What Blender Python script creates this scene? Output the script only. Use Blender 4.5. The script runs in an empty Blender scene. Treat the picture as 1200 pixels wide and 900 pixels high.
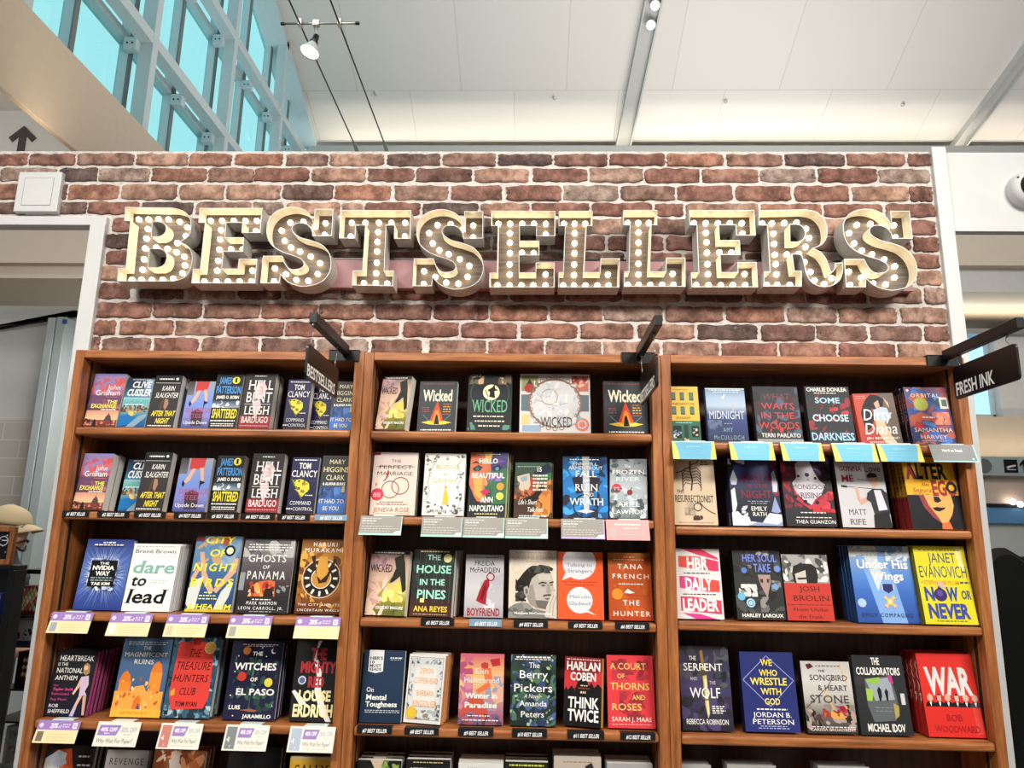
import bpy, bmesh, math, random
import numpy as np
from mathutils import Vector, Matrix
from mathutils.geometry import tessellate_polygon

# ------------------------------------------------------------------ camera, world, lights, exposure
SC = bpy.context.scene
COL = SC.collection
FPX = 865.0
CAM = np.array([1.45215, -2.22475, 1.58966])
YAW, PITCH, ROLL = -0.031225, 0.205302, 0.016473

def _axes():
    f = np.array([math.sin(YAW)*math.cos(PITCH), math.cos(YAW)*math.cos(PITCH), math.sin(PITCH)])
    r0 = np.array([math.cos(YAW), -math.sin(YAW), 0.0])
    u0 = np.cross(r0, f)
    r = r0*math.cos(ROLL)+u0*math.sin(ROLL)
    u = -r0*math.sin(ROLL)+u0*math.cos(ROLL)
    return r, u, f
RR, UU, FF = _axes()
def ray(x, y): return FF+RR*(x-600)/FPX+UU*(450-y)/FPX
def PY(x, y, Y):
    d = ray(x, y); return CAM+d*(Y-CAM[1])/d[1]
def PX(x, y, X):
    d = ray(x, y); return CAM+d*(X-CAM[0])/d[0]
def PZ(x, y, Z):
    d = ray(x, y); return CAM+d*(Z-CAM[2])/d[2]
def PPL(x, y, p0, n):
    d = ray(x, y); n = np.array(n); return CAM+d*(((np.array(p0)-CAM)@n)/(d@n))
def proj(P):
    d = np.asarray(P, float)-CAM
    return 600+FPX*(d@RR)/(d@FF), 450-FPX*(d@UU)/(d@FF)

cam = bpy.data.cameras.new('camera')
cam.sensor_fit = 'HORIZONTAL'; cam.sensor_width = 36.0; cam.lens = 36.0*FPX/1200
cam.clip_start = 0.05; cam.clip_end = 200
cam_o = bpy.data.objects.new('camera', cam); COL.objects.link(cam_o)
cam_o.matrix_world = Matrix(((RR[0], UU[0], -FF[0], CAM[0]), (RR[1], UU[1], -FF[1], CAM[1]),
                             (RR[2], UU[2], -FF[2], CAM[2]), (0, 0, 0, 1)))
SC.camera = cam_o

wd = bpy.data.worlds.new('sky'); SC.world = wd; wd.use_nodes = True
wd.node_tree.nodes['Background'].inputs[0].default_value = (0.86, 0.95, 1.0, 1)
wd.node_tree.nodes['Background'].inputs[1].default_value = 1.0

def area(name, loc, target, sx, sy, power, color=(1, 1, 1), spread=math.pi):
    l = bpy.data.lights.new(name, 'AREA'); l.shape = 'RECTANGLE'; l.size = sx; l.size_y = sy
    l.energy = power; l.color = color; l.spread = spread
    o = bpy.data.objects.new(name, l); COL.objects.link(o); o.location = loc
    o.rotation_euler = (Vector(target)-Vector(loc)).to_track_quat('-Z', 'Y').to_euler()
    return o
area('store_ceiling_light', (-0.3, -3.1, 4.0), (0.6, 0.1, 1.3), 1.6, 0.6, 60, (1, .95, .88), math.radians(120))
area('store_ceiling_light', (3.5, -2.9, 3.9), (1.8, 0.1, 1.3), 1.6, 0.6, 74, (1, .95, .88), math.radians(120))
area('store_ceiling_light', (1.4, -1.5, 4.4), (1.4, -0.1, 1.0), 3.2, 0.4, 12, (1, .93, .84), math.radians(100))
area('hall_fill_light', (4.5, 7.6, 4.8), (4.0, 8.4, 10), 10.0, 2.0, 470, (1, .96, .92))  # added fill with no visible fitting, brightens the far ceiling
area('hall_fill_light', (5.5, -1.0, 4.8), (5.0, 2.5, 13), 7.0, 2.0, 500, (1, .96, .92))  # second added fill, lifts the ceiling nearer the camera
area('cove_uplight', (6.3, 11.38, 8.93), (6.3, 10.6, 9.8), 18.5, 0.1, 250, (1, .9, .74))
area('rear_left_light', (-1.2, 3.1, 3.1), (-1.2, 4.0, 1.6), 1.8, .3, 46, (1, .97, .94))
area('rear_left_light', (-1.2, .9, 2.9), (-1.2, 3.0, 2.4), 1.6, .3, 13, (1, .95, .9))
area('rear_right_light', (5.0, 2.5, 3.6), (5.0, 6.0, 2.4), 2.0, .5, 34, (1, .94, .88))

vs = SC.view_settings
SC.display_settings.display_device = 'sRGB'
vs.view_transform = 'Standard'; vs.look = 'None'; vs.exposure = 0.0; vs.gamma = 1.0
vs.use_curve_mapping = False
random.seed(7)

# ------------------------------------------------------------------ helpers
def lin(c):
    if isinstance(c, str):
        c = [int(c[i:i+2], 16)/255 for i in (0, 2, 4)]
    return tuple((x/12.92 if x <= .04045 else ((x+.055)/1.055)**2.4) for x in c[:3])

class NT:
    def __init__(s, name):
        s.m = bpy.data.materials.new(name); s.m.use_nodes = True
        s.t = s.m.node_tree; s.b = s.t.nodes['Principled BSDF']; s.out = s.t.nodes['Material Output']
    def n(s, typ, **kw):
        x = s.t.nodes.new(typ)
        for k, v in kw.items():
            if k.startswith('i_'):
                x.inputs[int(k[2:])].default_value = v
            else: setattr(x, k, v)
        return x
    def l(s, a, b): s.t.links.new(a, b)
    def ramp(s, fac, stops):
        r = s.n('ShaderNodeValToRGB')
        e = r.color_ramp.elements
        while len(e) < len(stops): e.new(.5)
        for q, (p, c) in zip(e, stops):
            q.position = p; q.color = (*lin(c), 1)
        s.l(fac, r.inputs[0]); return r.outputs[0]
    def coords(s, scale=(1, 1, 1)):
        tc = s.n('ShaderNodeTexCoord'); mp = s.n('ShaderNodeMapping')
        mp.inputs['Scale'].default_value = scale
        s.l(tc.outputs['Object'], mp.inputs[0]); return mp.outputs[0]
    def noise(s, vec, scale, detail=4, rough=.55):
        x = s.n('ShaderNodeTexNoise'); x.inputs['Scale'].default_value = scale
        x.inputs['Detail'].default_value = detail; x.inputs['Roughness'].default_value = rough
        if vec: s.l(vec, x.inputs['Vector'])
        return x.outputs['Fac']
    def bump(s, h, strength, dist=.01):
        b = s.n('ShaderNodeBump'); b.inputs['Strength'].default_value = strength
        b.inputs['Distance'].default_value = dist
        s.l(h, b.inputs['Height']); s.l(b.outputs[0], s.b.inputs['Normal'])

def plain(name, c, rough=.6, metal=0, var=.06, nscale=12, emit=None, estr=0, coat=0):
    k = NT(name); b = k.b
    r, g, bl = [x for x in lin(c)]
    f = k.noise(k.coords(), nscale)
    mx = k.n('ShaderNodeMix', data_type='RGBA')
    mx.inputs[6].default_value = (r*(1-var), g*(1-var), bl*(1-var), 1)
    mx.inputs[7].default_value = (min(1, r*(1+var)), min(1, g*(1+var)), min(1, bl*(1+var)), 1)
    k.l(f, mx.inputs[0]); k.l(mx.outputs[2], b.inputs['Base Color'])
    b.inputs['Roughness'].default_value = rough; b.inputs['Metallic'].default_value = metal
    if coat: b.inputs['Coat Weight'].default_value = coat
    if emit:
        b.inputs['Emission Color'].default_value = (*lin(emit), 1); b.inputs['Emission Strength'].default_value = estr
    return k.m

def wood(name, scale, dark, mid, light):
    k = NT(name); v = k.coords(scale)
    f = k.noise(v, 9, 6, .6); f2 = k.noise(v, 34, 3, .6)
    ad = k.n('ShaderNodeMath', operation='MULTIPLY_ADD'); k.l(f2, ad.inputs[0]); ad.inputs[1].default_value = .35
    k.l(f, ad.inputs[2])
    c = k.ramp(ad.outputs[0], [(.45, dark), (.68, mid), (.9, light)])
    k.l(c, k.b.inputs['Base Color']); k.b.inputs['Roughness'].default_value = .38
    k.bump(ad.outputs[0], .08, .002)
    return k.m

M = {}
M['wood_v'] = wood('cherry_wood_upright', (6, 6, .5), '6f3f20', '9a5c30', 'b97b47')
M['wood_h'] = wood('cherry_wood_shelf', (.5, 6, 6), '6f3f20', '9a5c30', 'b97b47')
M['white_paint'] = plain('white_paint', 'cfcfce', .5)
M['panel_white'] = plain('grey_white_panel', 'c9cac9', .5)
M['ceil'] = None
M['black'] = plain('black_metal', '0b0b0c', .35, .2)
M['black_soft'] = plain('black_leather', '101012', .55)
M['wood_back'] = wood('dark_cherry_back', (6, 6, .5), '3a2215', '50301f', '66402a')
M['gasket'] = plain('grey_gasket', '6a7274', .6)
M['light_steel'] = plain('light_grey_channel', 'a9aaa7', .5)
M['slot'] = plain('dark_slot', '0d0705', .8)
M['steel'] = plain('brushed_steel', '8d8f90', .35, .8)
M['white_metal'] = plain('white_powder_coat', 'b6c5ca', .45)
M['tan'] = plain('tan_cotton', 'cdb894', .9)
M['skin'] = plain('skin', 'c99a80', .55)
M['hair'] = plain('dark_hair', '2a1d17', .8)
M['shirt'] = plain('grey_shirt', '3c4148', .9)
M['beige'] = plain('beige_plaster', 'bdb0a0', .8)
M['grey_wall'] = plain('grey_plaster', 'b9b9b6', .75)
M['grey_wall_dark'] = plain('mid_grey_plaster', '8e8e8a', .75)
M['pink'] = plain('pink_painted_board', 'a87c7e', .6)
M['bracket'] = plain('galvanised_steel', 'b8c4c6', .4, .5)
M['blue'] = plain('blue_band', '5b8fbf', .5)
M['plastic_clear'] = plain('clear_label_holder', 'd8e6e2', .2)

def print_mat(name, rough):
    k = NT(name)
    a = k.n('ShaderNodeAttribute', attribute_name='Col')
    k.l(a.outputs['Color'], k.b.inputs['Base Color'])
    k.b.inputs['Roughness'].default_value = rough; k.b.inputs['Specular IOR Level'].default_value = .16
    return k.m
M['print'] = print_mat('printed_cover', .46)
M['card'] = print_mat('printed_card', .55)

k = NT('page_edges'); v = k.coords((1, 900, 1))
k.l(k.ramp(k.noise(v, 1.0, 2, .5), [(.3, 'cfcac0'), (.55, 'e6e2da'), (.8, 'f4f2ec')]), k.b.inputs['Base Color'])
k.b.inputs['Roughness'].default_value = .8; M['pages'] = k.m

k = NT('reclaimed_brick'); v = k.coords()
geo = k.n('ShaderNodeNewGeometry')
base = k.ramp(geo.outputs['Random Per Island'], [(0, '665652'), (.14, '8a675b'), (.3, 'a37466'), (.46, '8e6458'), (.6, 'b4826c'), (.72, '98786c'), (.86, 'bf9883'), (1, 'aa988e')])
n1 = k.noise(v, 22, 7, .7); n2 = k.noise(v, 42, 6, .7)
mx = k.n('ShaderNodeMix', data_type='RGBA', blend_type='MULTIPLY'); mx.inputs[0].default_value = .9
k.l(base, mx.inputs[6]); k.l(k.ramp(n1, [(.30, '5a5150'), (.46, 'b8aea8'), (.62, 'ffffff')]), mx.inputs[7])
mx2 = k.n('ShaderNodeMix', data_type='RGBA')
k.l(k.ramp(n2, [(.58, '000000'), (.72, '8c8c8c')]), mx2.inputs[0]); k.l(mx.outputs[2], mx2.inputs[6])
mx2.inputs[7].default_value = (*lin('d9cfc6'), 1)
k.l(mx2.outputs[2], k.b.inputs['Base Color']); k.b.inputs['Roughness'].default_value = .9
k.bump(n2, .6, .004); M['brick'] = k.m
k = NT('white_mortar'); v = k.coords(); n1 = k.noise(v, 45, 6, .65)
k.l(k.ramp(n1, [(.3, 'b5aca5'), (.55, 'd6d0ca')]), k.b.inputs['Base Color']); k.b.inputs['Roughness'].default_value = .95
k.bump(n1, .8, .006); M['mortar'] = k.m

k = NT('ceiling_panels'); v = k.coords((1, 1, 1))
br = k.n('ShaderNodeTexBrick'); br.offset = .5
br.inputs['Color1'].default_value = (*lin('c6c3bf'), 1); br.inputs['Color2'].default_value = (*lin('cac7c3'), 1)
br.inputs['Mortar'].default_value = (*lin('b3b0ac'), 1); br.inputs['Scale'].default_value = .5
br.inputs['Mortar Size'].default_value = .004; br.inputs['Brick Width'].default_value = 1.0; br.inputs['Row Height'].default_value = 1.3
k.l(v, br.inputs['Vector']); k.l(br.outputs[0], k.b.inputs['Base Color']); k.b.inputs['Roughness'].default_value = .8
M['ceil'] = k.m

k = NT('clerestory_glass')
tr = k.n('ShaderNodeBsdfTransparent'); tr.inputs[0].default_value = (.68, .97, .97, 1)
gl = k.n('ShaderNodeBsdfGlossy'); gl.inputs[0].default_value = (.6, .9, .9, 1); gl.inputs[1].default_value = .05
ms = k.n('ShaderNodeMixShader'); ms.inputs[0].default_value = .06
k.l(tr.outputs[0], ms.inputs[1]); k.l(gl.outputs[0], ms.inputs[2]); k.l(ms.outputs[0], k.out.inputs[0]); M['glass'] = k.m

k = NT('weathered_sign_wood'); v = k.coords((1.5, 1, 26))
k.l(k.ramp(k.noise(v, 6, 5, .6), [(.3, '332d2b'), (.5, '4f4744'), (.72, '665d58')]), k.b.inputs['Base Color'])
k.b.inputs['Roughness'].default_value = .6; M['signface'] = k.m
k = NT('sign_metal'); v = k.coords((20, 20, 1))
k.l(k.ramp(k.noise(v, 3, 3, .5), [(.3, 'bdb9b2'), (.7, 'd4d0c8')]), k.b.inputs['Base Color'])
k.b.inputs['Roughness'].default_value = .42; k.b.inputs['Metallic'].default_value = .1; M['signmetal'] = k.m

def emit_mat(name, c, s):
    k = NT(name); k.b.inputs['Base Color'].default_value = (*lin(c), 1)
    k.b.inputs['Emission Color'].default_value = (*lin(c), 1); k.b.inputs['Emission Strength'].default_value = s
    return k.m
M['bulb'] = emit_mat('warm_bulb', 'ffe4b4', 12)
M['lamp'] = emit_mat('halogen_lamp', 'fff0dc', 10)
k = NT('tile_wall'); v = k.coords((1, 1, 1))
br = k.n('ShaderNodeTexBrick'); br.offset = .5
br.inputs['Color1'].default_value = (*lin('aaa49c'), 1); br.inputs['Color2'].default_value = (*lin('aea8a0'), 1)
br.inputs['Mortar'].default_value = (*lin('c4c0ba'), 1); br.inputs['Scale'].default_value = 1.6; br.inputs['Mortar Size'].default_value = .006
sw = k.n('ShaderNodeSeparateXYZ'); cb = k.n('ShaderNodeCombineXYZ'); k.l(v, sw.inputs[0]); k.l(sw.outputs[0], cb.inputs[0]); k.l(sw.outputs[2], cb.inputs[1])
k.l(cb.outputs[0], br.inputs['Vector']); k.l(br.outputs[0], k.b.inputs['Base Color']); k.b.inputs['Roughness'].default_value = .25
M['tile'] = k.m

class MB:
    """collects geometry for one mesh object"""
    def __init__(s): s.v = []; s.f = []; s.mi = []; s.c = []; s.mats = []; s.sm = []
    def mat(s, m):
        if m not in s.mats: s.mats.append(m)
        return s.mats.index(m)
    def add(s, vs, fs, m=None, col=(.5, .5, .5), smooth=False):
        o = len(s.v); s.v += [tuple(map(float, p)) for p in vs]
        mi = s.mat(m) if m else 0
        for f in fs: s.f.append([o+i for i in f]); s.mi.append(mi); s.sm.append(smooth)
        if col and isinstance(col[0], (tuple, list)): s.c += [tuple(q) for q in col]
        else: s.c += [tuple(col)]*len(vs)
        return s
    def box(s, a, b, m=None, col=(.5, .5, .5)):
        x0, y0, z0 = a; x1, y1, z1 = b
        vs = [(x0, y0, z0), (x1, y0, z0), (x1, y1, z0), (x0, y1, z0), (x0, y0, z1), (x1, y0, z1), (x1, y1, z1), (x0, y1, z1)]
        return s.add(vs, [(0, 3, 2, 1), (4, 5, 6, 7), (0, 1, 5, 4), (1, 2, 6, 5), (2, 3, 7, 6), (3, 0, 4, 7)], m, col)
    def prism(s, pts, ax, lo, hi, m=None, col=(.5, .5, .5), smooth=False):
        """polygon pts in the two other axes, extruded along axis ax"""
        n = len(pts)
        def mk(p, h):
            q = [p[0], p[1]]; q.insert(ax, h); return q
        vs = [mk(p, lo) for p in pts]+[mk(p, hi) for p in pts]
        tri = tessellate_polygon([[Vector((p[0], p[1], 0)) for p in pts]])
        fs = [tuple(t) for t in tri]+[tuple(n+i for i in reversed(t)) for t in tri]
        fs += [(i, (i+1) % n, n+(i+1) % n, n+i) for i in range(n)]
        return s.add(vs, fs, m, col, smooth)
    def tube(s, path, r, m=None, seg=10, col=(.5, .5, .5)):
        path = [Vector(p) for p in path]; vs = []; fs = []
        rr = r if isinstance(r, (list, tuple)) else [r]*len(path)
        for i, p in enumerate(path):
            d = (path[min(i+1, len(path)-1)]-path[max(i-1, 0)]).normalized()
            a = d.orthogonal().normalized() if i == 0 else (pa-d*pa.dot(d)).normalized()
            pa = a; b = d.cross(a)
            vs += [p+(a*math.cos(2*math.pi*j/seg)+b*math.sin(2*math.pi*j/seg))*rr[i] for j in range(seg)]
        for i in range(len(path)-1):
            for j in range(seg):
                fs.append((i*seg+j, i*seg+(j+1) % seg, (i+1)*seg+(j+1) % seg, (i+1)*seg+j))
        fs.append(tuple(reversed(range(seg)))); fs.append(tuple((len(path)-1)*seg+j for j in range(seg)))
        return s.add(vs, fs, m, col, True)
    def lathe(s, prof, m=None, seg=24, T=None, col=(.5, .5, .5)):
        vs = []; fs = []; T = T or Matrix()
        for r, z in prof:
            vs += [T @ Vector((r*math.cos(2*math.pi*j/seg), r*math.sin(2*math.pi*j/seg), z)) for j in range(seg)]
        for i in range(len(prof)-1):
            for j in range(seg):
                fs.append((i*seg+j, i*seg+(j+1) % seg, (i+1)*seg+(j+1) % seg, (i+1)*seg+j))
        return s.add(vs, fs, m, col, True)
    def mesh(s, name):
        me = bpy.data.meshes.new(name); me.from_pydata(s.v, [], s.f)
        for m in s.mats: me.materials.append(m)
        me.polygons.foreach_set('material_index', s.mi); me.polygons.foreach_set('use_smooth', s.sm)
        at = me.color_attributes.new('Col', 'FLOAT_COLOR', 'POINT')
        at.data.foreach_set('color', [x for c in s.c for x in (*c[:3], 1.0)])
        me.update(); return me
    def build(s, name, parent=None, m=None, bevel=0, bseg=2, auto=False):
        if m: s.mat(m)
        o = bpy.data.objects.new(name, s.mesh(name)); COL.objects.link(o)
        if parent: o.parent = parent
        if bevel:
            b = o.modifiers.new('bevel', 'BEVEL'); b.width = bevel; b.segments = bseg; b.limit_method = 'ANGLE'
        return o

def tag(o, label, cat, group=None, kind=None):
    if label: o['label'] = label
    if cat: o['category'] = cat
    if group: o['group'] = group
    if kind: o['kind'] = kind
    return o
def struct(o, label=None):
    o['kind'] = 'structure'
    if label: o['label'] = label
    return o
def thing(name, label, cat, loc=(0, 0, 0), rot=(0, 0, 0), group=None):
    o = bpy.data.objects.new(name, None); COL.objects.link(o); o.empty_display_size = .05
    o.location = loc; o.rotation_euler = rot
    return tag(o, label, cat, group)
def copy_tree(o, parent=None):
    c = o.copy(); COL.objects.link(c)
    if parent: c.parent = parent
    for ch in list(o.children): copy_tree(ch, c)
    return c

_tc = {}
def text_mesh(s, style=''):
    """(verts, tris, width) of a line of lettering, cap height 1"""
    key = (s, style)
    if key in _tc: return _tc[key]
    cu = bpy.data.curves.new('t', 'FONT'); cu.body = s; cu.size = 1; cu.resolution_u = 2
    if 'b' in style: cu.offset = .022
    if 'B' in style: cu.offset = .04
    if 'w' in style: cu.space_character = 1.3
    ob = bpy.data.objects.new('t', cu); me = ob.to_mesh()
    vs = [(v.co.x, v.co.y) for v in me.vertices]; fs = [tuple(p.vertices) for p in me.polygons]
    ob.to_mesh_clear(); bpy.data.objects.remove(ob); bpy.data.curves.remove(cu)
    if not vs: return ([], [], 1)
    if 's' in style:                                    # slab feet on stems
        cnt = {}; cap = max(v[1] for v in vs)
        for f in fs:
            for i in range(len(f)):
                e = tuple(sorted((f[i], f[(i+1) % len(f)]))); cnt[e] = cnt.get(e, 0)+1
        add = []
        for (a, b), c in cnt.items():
            if c == 1 and abs(vs[a][1]-vs[b][1]) < .004:
                y = vs[a][1]; L = abs(vs[a][0]-vs[b][0])
                if .05 < L < .2 and (abs(y) < .04 or y > cap-.04):
                    x0 = min(vs[a][0], vs[b][0])-.05; x1 = max(vs[a][0], vs[b][0])+.05
                    h = .035 if y < .1 else -.035
                    add.append((x0, x1, y, y+h))
        for x0, x1, y0, y1 in add:
            o = len(vs); vs += [(x0, y0), (x1, y0), (x1, y1), (x0, y1)]; fs.append((o, o+1, o+2, o+3))
    top = max(v[1] for v in vs); x0 = min(v[0] for v in vs); x1 = max(v[0] for v in vs)
    vs = [((x-x0)/(x1-x0), y/top) for x, y in vs]
    _tc[key] = (vs, fs, (x1-x0)/top); return _tc[key]

# ------------------------------------------------------------------ printed artwork (u right, v down, both 0..1)
def G(*cs): return ('g', cs)
def R(u0, v0, u1, v1, c, c2=None): return ('r', u0, v0, u1, v1, c, c2)
def T(s, u0, u1, v0, v1, c, st=''): return ('t', s, u0, u1, v0, v1, c, st)
def MM(u0, u1, v, c, h=.011): return ('m', u0, u1, v, c, h)
def C(u, v, r, c): return ('c', u, v, r, c)
def O(u, v, r, w, c): return ('o', u, v, r, w, c)
def P(pts, c): return ('p', pts, c)
def S(u0, v0, u1, v1, n, size, cs, seed=1): return ('s', u0, v0, u1, v1, n, size, cs, seed)
def L(pts, w, c): return ('l', pts, w, c)
def starburst(u, v, n, r0, r1, c, seed=3):
    rd = random.Random(seed); out = []
    for i in range(n):
        a = 2*math.pi*(i+rd.random())/n; b = r0*(.9+.2*rd.random()); e = b+(r1-b)*rd.random()
        w = .018
        out.append(P([(u+b*math.cos(a-w), v+b*math.sin(a-w)*.67), (u+b*math.cos(a+w), v+b*math.sin(a+w)*.67), (u+e*math.cos(a), v+e*math.sin(a)*.67)], c))
    return out

def draw(mb, art, w, h, m, y0=0.0, step=.00005, T4=None):
    """lays the printed shapes on the face x in [-w/2,w/2], z in [0,h], towards -y"""
    y = y0
    def put(pts, fs, cols):
        vs = [(-w/2+u*w, y, h*(1-v)) for u, v in pts]
        if T4: vs = [T4 @ Vector(p) for p in vs]
        mb.add(vs, fs, m, cols)
    def clip(pts): return [(min(1, max(0, a)), min(1, max(0, b))) for a, b in pts]
    asp = w/h
    for e in art:
        y -= step; k = e[0]
        if k == 'g':
            cs = [lin(c) for c in e[1]]; n = len(cs)
            if n == 1: cs = cs*2; n = 2
            pts = []; cols = []
            for i, c in enumerate(cs): pts += [(0, i/(n-1)), (1, i/(n-1))]; cols += [c, c]
            put(pts, [(2*i, 2*i+1, 2*i+3, 2*i+2) for i in range(n-1)], cols)
        elif k == 'r':
            _, u0, v0, u1, v1, c, c2 = e; a = lin(c); b = lin(c2) if c2 else a
            put([(u0, v0), (u1, v0), (u1, v1), (u0, v1)], [(0, 1, 2, 3)], [a, a, b, b])
        elif k == 't':
            _, s, u0, u1, v0, v1, c, st = e
            vs, fs, wd = text_mesh(s, st)
            sh = .16*(v1-v0)/asp if 'i' in st else 0
            put(clip([(u0+(u1-u0)*a+sh*b, v1-(v1-v0)*b) for a, b in vs]), fs, lin(c))
        elif k == 'm':
            _, u0, u1, v, c, hh = e; rd = random.Random(int(u0*977+v*1000)); x = u0; pts = []; fs = []
            while x < u1:
                q = min(u1, x+rd.uniform(.03, .09)); o = len(pts)
                pts += [(x, v), (q, v), (q, v+hh), (x, v+hh)]; fs.append((o, o+1, o+2, o+3)); x = q+.02
            put(pts, fs, lin(c))
        elif k == 'c':
            _, u, v, r, c = e
            put(clip([(u+r*math.cos(i*math.pi/10), v+r*math.sin(i*math.pi/10)*asp) for i in range(20)]), [tuple(range(20))], lin(c))
        elif k == 'o':
            _, u, v, r, wd, c = e
            pts = [(u+q*math.cos(i*math.pi/14), v+q*math.sin(i*math.pi/14)*asp) for q in (r-wd, r) for i in range(28)]
            put(pts, [(i, (i+1) % 28, 28+(i+1) % 28, 28+i) for i in range(28)], lin(c))
        elif k == 'p':
            pts = clip(e[1]); tri = tessellate_polygon([[Vector((a, b, 0)) for a, b in pts]])
            put(pts, [tuple(t) for t in tri], lin(e[2]))
        elif k == 's':
            _, u0, v0, u1, v1, n, size, cs, seed = e; rd = random.Random(seed)
            pts = []; fs = []; cols = []
            for i in range(n):
                u = rd.uniform(u0, u1); v = rd.uniform(v0, v1); a = rd.uniform(0, 6.28); ra = size*rd.uniform(.5, 1.3); rb = ra*rd.uniform(.25, .7)
                c = lin(rd.choice(cs)); o = len(pts); N = 7
                for q in range(N):
                    t = 2*math.pi*q/N; px = ra*math.cos(t)*rd.uniform(.8, 1.1); py = rb*math.sin(t)
                    pts.append((min(u1, max(u0, u+px*math.cos(a)-py*math.sin(a))), min(v1, max(v0, v+(px*math.sin(a)+py*math.cos(a))*asp))))
                fs.append(tuple(range(o, o+N))); cols += [c]*N
            # spread the scatter over a thin stack so shapes never share a plane
            vs = [(-w/2+u*w, y-.00025*(i//7)/max(1, n), h*(1-v)) for i, (u, v) in enumerate(pts)]
            if T4: vs = [T4 @ Vector(p) for p in vs]
            mb.add(vs, fs, m, cols); y -= .00025
        elif k == 'l':
            _, pl, wd, c = e; pts = []; fs = []
            for (a, b), (p, q) in zip(pl, pl[1:]):
                dx, dy = p-a, (q-b)/asp; n = math.hypot(dx, dy) or 1; nx, ny = -dy/n*wd/2, dx/n*wd/2*asp
                o = len(pts); pts += [(a+nx, b+ny), (p+nx, q+ny), (p-nx, q-ny), (a-nx, b-ny)]; fs.append((o, o+1, o+2, o+3))
            put(clip(pts), fs, lin(c))
    return y
W_ = 'f2efe8'; K_ = '141416'; Y_ = 'f2d93a'
ART = {}
ART['exchange'] = [G('8583b6', '9a6f9a', 'c9605c', '6a4564', '5b405e', 'cf8f74', 'e6b890', '7a3a30'),
  S(0, .08, 1, .4, 26, .2, ['d86a62', 'c4575c', 'b65a70', '8f7fb0'], 2), S(0, .45, 1, .7, 16, .16, ['4f3a58', '6b4766', '8c4c5c'], 5),
  R(0, .88, 1, 1, '8a4438', '5a2622'), S(0, .88, 1, .98, 30, .06, ['b26a58', '6b2f2a', 'c98a70'], 3), P([(.6, .9), (.64, .82), (.7, .78), (.72, .74), (.74, .78), (.8, .82), (.84, .9)], '54403f'),
  P([(.26, 1), (.28, .9), (.32, .86), (.37, .9), (.4, 1)], '1a1318'), S(0, .86, .2, .97, 8, .06, ['2a1a20'], 8),
  T('John', .5, .88, .22, .31, W_), T('Grisham', .17, .92, .32, .42, W_), L([(.5, .45), (.9, .45)], .012, 'e08080'),
  T('THE', .58, .9, .51, .57, 'f0e060', 'b'), T('EXCHANGE', .12, .9, .58, .66, 'f0e060', 'b'), MM(.45, .9, .68, W_, .018)]
ART['cussler'] = [G('16283f', '1d3a58', '3f7896', '7fb0b8', '2a6a98', '0f4a86'), R(.72, .03, 1, .3, '7fa0bf', '5b86ad'), MM(.2, .9, .03, W_),
  T('CLIVE', .22, .92, .07, .2, W_, 'bi'), T('CUSSLER', .08, .98, .23, .37, W_, 'bi'), R(0, .4, 1, .52, '8fb5c0', '6da7a8'), T('CORSICAN', .05, .95, .44, .51, '4fa79c', 'b'), MM(.1, .8, .54, W_, .016),
  S(0, .56, 1, .7, 40, .09, ['8c5a34', 'b98a48', '5a3a28', '3a4a48'], 4), S(.3, .6, .6, .78, 12, .07, ['d8b24a', 'e0c060'], 6),
  P([(.0, .8), (.3, .74), (.6, .84), (.4, .95), (0, 1)], '1668a8'), P([(.3, 1), (.7, .78), (1, .72), (1, .8), (.6, 1)], '7e98ab')]
ART['slaughter'] = [G('2a2a2c', '333032', '2b2b2d'), R(0, 0, 1, .14, '19191b'), MM(.15, .7, .06, W_, .025), C(.82, .07, .05, W_), L([(.05, .15), (.95, .15)], .012, W_),
  T('KARIN', .32, .78, .21, .3, W_, 'i'), T('SLAUGHTER', .12, .96, .34, .44, W_, 'i'), P([(.34, .48), (.5, .44), (.72, .48), (.8, .72), (.3, .72)], '3d2e28'),
  P([(.5, .46), (.62, .47), (.66, .56), (.58, .68), (.5, .62)], '9c7b66'), P([(.48, .44), (.44, .56), (.4, .72), (.34, .72), (.4, .5)], '54402f'),
  T('AFTER THAT', .1, .96, .69, .79, Y_, 'bi'), T('NIGHT', .3, .78, .83, .93, Y_, 'bi'), MM(.06, .92, .965, W_, .018)]
ART['steel'] = [G('9aa0a8', '7f93c0', '6f8ad0', '7f80c0', '3f4b86'), R(0, 0, .25, .3, '3a3434', '6a6870'), P([(.3, 0), (.78, 0), (.74, .2), (.3, .22)], 'c33a3a'),
  P([(.4, .2), (.5, .2), (.38, .42), (.22, .5), (.2, .46)], 'd8a890'), P([(.62, .18), (.74, .18), (.8, .42), (.72, .44)], 'd8a890'), P([(.16, .42), (.24, .48), (.2, .56), (.14, .5)], K_), P([(.68, .42), (.86, .46), (.74, .5), (.7, .6)], K_),
  P([(.3, .66), (.5, .6), (.72, .66), (.74, .96), (.34, .96)], '3c2c3c'), T('DANIELLE', .1, .98, .58, .67, 'b04c66', 's'), T('STEEL', .22, .8, .7, .79, 'b04c66', 's'), T('Upside Down', .06, .94, .85, .92, W_, 's')]
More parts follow.
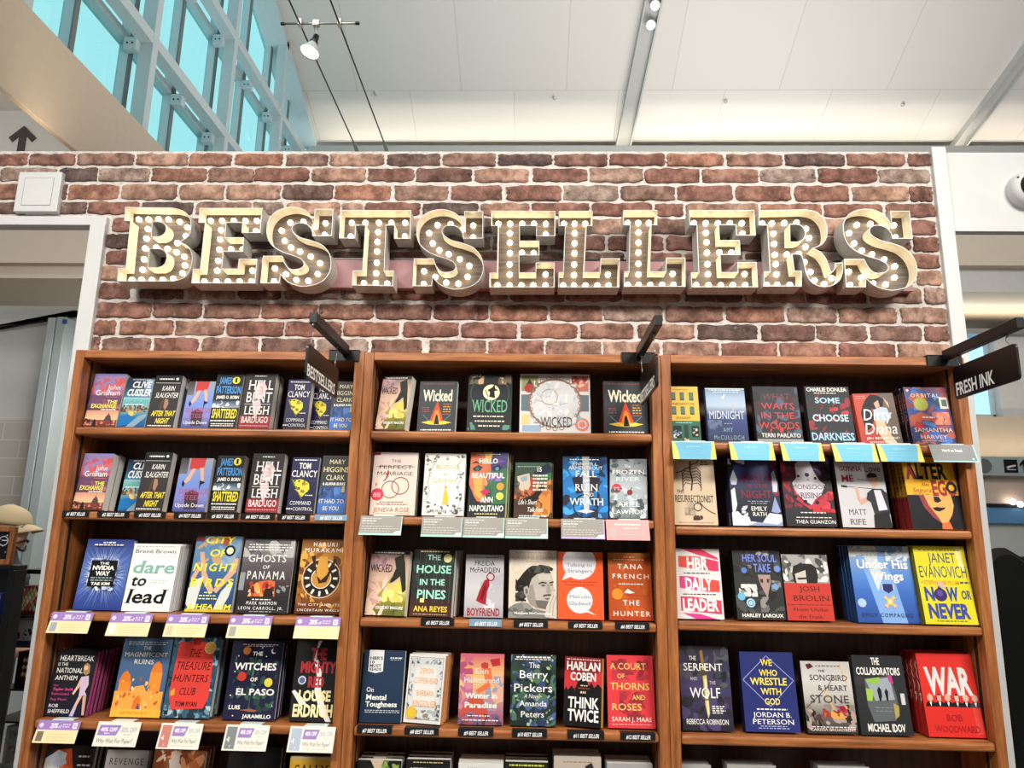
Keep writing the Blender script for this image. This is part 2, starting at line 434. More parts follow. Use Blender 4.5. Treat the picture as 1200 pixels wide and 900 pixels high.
ART['shattered'] = [G('151518', '1a1a1e', '141416'), T('JAMES', .12, .58, .05, .18, '4a93d6', 'b'), C(.74, .11, .14, 'f0e23a'), T('1', .7, .78, .06, .15, K_, 'b'), T('PATTERSON', .06, .97, .22, .36, '4a93d6', 'b'),
  T('JAMES O. BORN', .1, .94, .4, .46, W_, 'b'), R(0, .5, 1, .63, '2c3c54', '8c9aa4'), S(0, .5, 1, .63, 18, .1, ['c4ccd0', '46586c', 'dfe3e4'], 3), T('SHATTERED', .05, .96, .65, .82, 'ecd93a', 'b'), MM(.04, .94, .86, W_, .022), MM(.08, .9, .92, W_, .016), MM(.08, .9, .955, W_, .016)]
ART['bent'] = [G('262224', '2a2426', '2a2224'), R(0, .78, 1, 1, '8e2430'), MM(.3, .7, .05, W_, .018), P([(.45, .18), (.62, .16), (.74, .26), (.7, .42), (.56, .5), (.4, .44), (.36, .3)], 'd9b9bb'), P([(.34, .52), (.6, .5), (.64, .66), (.5, .84), (.4, .7)], 'd2b0b4'),
  T('HELL', .14, .95, .14, .31, W_, 's'), T('BENT', .12, .95, .36, .54, W_, 's'), L([(.1, .575), (.95, .575)], .012, W_), T('LEIGH', .12, .93, .61, .76, W_, 's'), T('BARDUGO', .07, .93, .8, .91, W_, 's'), MM(.05, .95, .955, 'd0a0a0', .014),
  S(.35, .2, .65, .5, 14, .07, ['e6cfd0', 'caa4a8'], 3)]
ART['clancy'] = [G('23234e', '202046', '1a1a38'), MM(.08, .9, .04, W_, .018), T('TOM', .27, .7, .1, .21, W_, 'b'), T('CLANCY', .04, .96, .24, .36, W_, ''), L([(.05, .46), (.95, .42)], .008, '50508a'),
  P([(.12, .42), (.4, .4), (.7, .46), (.74, .58), (.5, .72), (.26, .6)], 'd8c83c'), S(.15, .42, .72, .66, 22, .09, ['e6da50', '8a7a20', '2a2640'], 4), L([(.06, .4), (.5, .76)], .02, '8a7f2c'), MM(.62, .9, .68, W_, .016),
  T('COMMAND', .1, .86, .79, .86, 'dcdcdc', ''), T('CONTROL', .22, .94, .9, .96, 'dcdcdc', ''), MM(.0, .2, .92, W_, .02)]
ART['clark'] = [G('343436', '343436', '353538', '36383e', '3d5f9c', '3f6db4', '35609e'), T('MARY', .27, .83, .07, .15, 'e8dcae'), T('HIGGINS', .08, .98, .2, .29, 'e8dcae'), T('CLARK', .2, .86, .34, .43, 'e8dcae'), T('& ALAFAIR BURKE', .1, .9, .47, .52, W_, 'b'),
  S(0, .55, 1, .8, 12, .2, ['35599a', '4a7cc4', '2c4678'], 4), P([(.46, .6), (.52, .6), (.56, .74), (.44, .74)], '2c4a80'), P([(.08, .56), (.14, .56), (.16, .7), (.08, .7)], '22324c'), P([(.8, .54), (.9, .54), (.9, .64), (.8, .64)], 'c0a868'),
  T('IT HAD TO', .04, .92, .76, .83, 'e8dcae'), T('BE YOU', .2, .76, .88, .95, 'e8dcae')]
ART['nvidia'] = [G('2b3a7c', '4860a4', '5470b0', '3f56a0', '27397e')]+starburst(.5, .5, 90, .34, .78, '93a8d8', 3)+starburst(.5, .5, 70, .3, .5, 'dfe6f4', 5)+[S(.2, .28, .8, .74, 40, .07, ['c3cee8', 'e6ebf6', 'a9b9de'], 4), MM(.38, .64, .045, W_, .018), MM(.2, .84, .08, W_, .016),
  R(.22, .31, .78, .68, '0c0c0e'), T('THE', .4, .6, .335, .37, W_, 'b'), T('NVIDIA', .27, .73, .385, .445, W_, 'B'), T('WAY', .35, .66, .465, .525, W_, 'B'), MM(.27, .74, .55, '9aa', .016), MM(.27, .74, .585, '99aaaa', .016), T('TAE KIM', .3, .7, .62, .66, W_, 'B')]
ART['nvidia'] = [e if not (e[0] == 'm' and e[4] == '9aa') else MM(.27, .74, .55, '99aaaa', .016) for e in ART['nvidia']]
ART['dare'] = [G('eceae8', 'e6e4e2'), MM(.06, .92, .035, '9a9a98', .01), MM(.02, .96, .19, 'c2c0be', .006), T('Brené Brown', .05, .93, .085, .14, '222224', 's'), T('dare', .06, .95, .26, .44, '7fae9f', 'bis'), T('to', .08, .4, .49, .63, '101012', 'bis'), T('lead', .04, .86, .68, .88, '101012', 'bis'),
  MM(.5, .85, .54, 'b0aeac', .01), MM(.5, .8, .575, 'b0aeac', .01), MM(.05, .9, .945, 'c8c6c4', .008)]
ART['birds'] = [G('6f90b0', '5f86ac', '3f6492', '2c4c7c', '28406c'), S(0, 0, 1, .4, 20, .18, ['7f9ab6', '8aa6bc', 'b89a70', '5a80a8'], 2), R(0, 0, .18, .08, '6a3034'), P([(.55, 0), (.8, 0), (.8, .08), (.68, .14), (.56, .1)], '9a4a34'),
  P([(.12, .22), (.22, .22), (.34, .5), (.56, .72), (.48, .78), (.26, .58)], 'd0a488'), P([(.9, .3), (1, .3), (.98, .48), (.62, .76), (.54, .72), (.8, .5)], 'd0a488'), P([(.02, .56), (.14, .4), (.2, .44), (.06, .66)], 'd0a488'),
  P([(0, .9), (0, .7), (.16, .58), (.3, .54), (.26, .7), (.2, .98), (.1, .98)], 'cfd2cc'), P([(.6, .98), (.72, .74), (.9, .6), (.96, .62), (.9, .8), (.78, .97)], 'cfd2cc'), R(0, .965, 1, 1, 'c8aa3c'),
  T('CITY', .2, .86, 0.01, .1, 'f0e030', 'bi'), T('OF', .34, .7, .18, .28, 'f0e030', 'bi'), C(.78, .2, .12, '1c1c1e'), C(.78, .2, .075, 'f2eec0'), T('NIGHT', .04, .96, .37, .47, 'f0e030', 'biw'), T('BIRDS', .02, .94, .57, .67, 'f0e030', 'biw'), MM(.36, .55, .745, 'e6e28a', .014), MM(.26, .62, .785, 'e6e28a', .014), MM(.26, .66, .825, 'e6e28a', .014), T('JUHEA KIM', .02, .97, .9, .965, 'f0e030', 'bi')]
ART['panama'] = [G('3a3a3c', '7c7a7a', '5a5256', '4c4246', '3a2c2c', '232224', '2a2a2c'), S(0, .02, 1, .25, 30, .16, ['8f8d8c', '55565a', 'b5b2b0', '6a696c'], 3), MM(.1, .9, .07, W_, .014), MM(.08, .95, .105, W_, .014), MM(.1, .9, .14, W_, .014),
  T('GHOSTS', .12, .86, .215, .315, W_, ''), T('OF', .42, .56, .36, .41, W_, ''), T('PANAMA', .14, .88, .44, .55, W_, 'w'), R(0, .46, .1, .7, '8a8f92'), P([(.2, .78), (.24, .64), (.4, .58), (.6, .56), (.7, .58), (.72, .78)], 'd0653a'), S(.2, .58, .7, .78, 26, .08, ['f0a050', 'f6d090', 'b03a22', '6a2018'], 4), P([(.5, .78), (.52, .68), (.66, .66), (.7, .78)], '2a1c18'),
  S(.75, .5, 1, .78, 12, .06, ['8c8a8a', '2c2c2c'], 6), MM(.3, .66, .815, W_, .012), T('MARK HARMON', .2, .78, .845, .89, W_, 'w'), T('LEON CARROLL, JR.', .06, .92, .915, .955, W_, 'w'), MM(.28, .7, .975, 'a0a0a0', .01)]
ART['clock'] = [G('6a3a1c', 'a8742c', 'c89038', 'b07a2c', '7a4418', '4c2410'), S(0, .05, 1, .95, 46, .12, ['c08a34', 'd8a648', '8a5220', '6a3a18'], 3), O(.5, .53, .42, .012, 'e0d8c8'), C(.5, .53, .39, '1d1714'), C(.5, .53, .22, 'b98434'), O(.5, .53, .22, .015, 'e8e0d0')]+[L([(.5+.26*math.cos(a), .53+.26*.66*math.sin(a)), (.5+.36*math.cos(a), .53+.36*.66*math.sin(a))], .045, 'e8e0d0') for a in [i*math.pi/6 for i in range(12)]]+[
  P([(.42, .24), (.6, .24), (.66, .5), (.56, .56), (.46, .52), (.36, .5)], 'c8913c'), P([(.24, .24), (.32, .22), (.4, .5), (.5, .56), (.62, .48), (.76, .26), (.8, .28), (.62, .58), (.46, .6)], '30180c'), T('HARUKI', .26, .78, .045, .1, W_, 'w'), T('MURAKAMI', .08, .92, .125, .18, W_, 'w'), T('THE CITY AND ITS', .06, .96, .865, .895, W_, 'w'), T('UNCERTAIN WALLS', .06, .96, .935, .965, W_, 'w')]
ART['anthem'] = [G('202024', '1e1e22', '1a1a2a'), T('HEARTBREAK', .1, .94, .07, .155, W_), T('IS THE', .08, .32, .185, .235, W_), T('NATIONAL', .08, .72, .265, .345, W_), T('ANTHEM', .08, .62, .385, .455, W_), T('How', .08, .2, .52, .55, 'd04a86'), T('Taylor Swift', .08, .58, .575, .615, 'e0408c', 'bi'), T('Reinvented', .08, .5, .645, .685, 'd04a86'), T('Pop Music', .08, .48, .73, .765, 'd04a86'), T('ROB', .08, .3, .82, .87, W_), T('SHEFFIELD', .08, .6, .9, .955, W_),
  P([(.72, .22), (.8, .18), (.88, .22), (.9, .34), (.82, .38), (.74, .34)], 'a5835c'), C(.79, .26, .05, 'e0b89c'), P([(.72, .4), (.9, .38), (.94, .52), (.88, .62), (.94, .68), (.76, .7), (.74, .56)], 'cdb4cc'), P([(.72, .4), (.66, .54), (.58, .66), (.62, .68), (.74, .54)], 'dcb49c'), P([(.76, .69), (.84, .7), (.76, .84), (.72, 1), (.62, 1)], 'd8b0a0'), P([(.86, .7), (.94, .68), (.98, .98), (.92, .98)], 'c89c8c'), P([(.7, .86), (.76, .86), (.72, 1), (.62, 1)], 'b8a8d4')]
ART['ruins'] = [G('4c6684', '48648a', '3f5c84'), MM(.1, .9, .045, 'c8d0d8', .012), MM(.1, .86, .075, 'c8d0d8', .01), T('THE', .42, .58, .105, .15, 'e8e0c8', 's'), T('MAGNIFICENT', .06, .94, .185, .24, 'f0e8d0', 's'), T('RUINS', .28, .68, .275, .335, 'f0e8d0', 's'),
  R(.06, .56, .3, .92, 'e88a34'), P([(.04, .56), (.1, .46), (.17, .42), (.24, .46), (.3, .56)], 'e07a2c'), R(.66, .44, .9, .92, 'ea8e36'), P([(.66, .44), (.7, .34), (.78, .29), (.86, .34), (.9, .44)], 'e07a2c'), R(.0, .68, .98, .92, 'f0a048'), P([(.3, .7), (.4, .62), (.56, .6), (.66, .7)], 'f0a24c'), S(.06, .5, .94, .9, 34, .045, ['f8cc84', 'd06a24', 'f4b868', 'b8541c'], 4),
  P([(.4, .92), (.42, .78), (.5, .72), (.56, .78), (.58, .92)], 'd8722c'), P([(.48, .92), (.52, .82), (.58, .92)], '4a4a74'), R(0, .9, 1, 1, 'f0b040'), T('NAYANTARA ROY', .2, .74, .93, .965, 'a8641c', 's')]
ART['treasure'] = [G('3f5a6c', '2c4a5c', '3a5a70'), S(0, 0, 1, .16, 26, .1, ['5a7c90', '2a3038', '8aa4b0', '24424f'], 2), S(.82, 0, 1, 1, 26, .09, ['2f6a94', '8ab0c4', '1f4058'], 3), S(0, .85, 1, 1, 26, .1, ['6a90a4', '24343e', 'a8c0c8'], 4), S(0, 0, .12, 1, 20, .08, ['2f5a74', '22303a'], 5), P([(.12, .06), (.86, .06), (.9, .3), (.92, .75), (.84, .88), (.16, .9), (.08, .7), (.1, .3)], 'd84038'),
  P([(.38, .03), (.5, 0), (.62, .03), (.56, .1), (.44, .1)], 'a02820'), T('THE', .36, .6, .15, .25, '201418', 'si'), T('TREASURE', .12, .86, .31, .41, '201418', 'i'), T('HUNTERS', .12, .84, .47, .56, '201418', 'i'), T('CLUB', .28, .62, .63, .72, '201418', 'i'), P([(.1, .68), (.18, .64), (.2, .72), (.12, .74)], 'e0a030'), T('TOM RYAN', .24, .7, .8, .86, '201418', 'b'), C(.8, .13, .12, 'd0a050'), O(.8, .13, .12, .012, 'f0d898')]
ART['witches'] = [G('1c1c34', '1b1b34', '22223e'), MM(.2, .9, .045, 'd8c89a', .008), MM(.3, .8, .065, 'd8c89a', .008), S(.1, .2, .95, .9, 46, .07, ['3a5a4c', '2c4a40', '48685a', '24403a'], 5), L([(.5, .2), (.48, .9)], .015, '3a5a4c'), C(.3, .13, .075, 'cf7a34'), C(.27, .46, .085, 'c0392c'), C(.8, .53, .08, 'd8cc4c'), C(.83, .13, .05, W_), C(.85, .12, .045, '1c1c34'), T('THE', .42, .62, .14, .19, W_, 'b'), T('WITCHES', .1, .92, .285, .375, W_, 'b'), T('OF', .44, .58, .47, .52, W_, 'b'), T('EL PASO', .2, .94, .61, .69, W_, 'b'), T('LUIS', .1, .32, .82, .87, W_, 'b'), T('JARAMILLO', .38, .93, .93, .975, W_, 'b'), P([(.3, .88), (.5, .86), (.66, .88), (.6, .9)], '9a5a3c')]+[C(u, v, .012, W_) for u, v in ((.15, .2), (.6, .09), (.9, .3), (.1, .7), (.93, .82), (.2, .95), (.7, .2), (.12, .4))]
ART['red'] = [G('1b1b1d', '1e1e20'), P([(.48, 0), (.56, 0), (.48, .12), (.5, .22), (.62, .4), (.64, .6), (.76, .8), (.94, 1), (.82, 1), (.66, .86), (.5, .64), (.52, .44), (.42, .24)], 'e4dcdc'), P([(.0, .64), (.06, .62), (.3, .74), (.36, .8), (.2, .8)], 'e4dcdc'), T('THE', .34, .7, .09, .24, 'b03038', 'B'), T('MIGHTY', .14, .94, .26, .4, 'b03038', 'B'), T('RED', .34, .7, .45, .58, 'b03038', 'B'), C(.2, .5, .09, 'c8ccd8'), C(.2, .5, .065, '5a6890'), T('LOUISE', .16, .88, .62, .75, 'efe0a8', 'B'), T('ERDRICH', .07, .95, .79, .94, 'efe0a8', 'B')]
ART['animal'] = [G('2a2422', '2c2624'), P([(0, .2), (.2, .06), (.5, .04), (.62, .3), (.66, .8), (.6, 1), (0, 1)], 'c8502c'), P([(0, .16), (.24, .06), (.42, .1), (.4, .26), (.14, .4), (0, .4)], 'c4ccd6'), S(0, .1, .65, 1, 26, .12, ['e0703c', '8cae5c', 'b9c4d4', 'd84f30', 'e8c070'], 7), C(.42, .42, .12, '241a18'), C(.44, .41, .035, W_), P([(.02, .36), (.2, .36), (.1, .46)], '1c1614'), MM(.68, .92, .12, W_, .02), MM(.68, .94, .22, W_, .02), MM(.7, .9, .33, W_, .02), T('Lost', .7, .92, .42, .5, W_, 'i')]
ART['revenge'] = [G('aaa39e', 'a8a09c'), T('REVENGE', .1, .9, .1, .18, '2a2626', 'w'), T('OF THE', .38, .6, .26, .3, '4a4444', 'w')]
ART['into'] = [G('9a5a34', '6a3a22', '3a241c'), S(0, 0, 1, .3, 20, .16, ['d8946a', 'c06a3c', 'e8c8b0', '8a4424'], 2), P([(.3, .12), (.5, .04), (.52, .2), (.36, .26)], 'd8c8c0'), T('INTO', .16, .84, .22, .4, 'e8d8c0', 's')]
ART['black'] = [G('211f1f', '1c1b1b')]
ART['sally'] = [G('f0bc38', 'eab030'), R(.0, 0, 1, .04, 'd8c080'), T('SALLY', .12, .88, .1, .24, '241a12', 's'), MM(.1, .9, .3, '3a2a18', .014)]
# middle case
ART['wickpb'] = [G('6a5c60', 'b8968c', 'cfae98', 'd9c078', '8a8430', '5a5a2c'), R(0, 0, 1, .06, '2c2c28'), S(0, .06, .45, .3, 24, .12, ['a88a90', '8a6a74', 'c49a98'], 2), S(0, .4, .5, 1, 26, .16, ['d8b4a4', 'c99a90', 'e4c8b0'], 3), S(.4, .5, .95, .8, 14, .16, ['e8dc80', 'd8c860'], 4), P([(.62, .12), (.84, .06), (.9, .2), (.98, .6), (.9, .66), (.8, .4), (.66, .48), (.54, .52), (.68, .28)], '26281c'), L([(.62, .4), (.3, .72)], .016, '7a6a4a'), S(.5, .82, 1, 1, 14, .1, ['6a7030', '4a5020'], 5), MM(.1, .85, .03, 'd8d8d0', .016), T('WICKED', .03, .58, .22, .34, '241c20', ''), T('GREGORY MAGUIRE', .26, .95, .86, .905, W_, 'b')]
ART['wicktri'] = [G('3a3f42', '34393c'), MM(.08, .92, .045, '9a5048', .014), T('Wicked', .1, .88, .17, .4, 'e9dfc0', 'b'), C(.5, .82, .01, K_), P([(.1, .83), (.3, .8), (.5, .79), (.7, .8), (.9, .83), (.7, .87), (.5, .88), (.3, .87)], 'ecc040'), P([(.5, .4), (.68, .8), (.32, .8)], 'd8452c'), P([(.45, .62), (.5, .56), (.55, .62), (.62, .82), (.38, .82)], 'e88a34'), P([(.47, .7), (.5, .66), (.53, .7), (.58, .87), (.44, .87)], '1c2018')]+[L([(.5+.2*s, .8), (.5+.36*s, .68)], .012, '6a8aa0') for s in (-1, 1)]+[MM(.66, .86, v, c, .016) for v, c in ((.46, 'd05a40'), (.51, 'e0a040'), (.56, 'e8c860'), (.61, 'e0a040'), (.66, 'c04a40'))]+[MM(.1, .3, v, 'a85048', .014) for v in (.53, .57, .61)]+[MM(.1, .9, .97, W_, .02)]
ART['wickgreen'] = [G('23262a', '2a2d30'), S(.02, .03, .35, .2, 12, .09, ['c8a27a', '6a5a4c'], 2), S(.68, .03, .98, .2, 12, .09, ['c8a27a', '6a5a4c'], 3), O(.5, .36, .44, .012, '3c6a54'), C(.53, .34, .19, 'f0e4b8'), P([(.48, .42), (.5, .34), (.44, .3), (.54, .26), (.6, .2), (.62, .28), (.7, .3), (.6, .32), (.62, .44)], '1a1c18'), L([(.4, .3), (.46, .42)], .02, '1a1c18'), T('WICKED', .1, .9, .47, .68, '6fae88', 's'), MM(.14, .84, .74, 'd8d0b8', .022), MM(.18, .84, .82, 'd8d0b8', .022), MM(.26, .74, .9, 'd8d0b8', .022), S(.03, .85, .2, .98, 8, .06, ['5a8a74'], 5), S(.8, .85, .97, .98, 8, .06, ['5a8a74'], 6)]
ART['wickmap'] = [G('c8c4bf', 'c4c2c0'), R(.02, .03, .26, .3, '8a8a60'), P([(.06, .24), (.14, .08), (.2, .24)], '3c3438'), C(.13, .25, .07, 'a03a34'), R(.74, .03, .98, .3, 'b0685c'), S(.74, .03, .98, .3, 12, .06, ['c8886c', '8a3a38', 'd0a890'], 3), R(.02, .36, .14, .64, '5c6a74'), R(.86, .36, .98, .64, '5c6a74'), R(.03, .7, .14, .86, 'd8b878'), R(.04, .88, .3, .98, '8aa0b4'), C(.88, .86, .1, 'c07a70'), O(.88, .86, .06, .01, 'e8d0c0'), P([(.78, .78), (.86, .72), (.88, .78)], '7aa8b0'),
  O(.5, .5, .38, .025, '8a6a5c'), C(.5, .5, .345, 'c0c0c0')]+[O(.5+.36*math.cos(i*math.pi/12), .5+.36*1.2*math.sin(i*math.pi/12), .035, .008, '7c6458') for i in range(24)]+[S(.2, .12, .8, .9, 40, .06, ['cfccca', 'b8bcc0', 'd8d4d0', 'aeb4b8'], 5), O(.42, .4, .12, .006, '9a8a80'), L([(.66, .36), (.66, .5)], .03, 'e4dcc0'), T('WICKED', .3, .74, .74, .9, '4a3c34', '')]
ART['marriage'] = [G('e8d8d0', 'ead2c6', 'e8c8b8'), T('THE', .4, .62, .12, .165, '3a3030'), T('PERFECT', .14, .88, .21, .27, '3a3030'), L([(.08, .235), (.94, .235)], .012, '3a3030'), T('MARRIAGE', .1, .9, .315, .375, '3a3030'), S(0, 0, .14, .05, 6, .06, ['8a2a30'], 2), P([(.33, .3), (.36, .28), (.35, .4), (.3, .46), (.24, .48), (.3, .42)], 'b03a44'), P([(.08, .52), (.12, .49), (.1, .56)], 'b03a44'), O(.42, .6, .2, .02, '8a5a44'), O(.64, .54, .2, .02, '8a5a44'), C(.14, .68, .14, 'cf3a50'), MM(.06, .22, .655, 'f0d0d0', .012), MM(.05, .23, .68, 'f0d0d0', .012), MM(.06, .22, .705, 'f0d0d0', .012), MM(.2, .74, .79, '7a6a66', .014), MM(.14, .82, .825, '7a6a66', .014), T('JENEVA ROSE', .08, .88, .885, .95, '8a7068'), MM(.1, .9, .97, 'b09a90', .01)]
ART['grim'] = [G('e4e2da', 'e2e0d8', 'dedcd6')]+[S(*b, 16, .045, ['4a4a4c', '8a8c8c', '6a6c6e'], i+3) for i, b in enumerate([(.02, .02, .98, .14), (.02, .1, .2, .95), (.8, .1, .98, .95), (.1, .82, .9, .98)])]+[L([(.1, .1), (.2, .16), (.3, .1), (.14, .3), (.1, .5), (.16, .62), (.06, .8)], .008, '6a6c6e'), L([(.9, .1), (.8, .2), (.92, .4), (.8, .55), (.94, .7), (.86, .9)], .008, '6a6c6e'), T('BLOOD', .28, .86, .19, .25, 'd8cc98', 's'), T('&', .48, .56, .32, .36, 'd8cc98', 's'), T('GRIMM', .2, .8, .42, .48, 'd8c888', 's'), O(.54, .68, .22, .01, 'cfcfca'), P([(.48, .84), (.5, .66), (.54, .55), (.6, .66), (.62, .76), (.6, .86), (.54, .8)], 'd8b83c'), C(.55, .55, .03, 'c8a83c'), T('JASMINE MAS', .12, .88, .91, .955, '5a5c5c', 'w')]
ART['beautiful'] = [G('c4604c', 'c87048', '3c6a50', '2a3a34', '26282c'), P([(0, 0), (.5, 0), (.46, .3), (.4, .5), (.5, .8), (.2, .76), (0, .5)], 'd0704c'), P([(.1, .4), (.36, .38), (.36, .76), (.16, .66)], 'f0a050'), P([(.5, 0), (1, 0), (1, .35), (.6, .4)], '48406e'), P([(.6, .3), (1, .25), (1, .8), (.62, .82)], '386a4c'), P([(0, .5), (.16, .7), (.3, .82), (.3, 1), (0, 1)], '20262c'), P([(.06, .26), (.22, .2), (.34, .24), (.26, .3), (.12, .3)], '2c3c40'), C(.2, .265, .05, '3a6a68'), P([(.58, .26), (.74, .2), (.88, .24), (.8, .3), (.66, .3)], '22303a'), C(.73, .265, .05, '5a8ab0'), P([(.02, .18), (.16, .14), (.3, .2), (.16, .17)], '1a1a1c'), P([(.6, .18), (.8, .13), (.96, .15), (.8, .17)], '7a4ab0'), S(.5, .36, .9, .46, 8, .09, ['8a70c0', '9a4a8a'], 4), P([(.42, .36), (.5, .5), (.46, .54), (.38, .52)], 'e89060'), P([(.3, .62), (.44, .58), (.58, .62), (.44, .68)], 'c02c58'), P([(.34, .0), (.6, 0), (.52, .2), (.44, .16)], 'e8a84c'), C(.84, .54, .1, 'c8953c'), C(.84, .69, .1, 'e0cc58'), MM(.14, .8, .03, W_, .012), T('HELLO', .24, .74, .1, .18, W_, 'b'), T('BEAUTIFUL', .06, .94, .33, .41, W_, 'b'), T('ANN', .34, .66, .7, .785, W_, 'b'), T('NAPOLITANO', .06, .95, .83, .92, W_, 'b'), MM(.2, .8, .955, 'e8d890', .014)]
ART['short'] = [G('3c5648', '3a4c40', '5a4a3c', '3c2c26', '4a3428'), MM(.06, .7, .07, 'a8b8a8', .012), P([(.5, .2), (.9, .0), (1, .1), (1, .3), (.7, .28)], '1c2a40'), P([(.4, .3), (1, .18), (1, .3), (.5, .36)], '2c7044'), P([(.3, .24), (.6, .3), (.7, .5), (.6, .62), (.3, .5)], 'a03a30'), P([(.6, .5), (1, .3), (1, .9), (.5, .98), (.7, .7)], 'c8843c'), S(.55, .4, 1, 1, 18, .12, ['d89a4c', 'b06a30', '7a4424'], 4), P([(.06, .26), (.4, .2), (.44, .42), (.36, .54), (.14, .52)], 'c4b4a0'), O(.06, .4, .08, .025, '2a2a2c'), P([(.14, .28), (.36, .24), (.34, .34), (.2, .36)], '8a9ab0'), S(0, .5, .5, .68, 22, .07, ['a0522c', '7a3a20', 'c06a38'], 6), P([(.2, .68), (.5, .6), (.7, .44), (.9, .4), (.6, .7), (.3, .78)], '201814'), T('15', .62, .74, .09, .17, W_, 'b')]+[MM(.5, .9, v, 'f0e8d8', .03) for v in (.23, .29, .36, .42, .49)]+[T("Life's Short", .12, .62, .68, .77, W_, 'i'), T('Talk Fast', .36, .8, .82, .9, W_, 'i'), MM(.15, .9, .965, W_, .02)]
ART['ruin'] = [G('24486c', '2a6aa8', '2c76b8', '2468a4', '1e4a7c'), S(0, 0, 1, 1, 50, .13, ['2f8ad0', '1c4470', '4aa0dc', '16324e', '2a2c3c'], 3), P([(.44, 0), (.6, 0), (.58, .85), (.52, .95), (.46, .85)], 'b8bcc4'), P([(.2, .36), (.44, .3), (.44, .6), (.3, .62)], '2c2430'), P([(.6, .3), (.84, .36), (.8, .56), (.6, .6)], '2c2430'), O(.5, .82, .28, .03, '20242c'), P([(.3, .9), (.5, .86), (.7, .9), (.5, .93)], 'c8ccd4'), MM(.16, .84, .045, W_, .014), T('JENNIFER L.', .2, .8, .1, .15, W_, 's'), T('ARMENTROUT', .12, .9, .165, .22, W_, 's'), T('FALL', .28, .76, .24, .34, W_, 's'), T('OF', .46, .6, .38, .42, W_, 's'), T('RUIN', .27, .78, .46, .57, W_, 's'), T('AND', .45, .68, .6, .66, W_, 's'), T('WRATH', .14, .9, .69, .8, W_, 's')]
ART['frozen'] = [G('7a8286', '9aa2a6', 'b0b8bc', '9aa4a8', '6a7276'), S(0, 0, 1, .3, 30, .1, ['6a7276', '8c9498', '4c5458'], 2), S(0, .6, 1, 1, 34, .1, ['5c6468', '8a9296', 'c0c8cc', '4a5256'], 3), S(.1, .3, .9, .7, 20, .12, ['c4ccd0', 'a8b0b4'], 4), T('The', .38, .56, .1, .15, W_, 'is'), T('FROZEN', .06, .94, .19, .26, W_, 's'), T('RIVER', .16, .82, .31, .38, 'd8dee0', 's'), C(.18, .5, .13, 'cf3a48'), MM(.1, .27, .485, 'f0d8d8', .014), MM(.1, .27, .515, 'f0d8d8', .014), C(.54, .57, .075, '8e2a34'), L([(.54, .57), (.58, .5), (.6, .48)], .02, '6a2a2c'), S(.02, .42, .34, .58, 14, .04, ['4a5254'], 6), T('ARIEL', .2, .8, .73, .81, W_, 's'), T('LAWHON', .08, .96, .86, .93, W_, 's')]
ART['pines'] = [G('2a2a28', '26302c', '2a2c2a', '3a2420', '4a2a22'), S(0, .05, 1, .75, 40, .12, ['1c2422', '34403a', '223028', '2c2624'], 3)]+[L([(u, .05), (u+.02, .8)], .012, '4a564c') for u in (.15, .3, .52, .58, .75, .9)]+[MM(.16, .86, .025, 'e8d8a0', .014), T('THE', .34, .66, .08, .16, 'b8e8d4', 'b'), C(.83, .13, .1, 'ece4a4'), T('HOUSE', .1, .93, .24, .36, '9fe0c8', 'b'), T('IN THE', .2, .8, .45, .54, 'a8e4cc', 'b'), T('PINES', .16, .84, .61, .74, '9fe0c8', 'b'), R(.24, .74, .34, .8, 'f0d878'), T('ANA REYES', .1, .9, .85, .93, 'f0d048', 'b'), MM(.1, .9, .965, 'c8a878', .012)]
ART['boyfriend'] = [G('a8a4a8', 'bcb8bc', 'c8c4c8', 'b8b4b8', '9a969a'), S(.4, .3, 1, .9, 16, .25, ['d0ccd0', 'b4b0b6'], 3), MM(.2, .84, .04, '5a5458', .012), T('FREIDA', .24, .76, .1, .18, '221e20'), T('McFADDEN', .12, .9, .21, .29, '221e20'), O(.66, .36, .11, .03, '8c1c26'), P([(.5, .42), (.62, .38), (.64, .5), (.58, .6), (.56, .8), (.42, .78), (.3, .74), (.38, .58)], 'a01c28'), P([(.52, .46), (.56, .56), (.46, .74), (.4, .7)], '6a1018'), T('THE', .46, .62, .79, .815, 'a01c28'), T('BOYFRIEND', .08, .92, .855, .975, 'a01c28', 'b')]
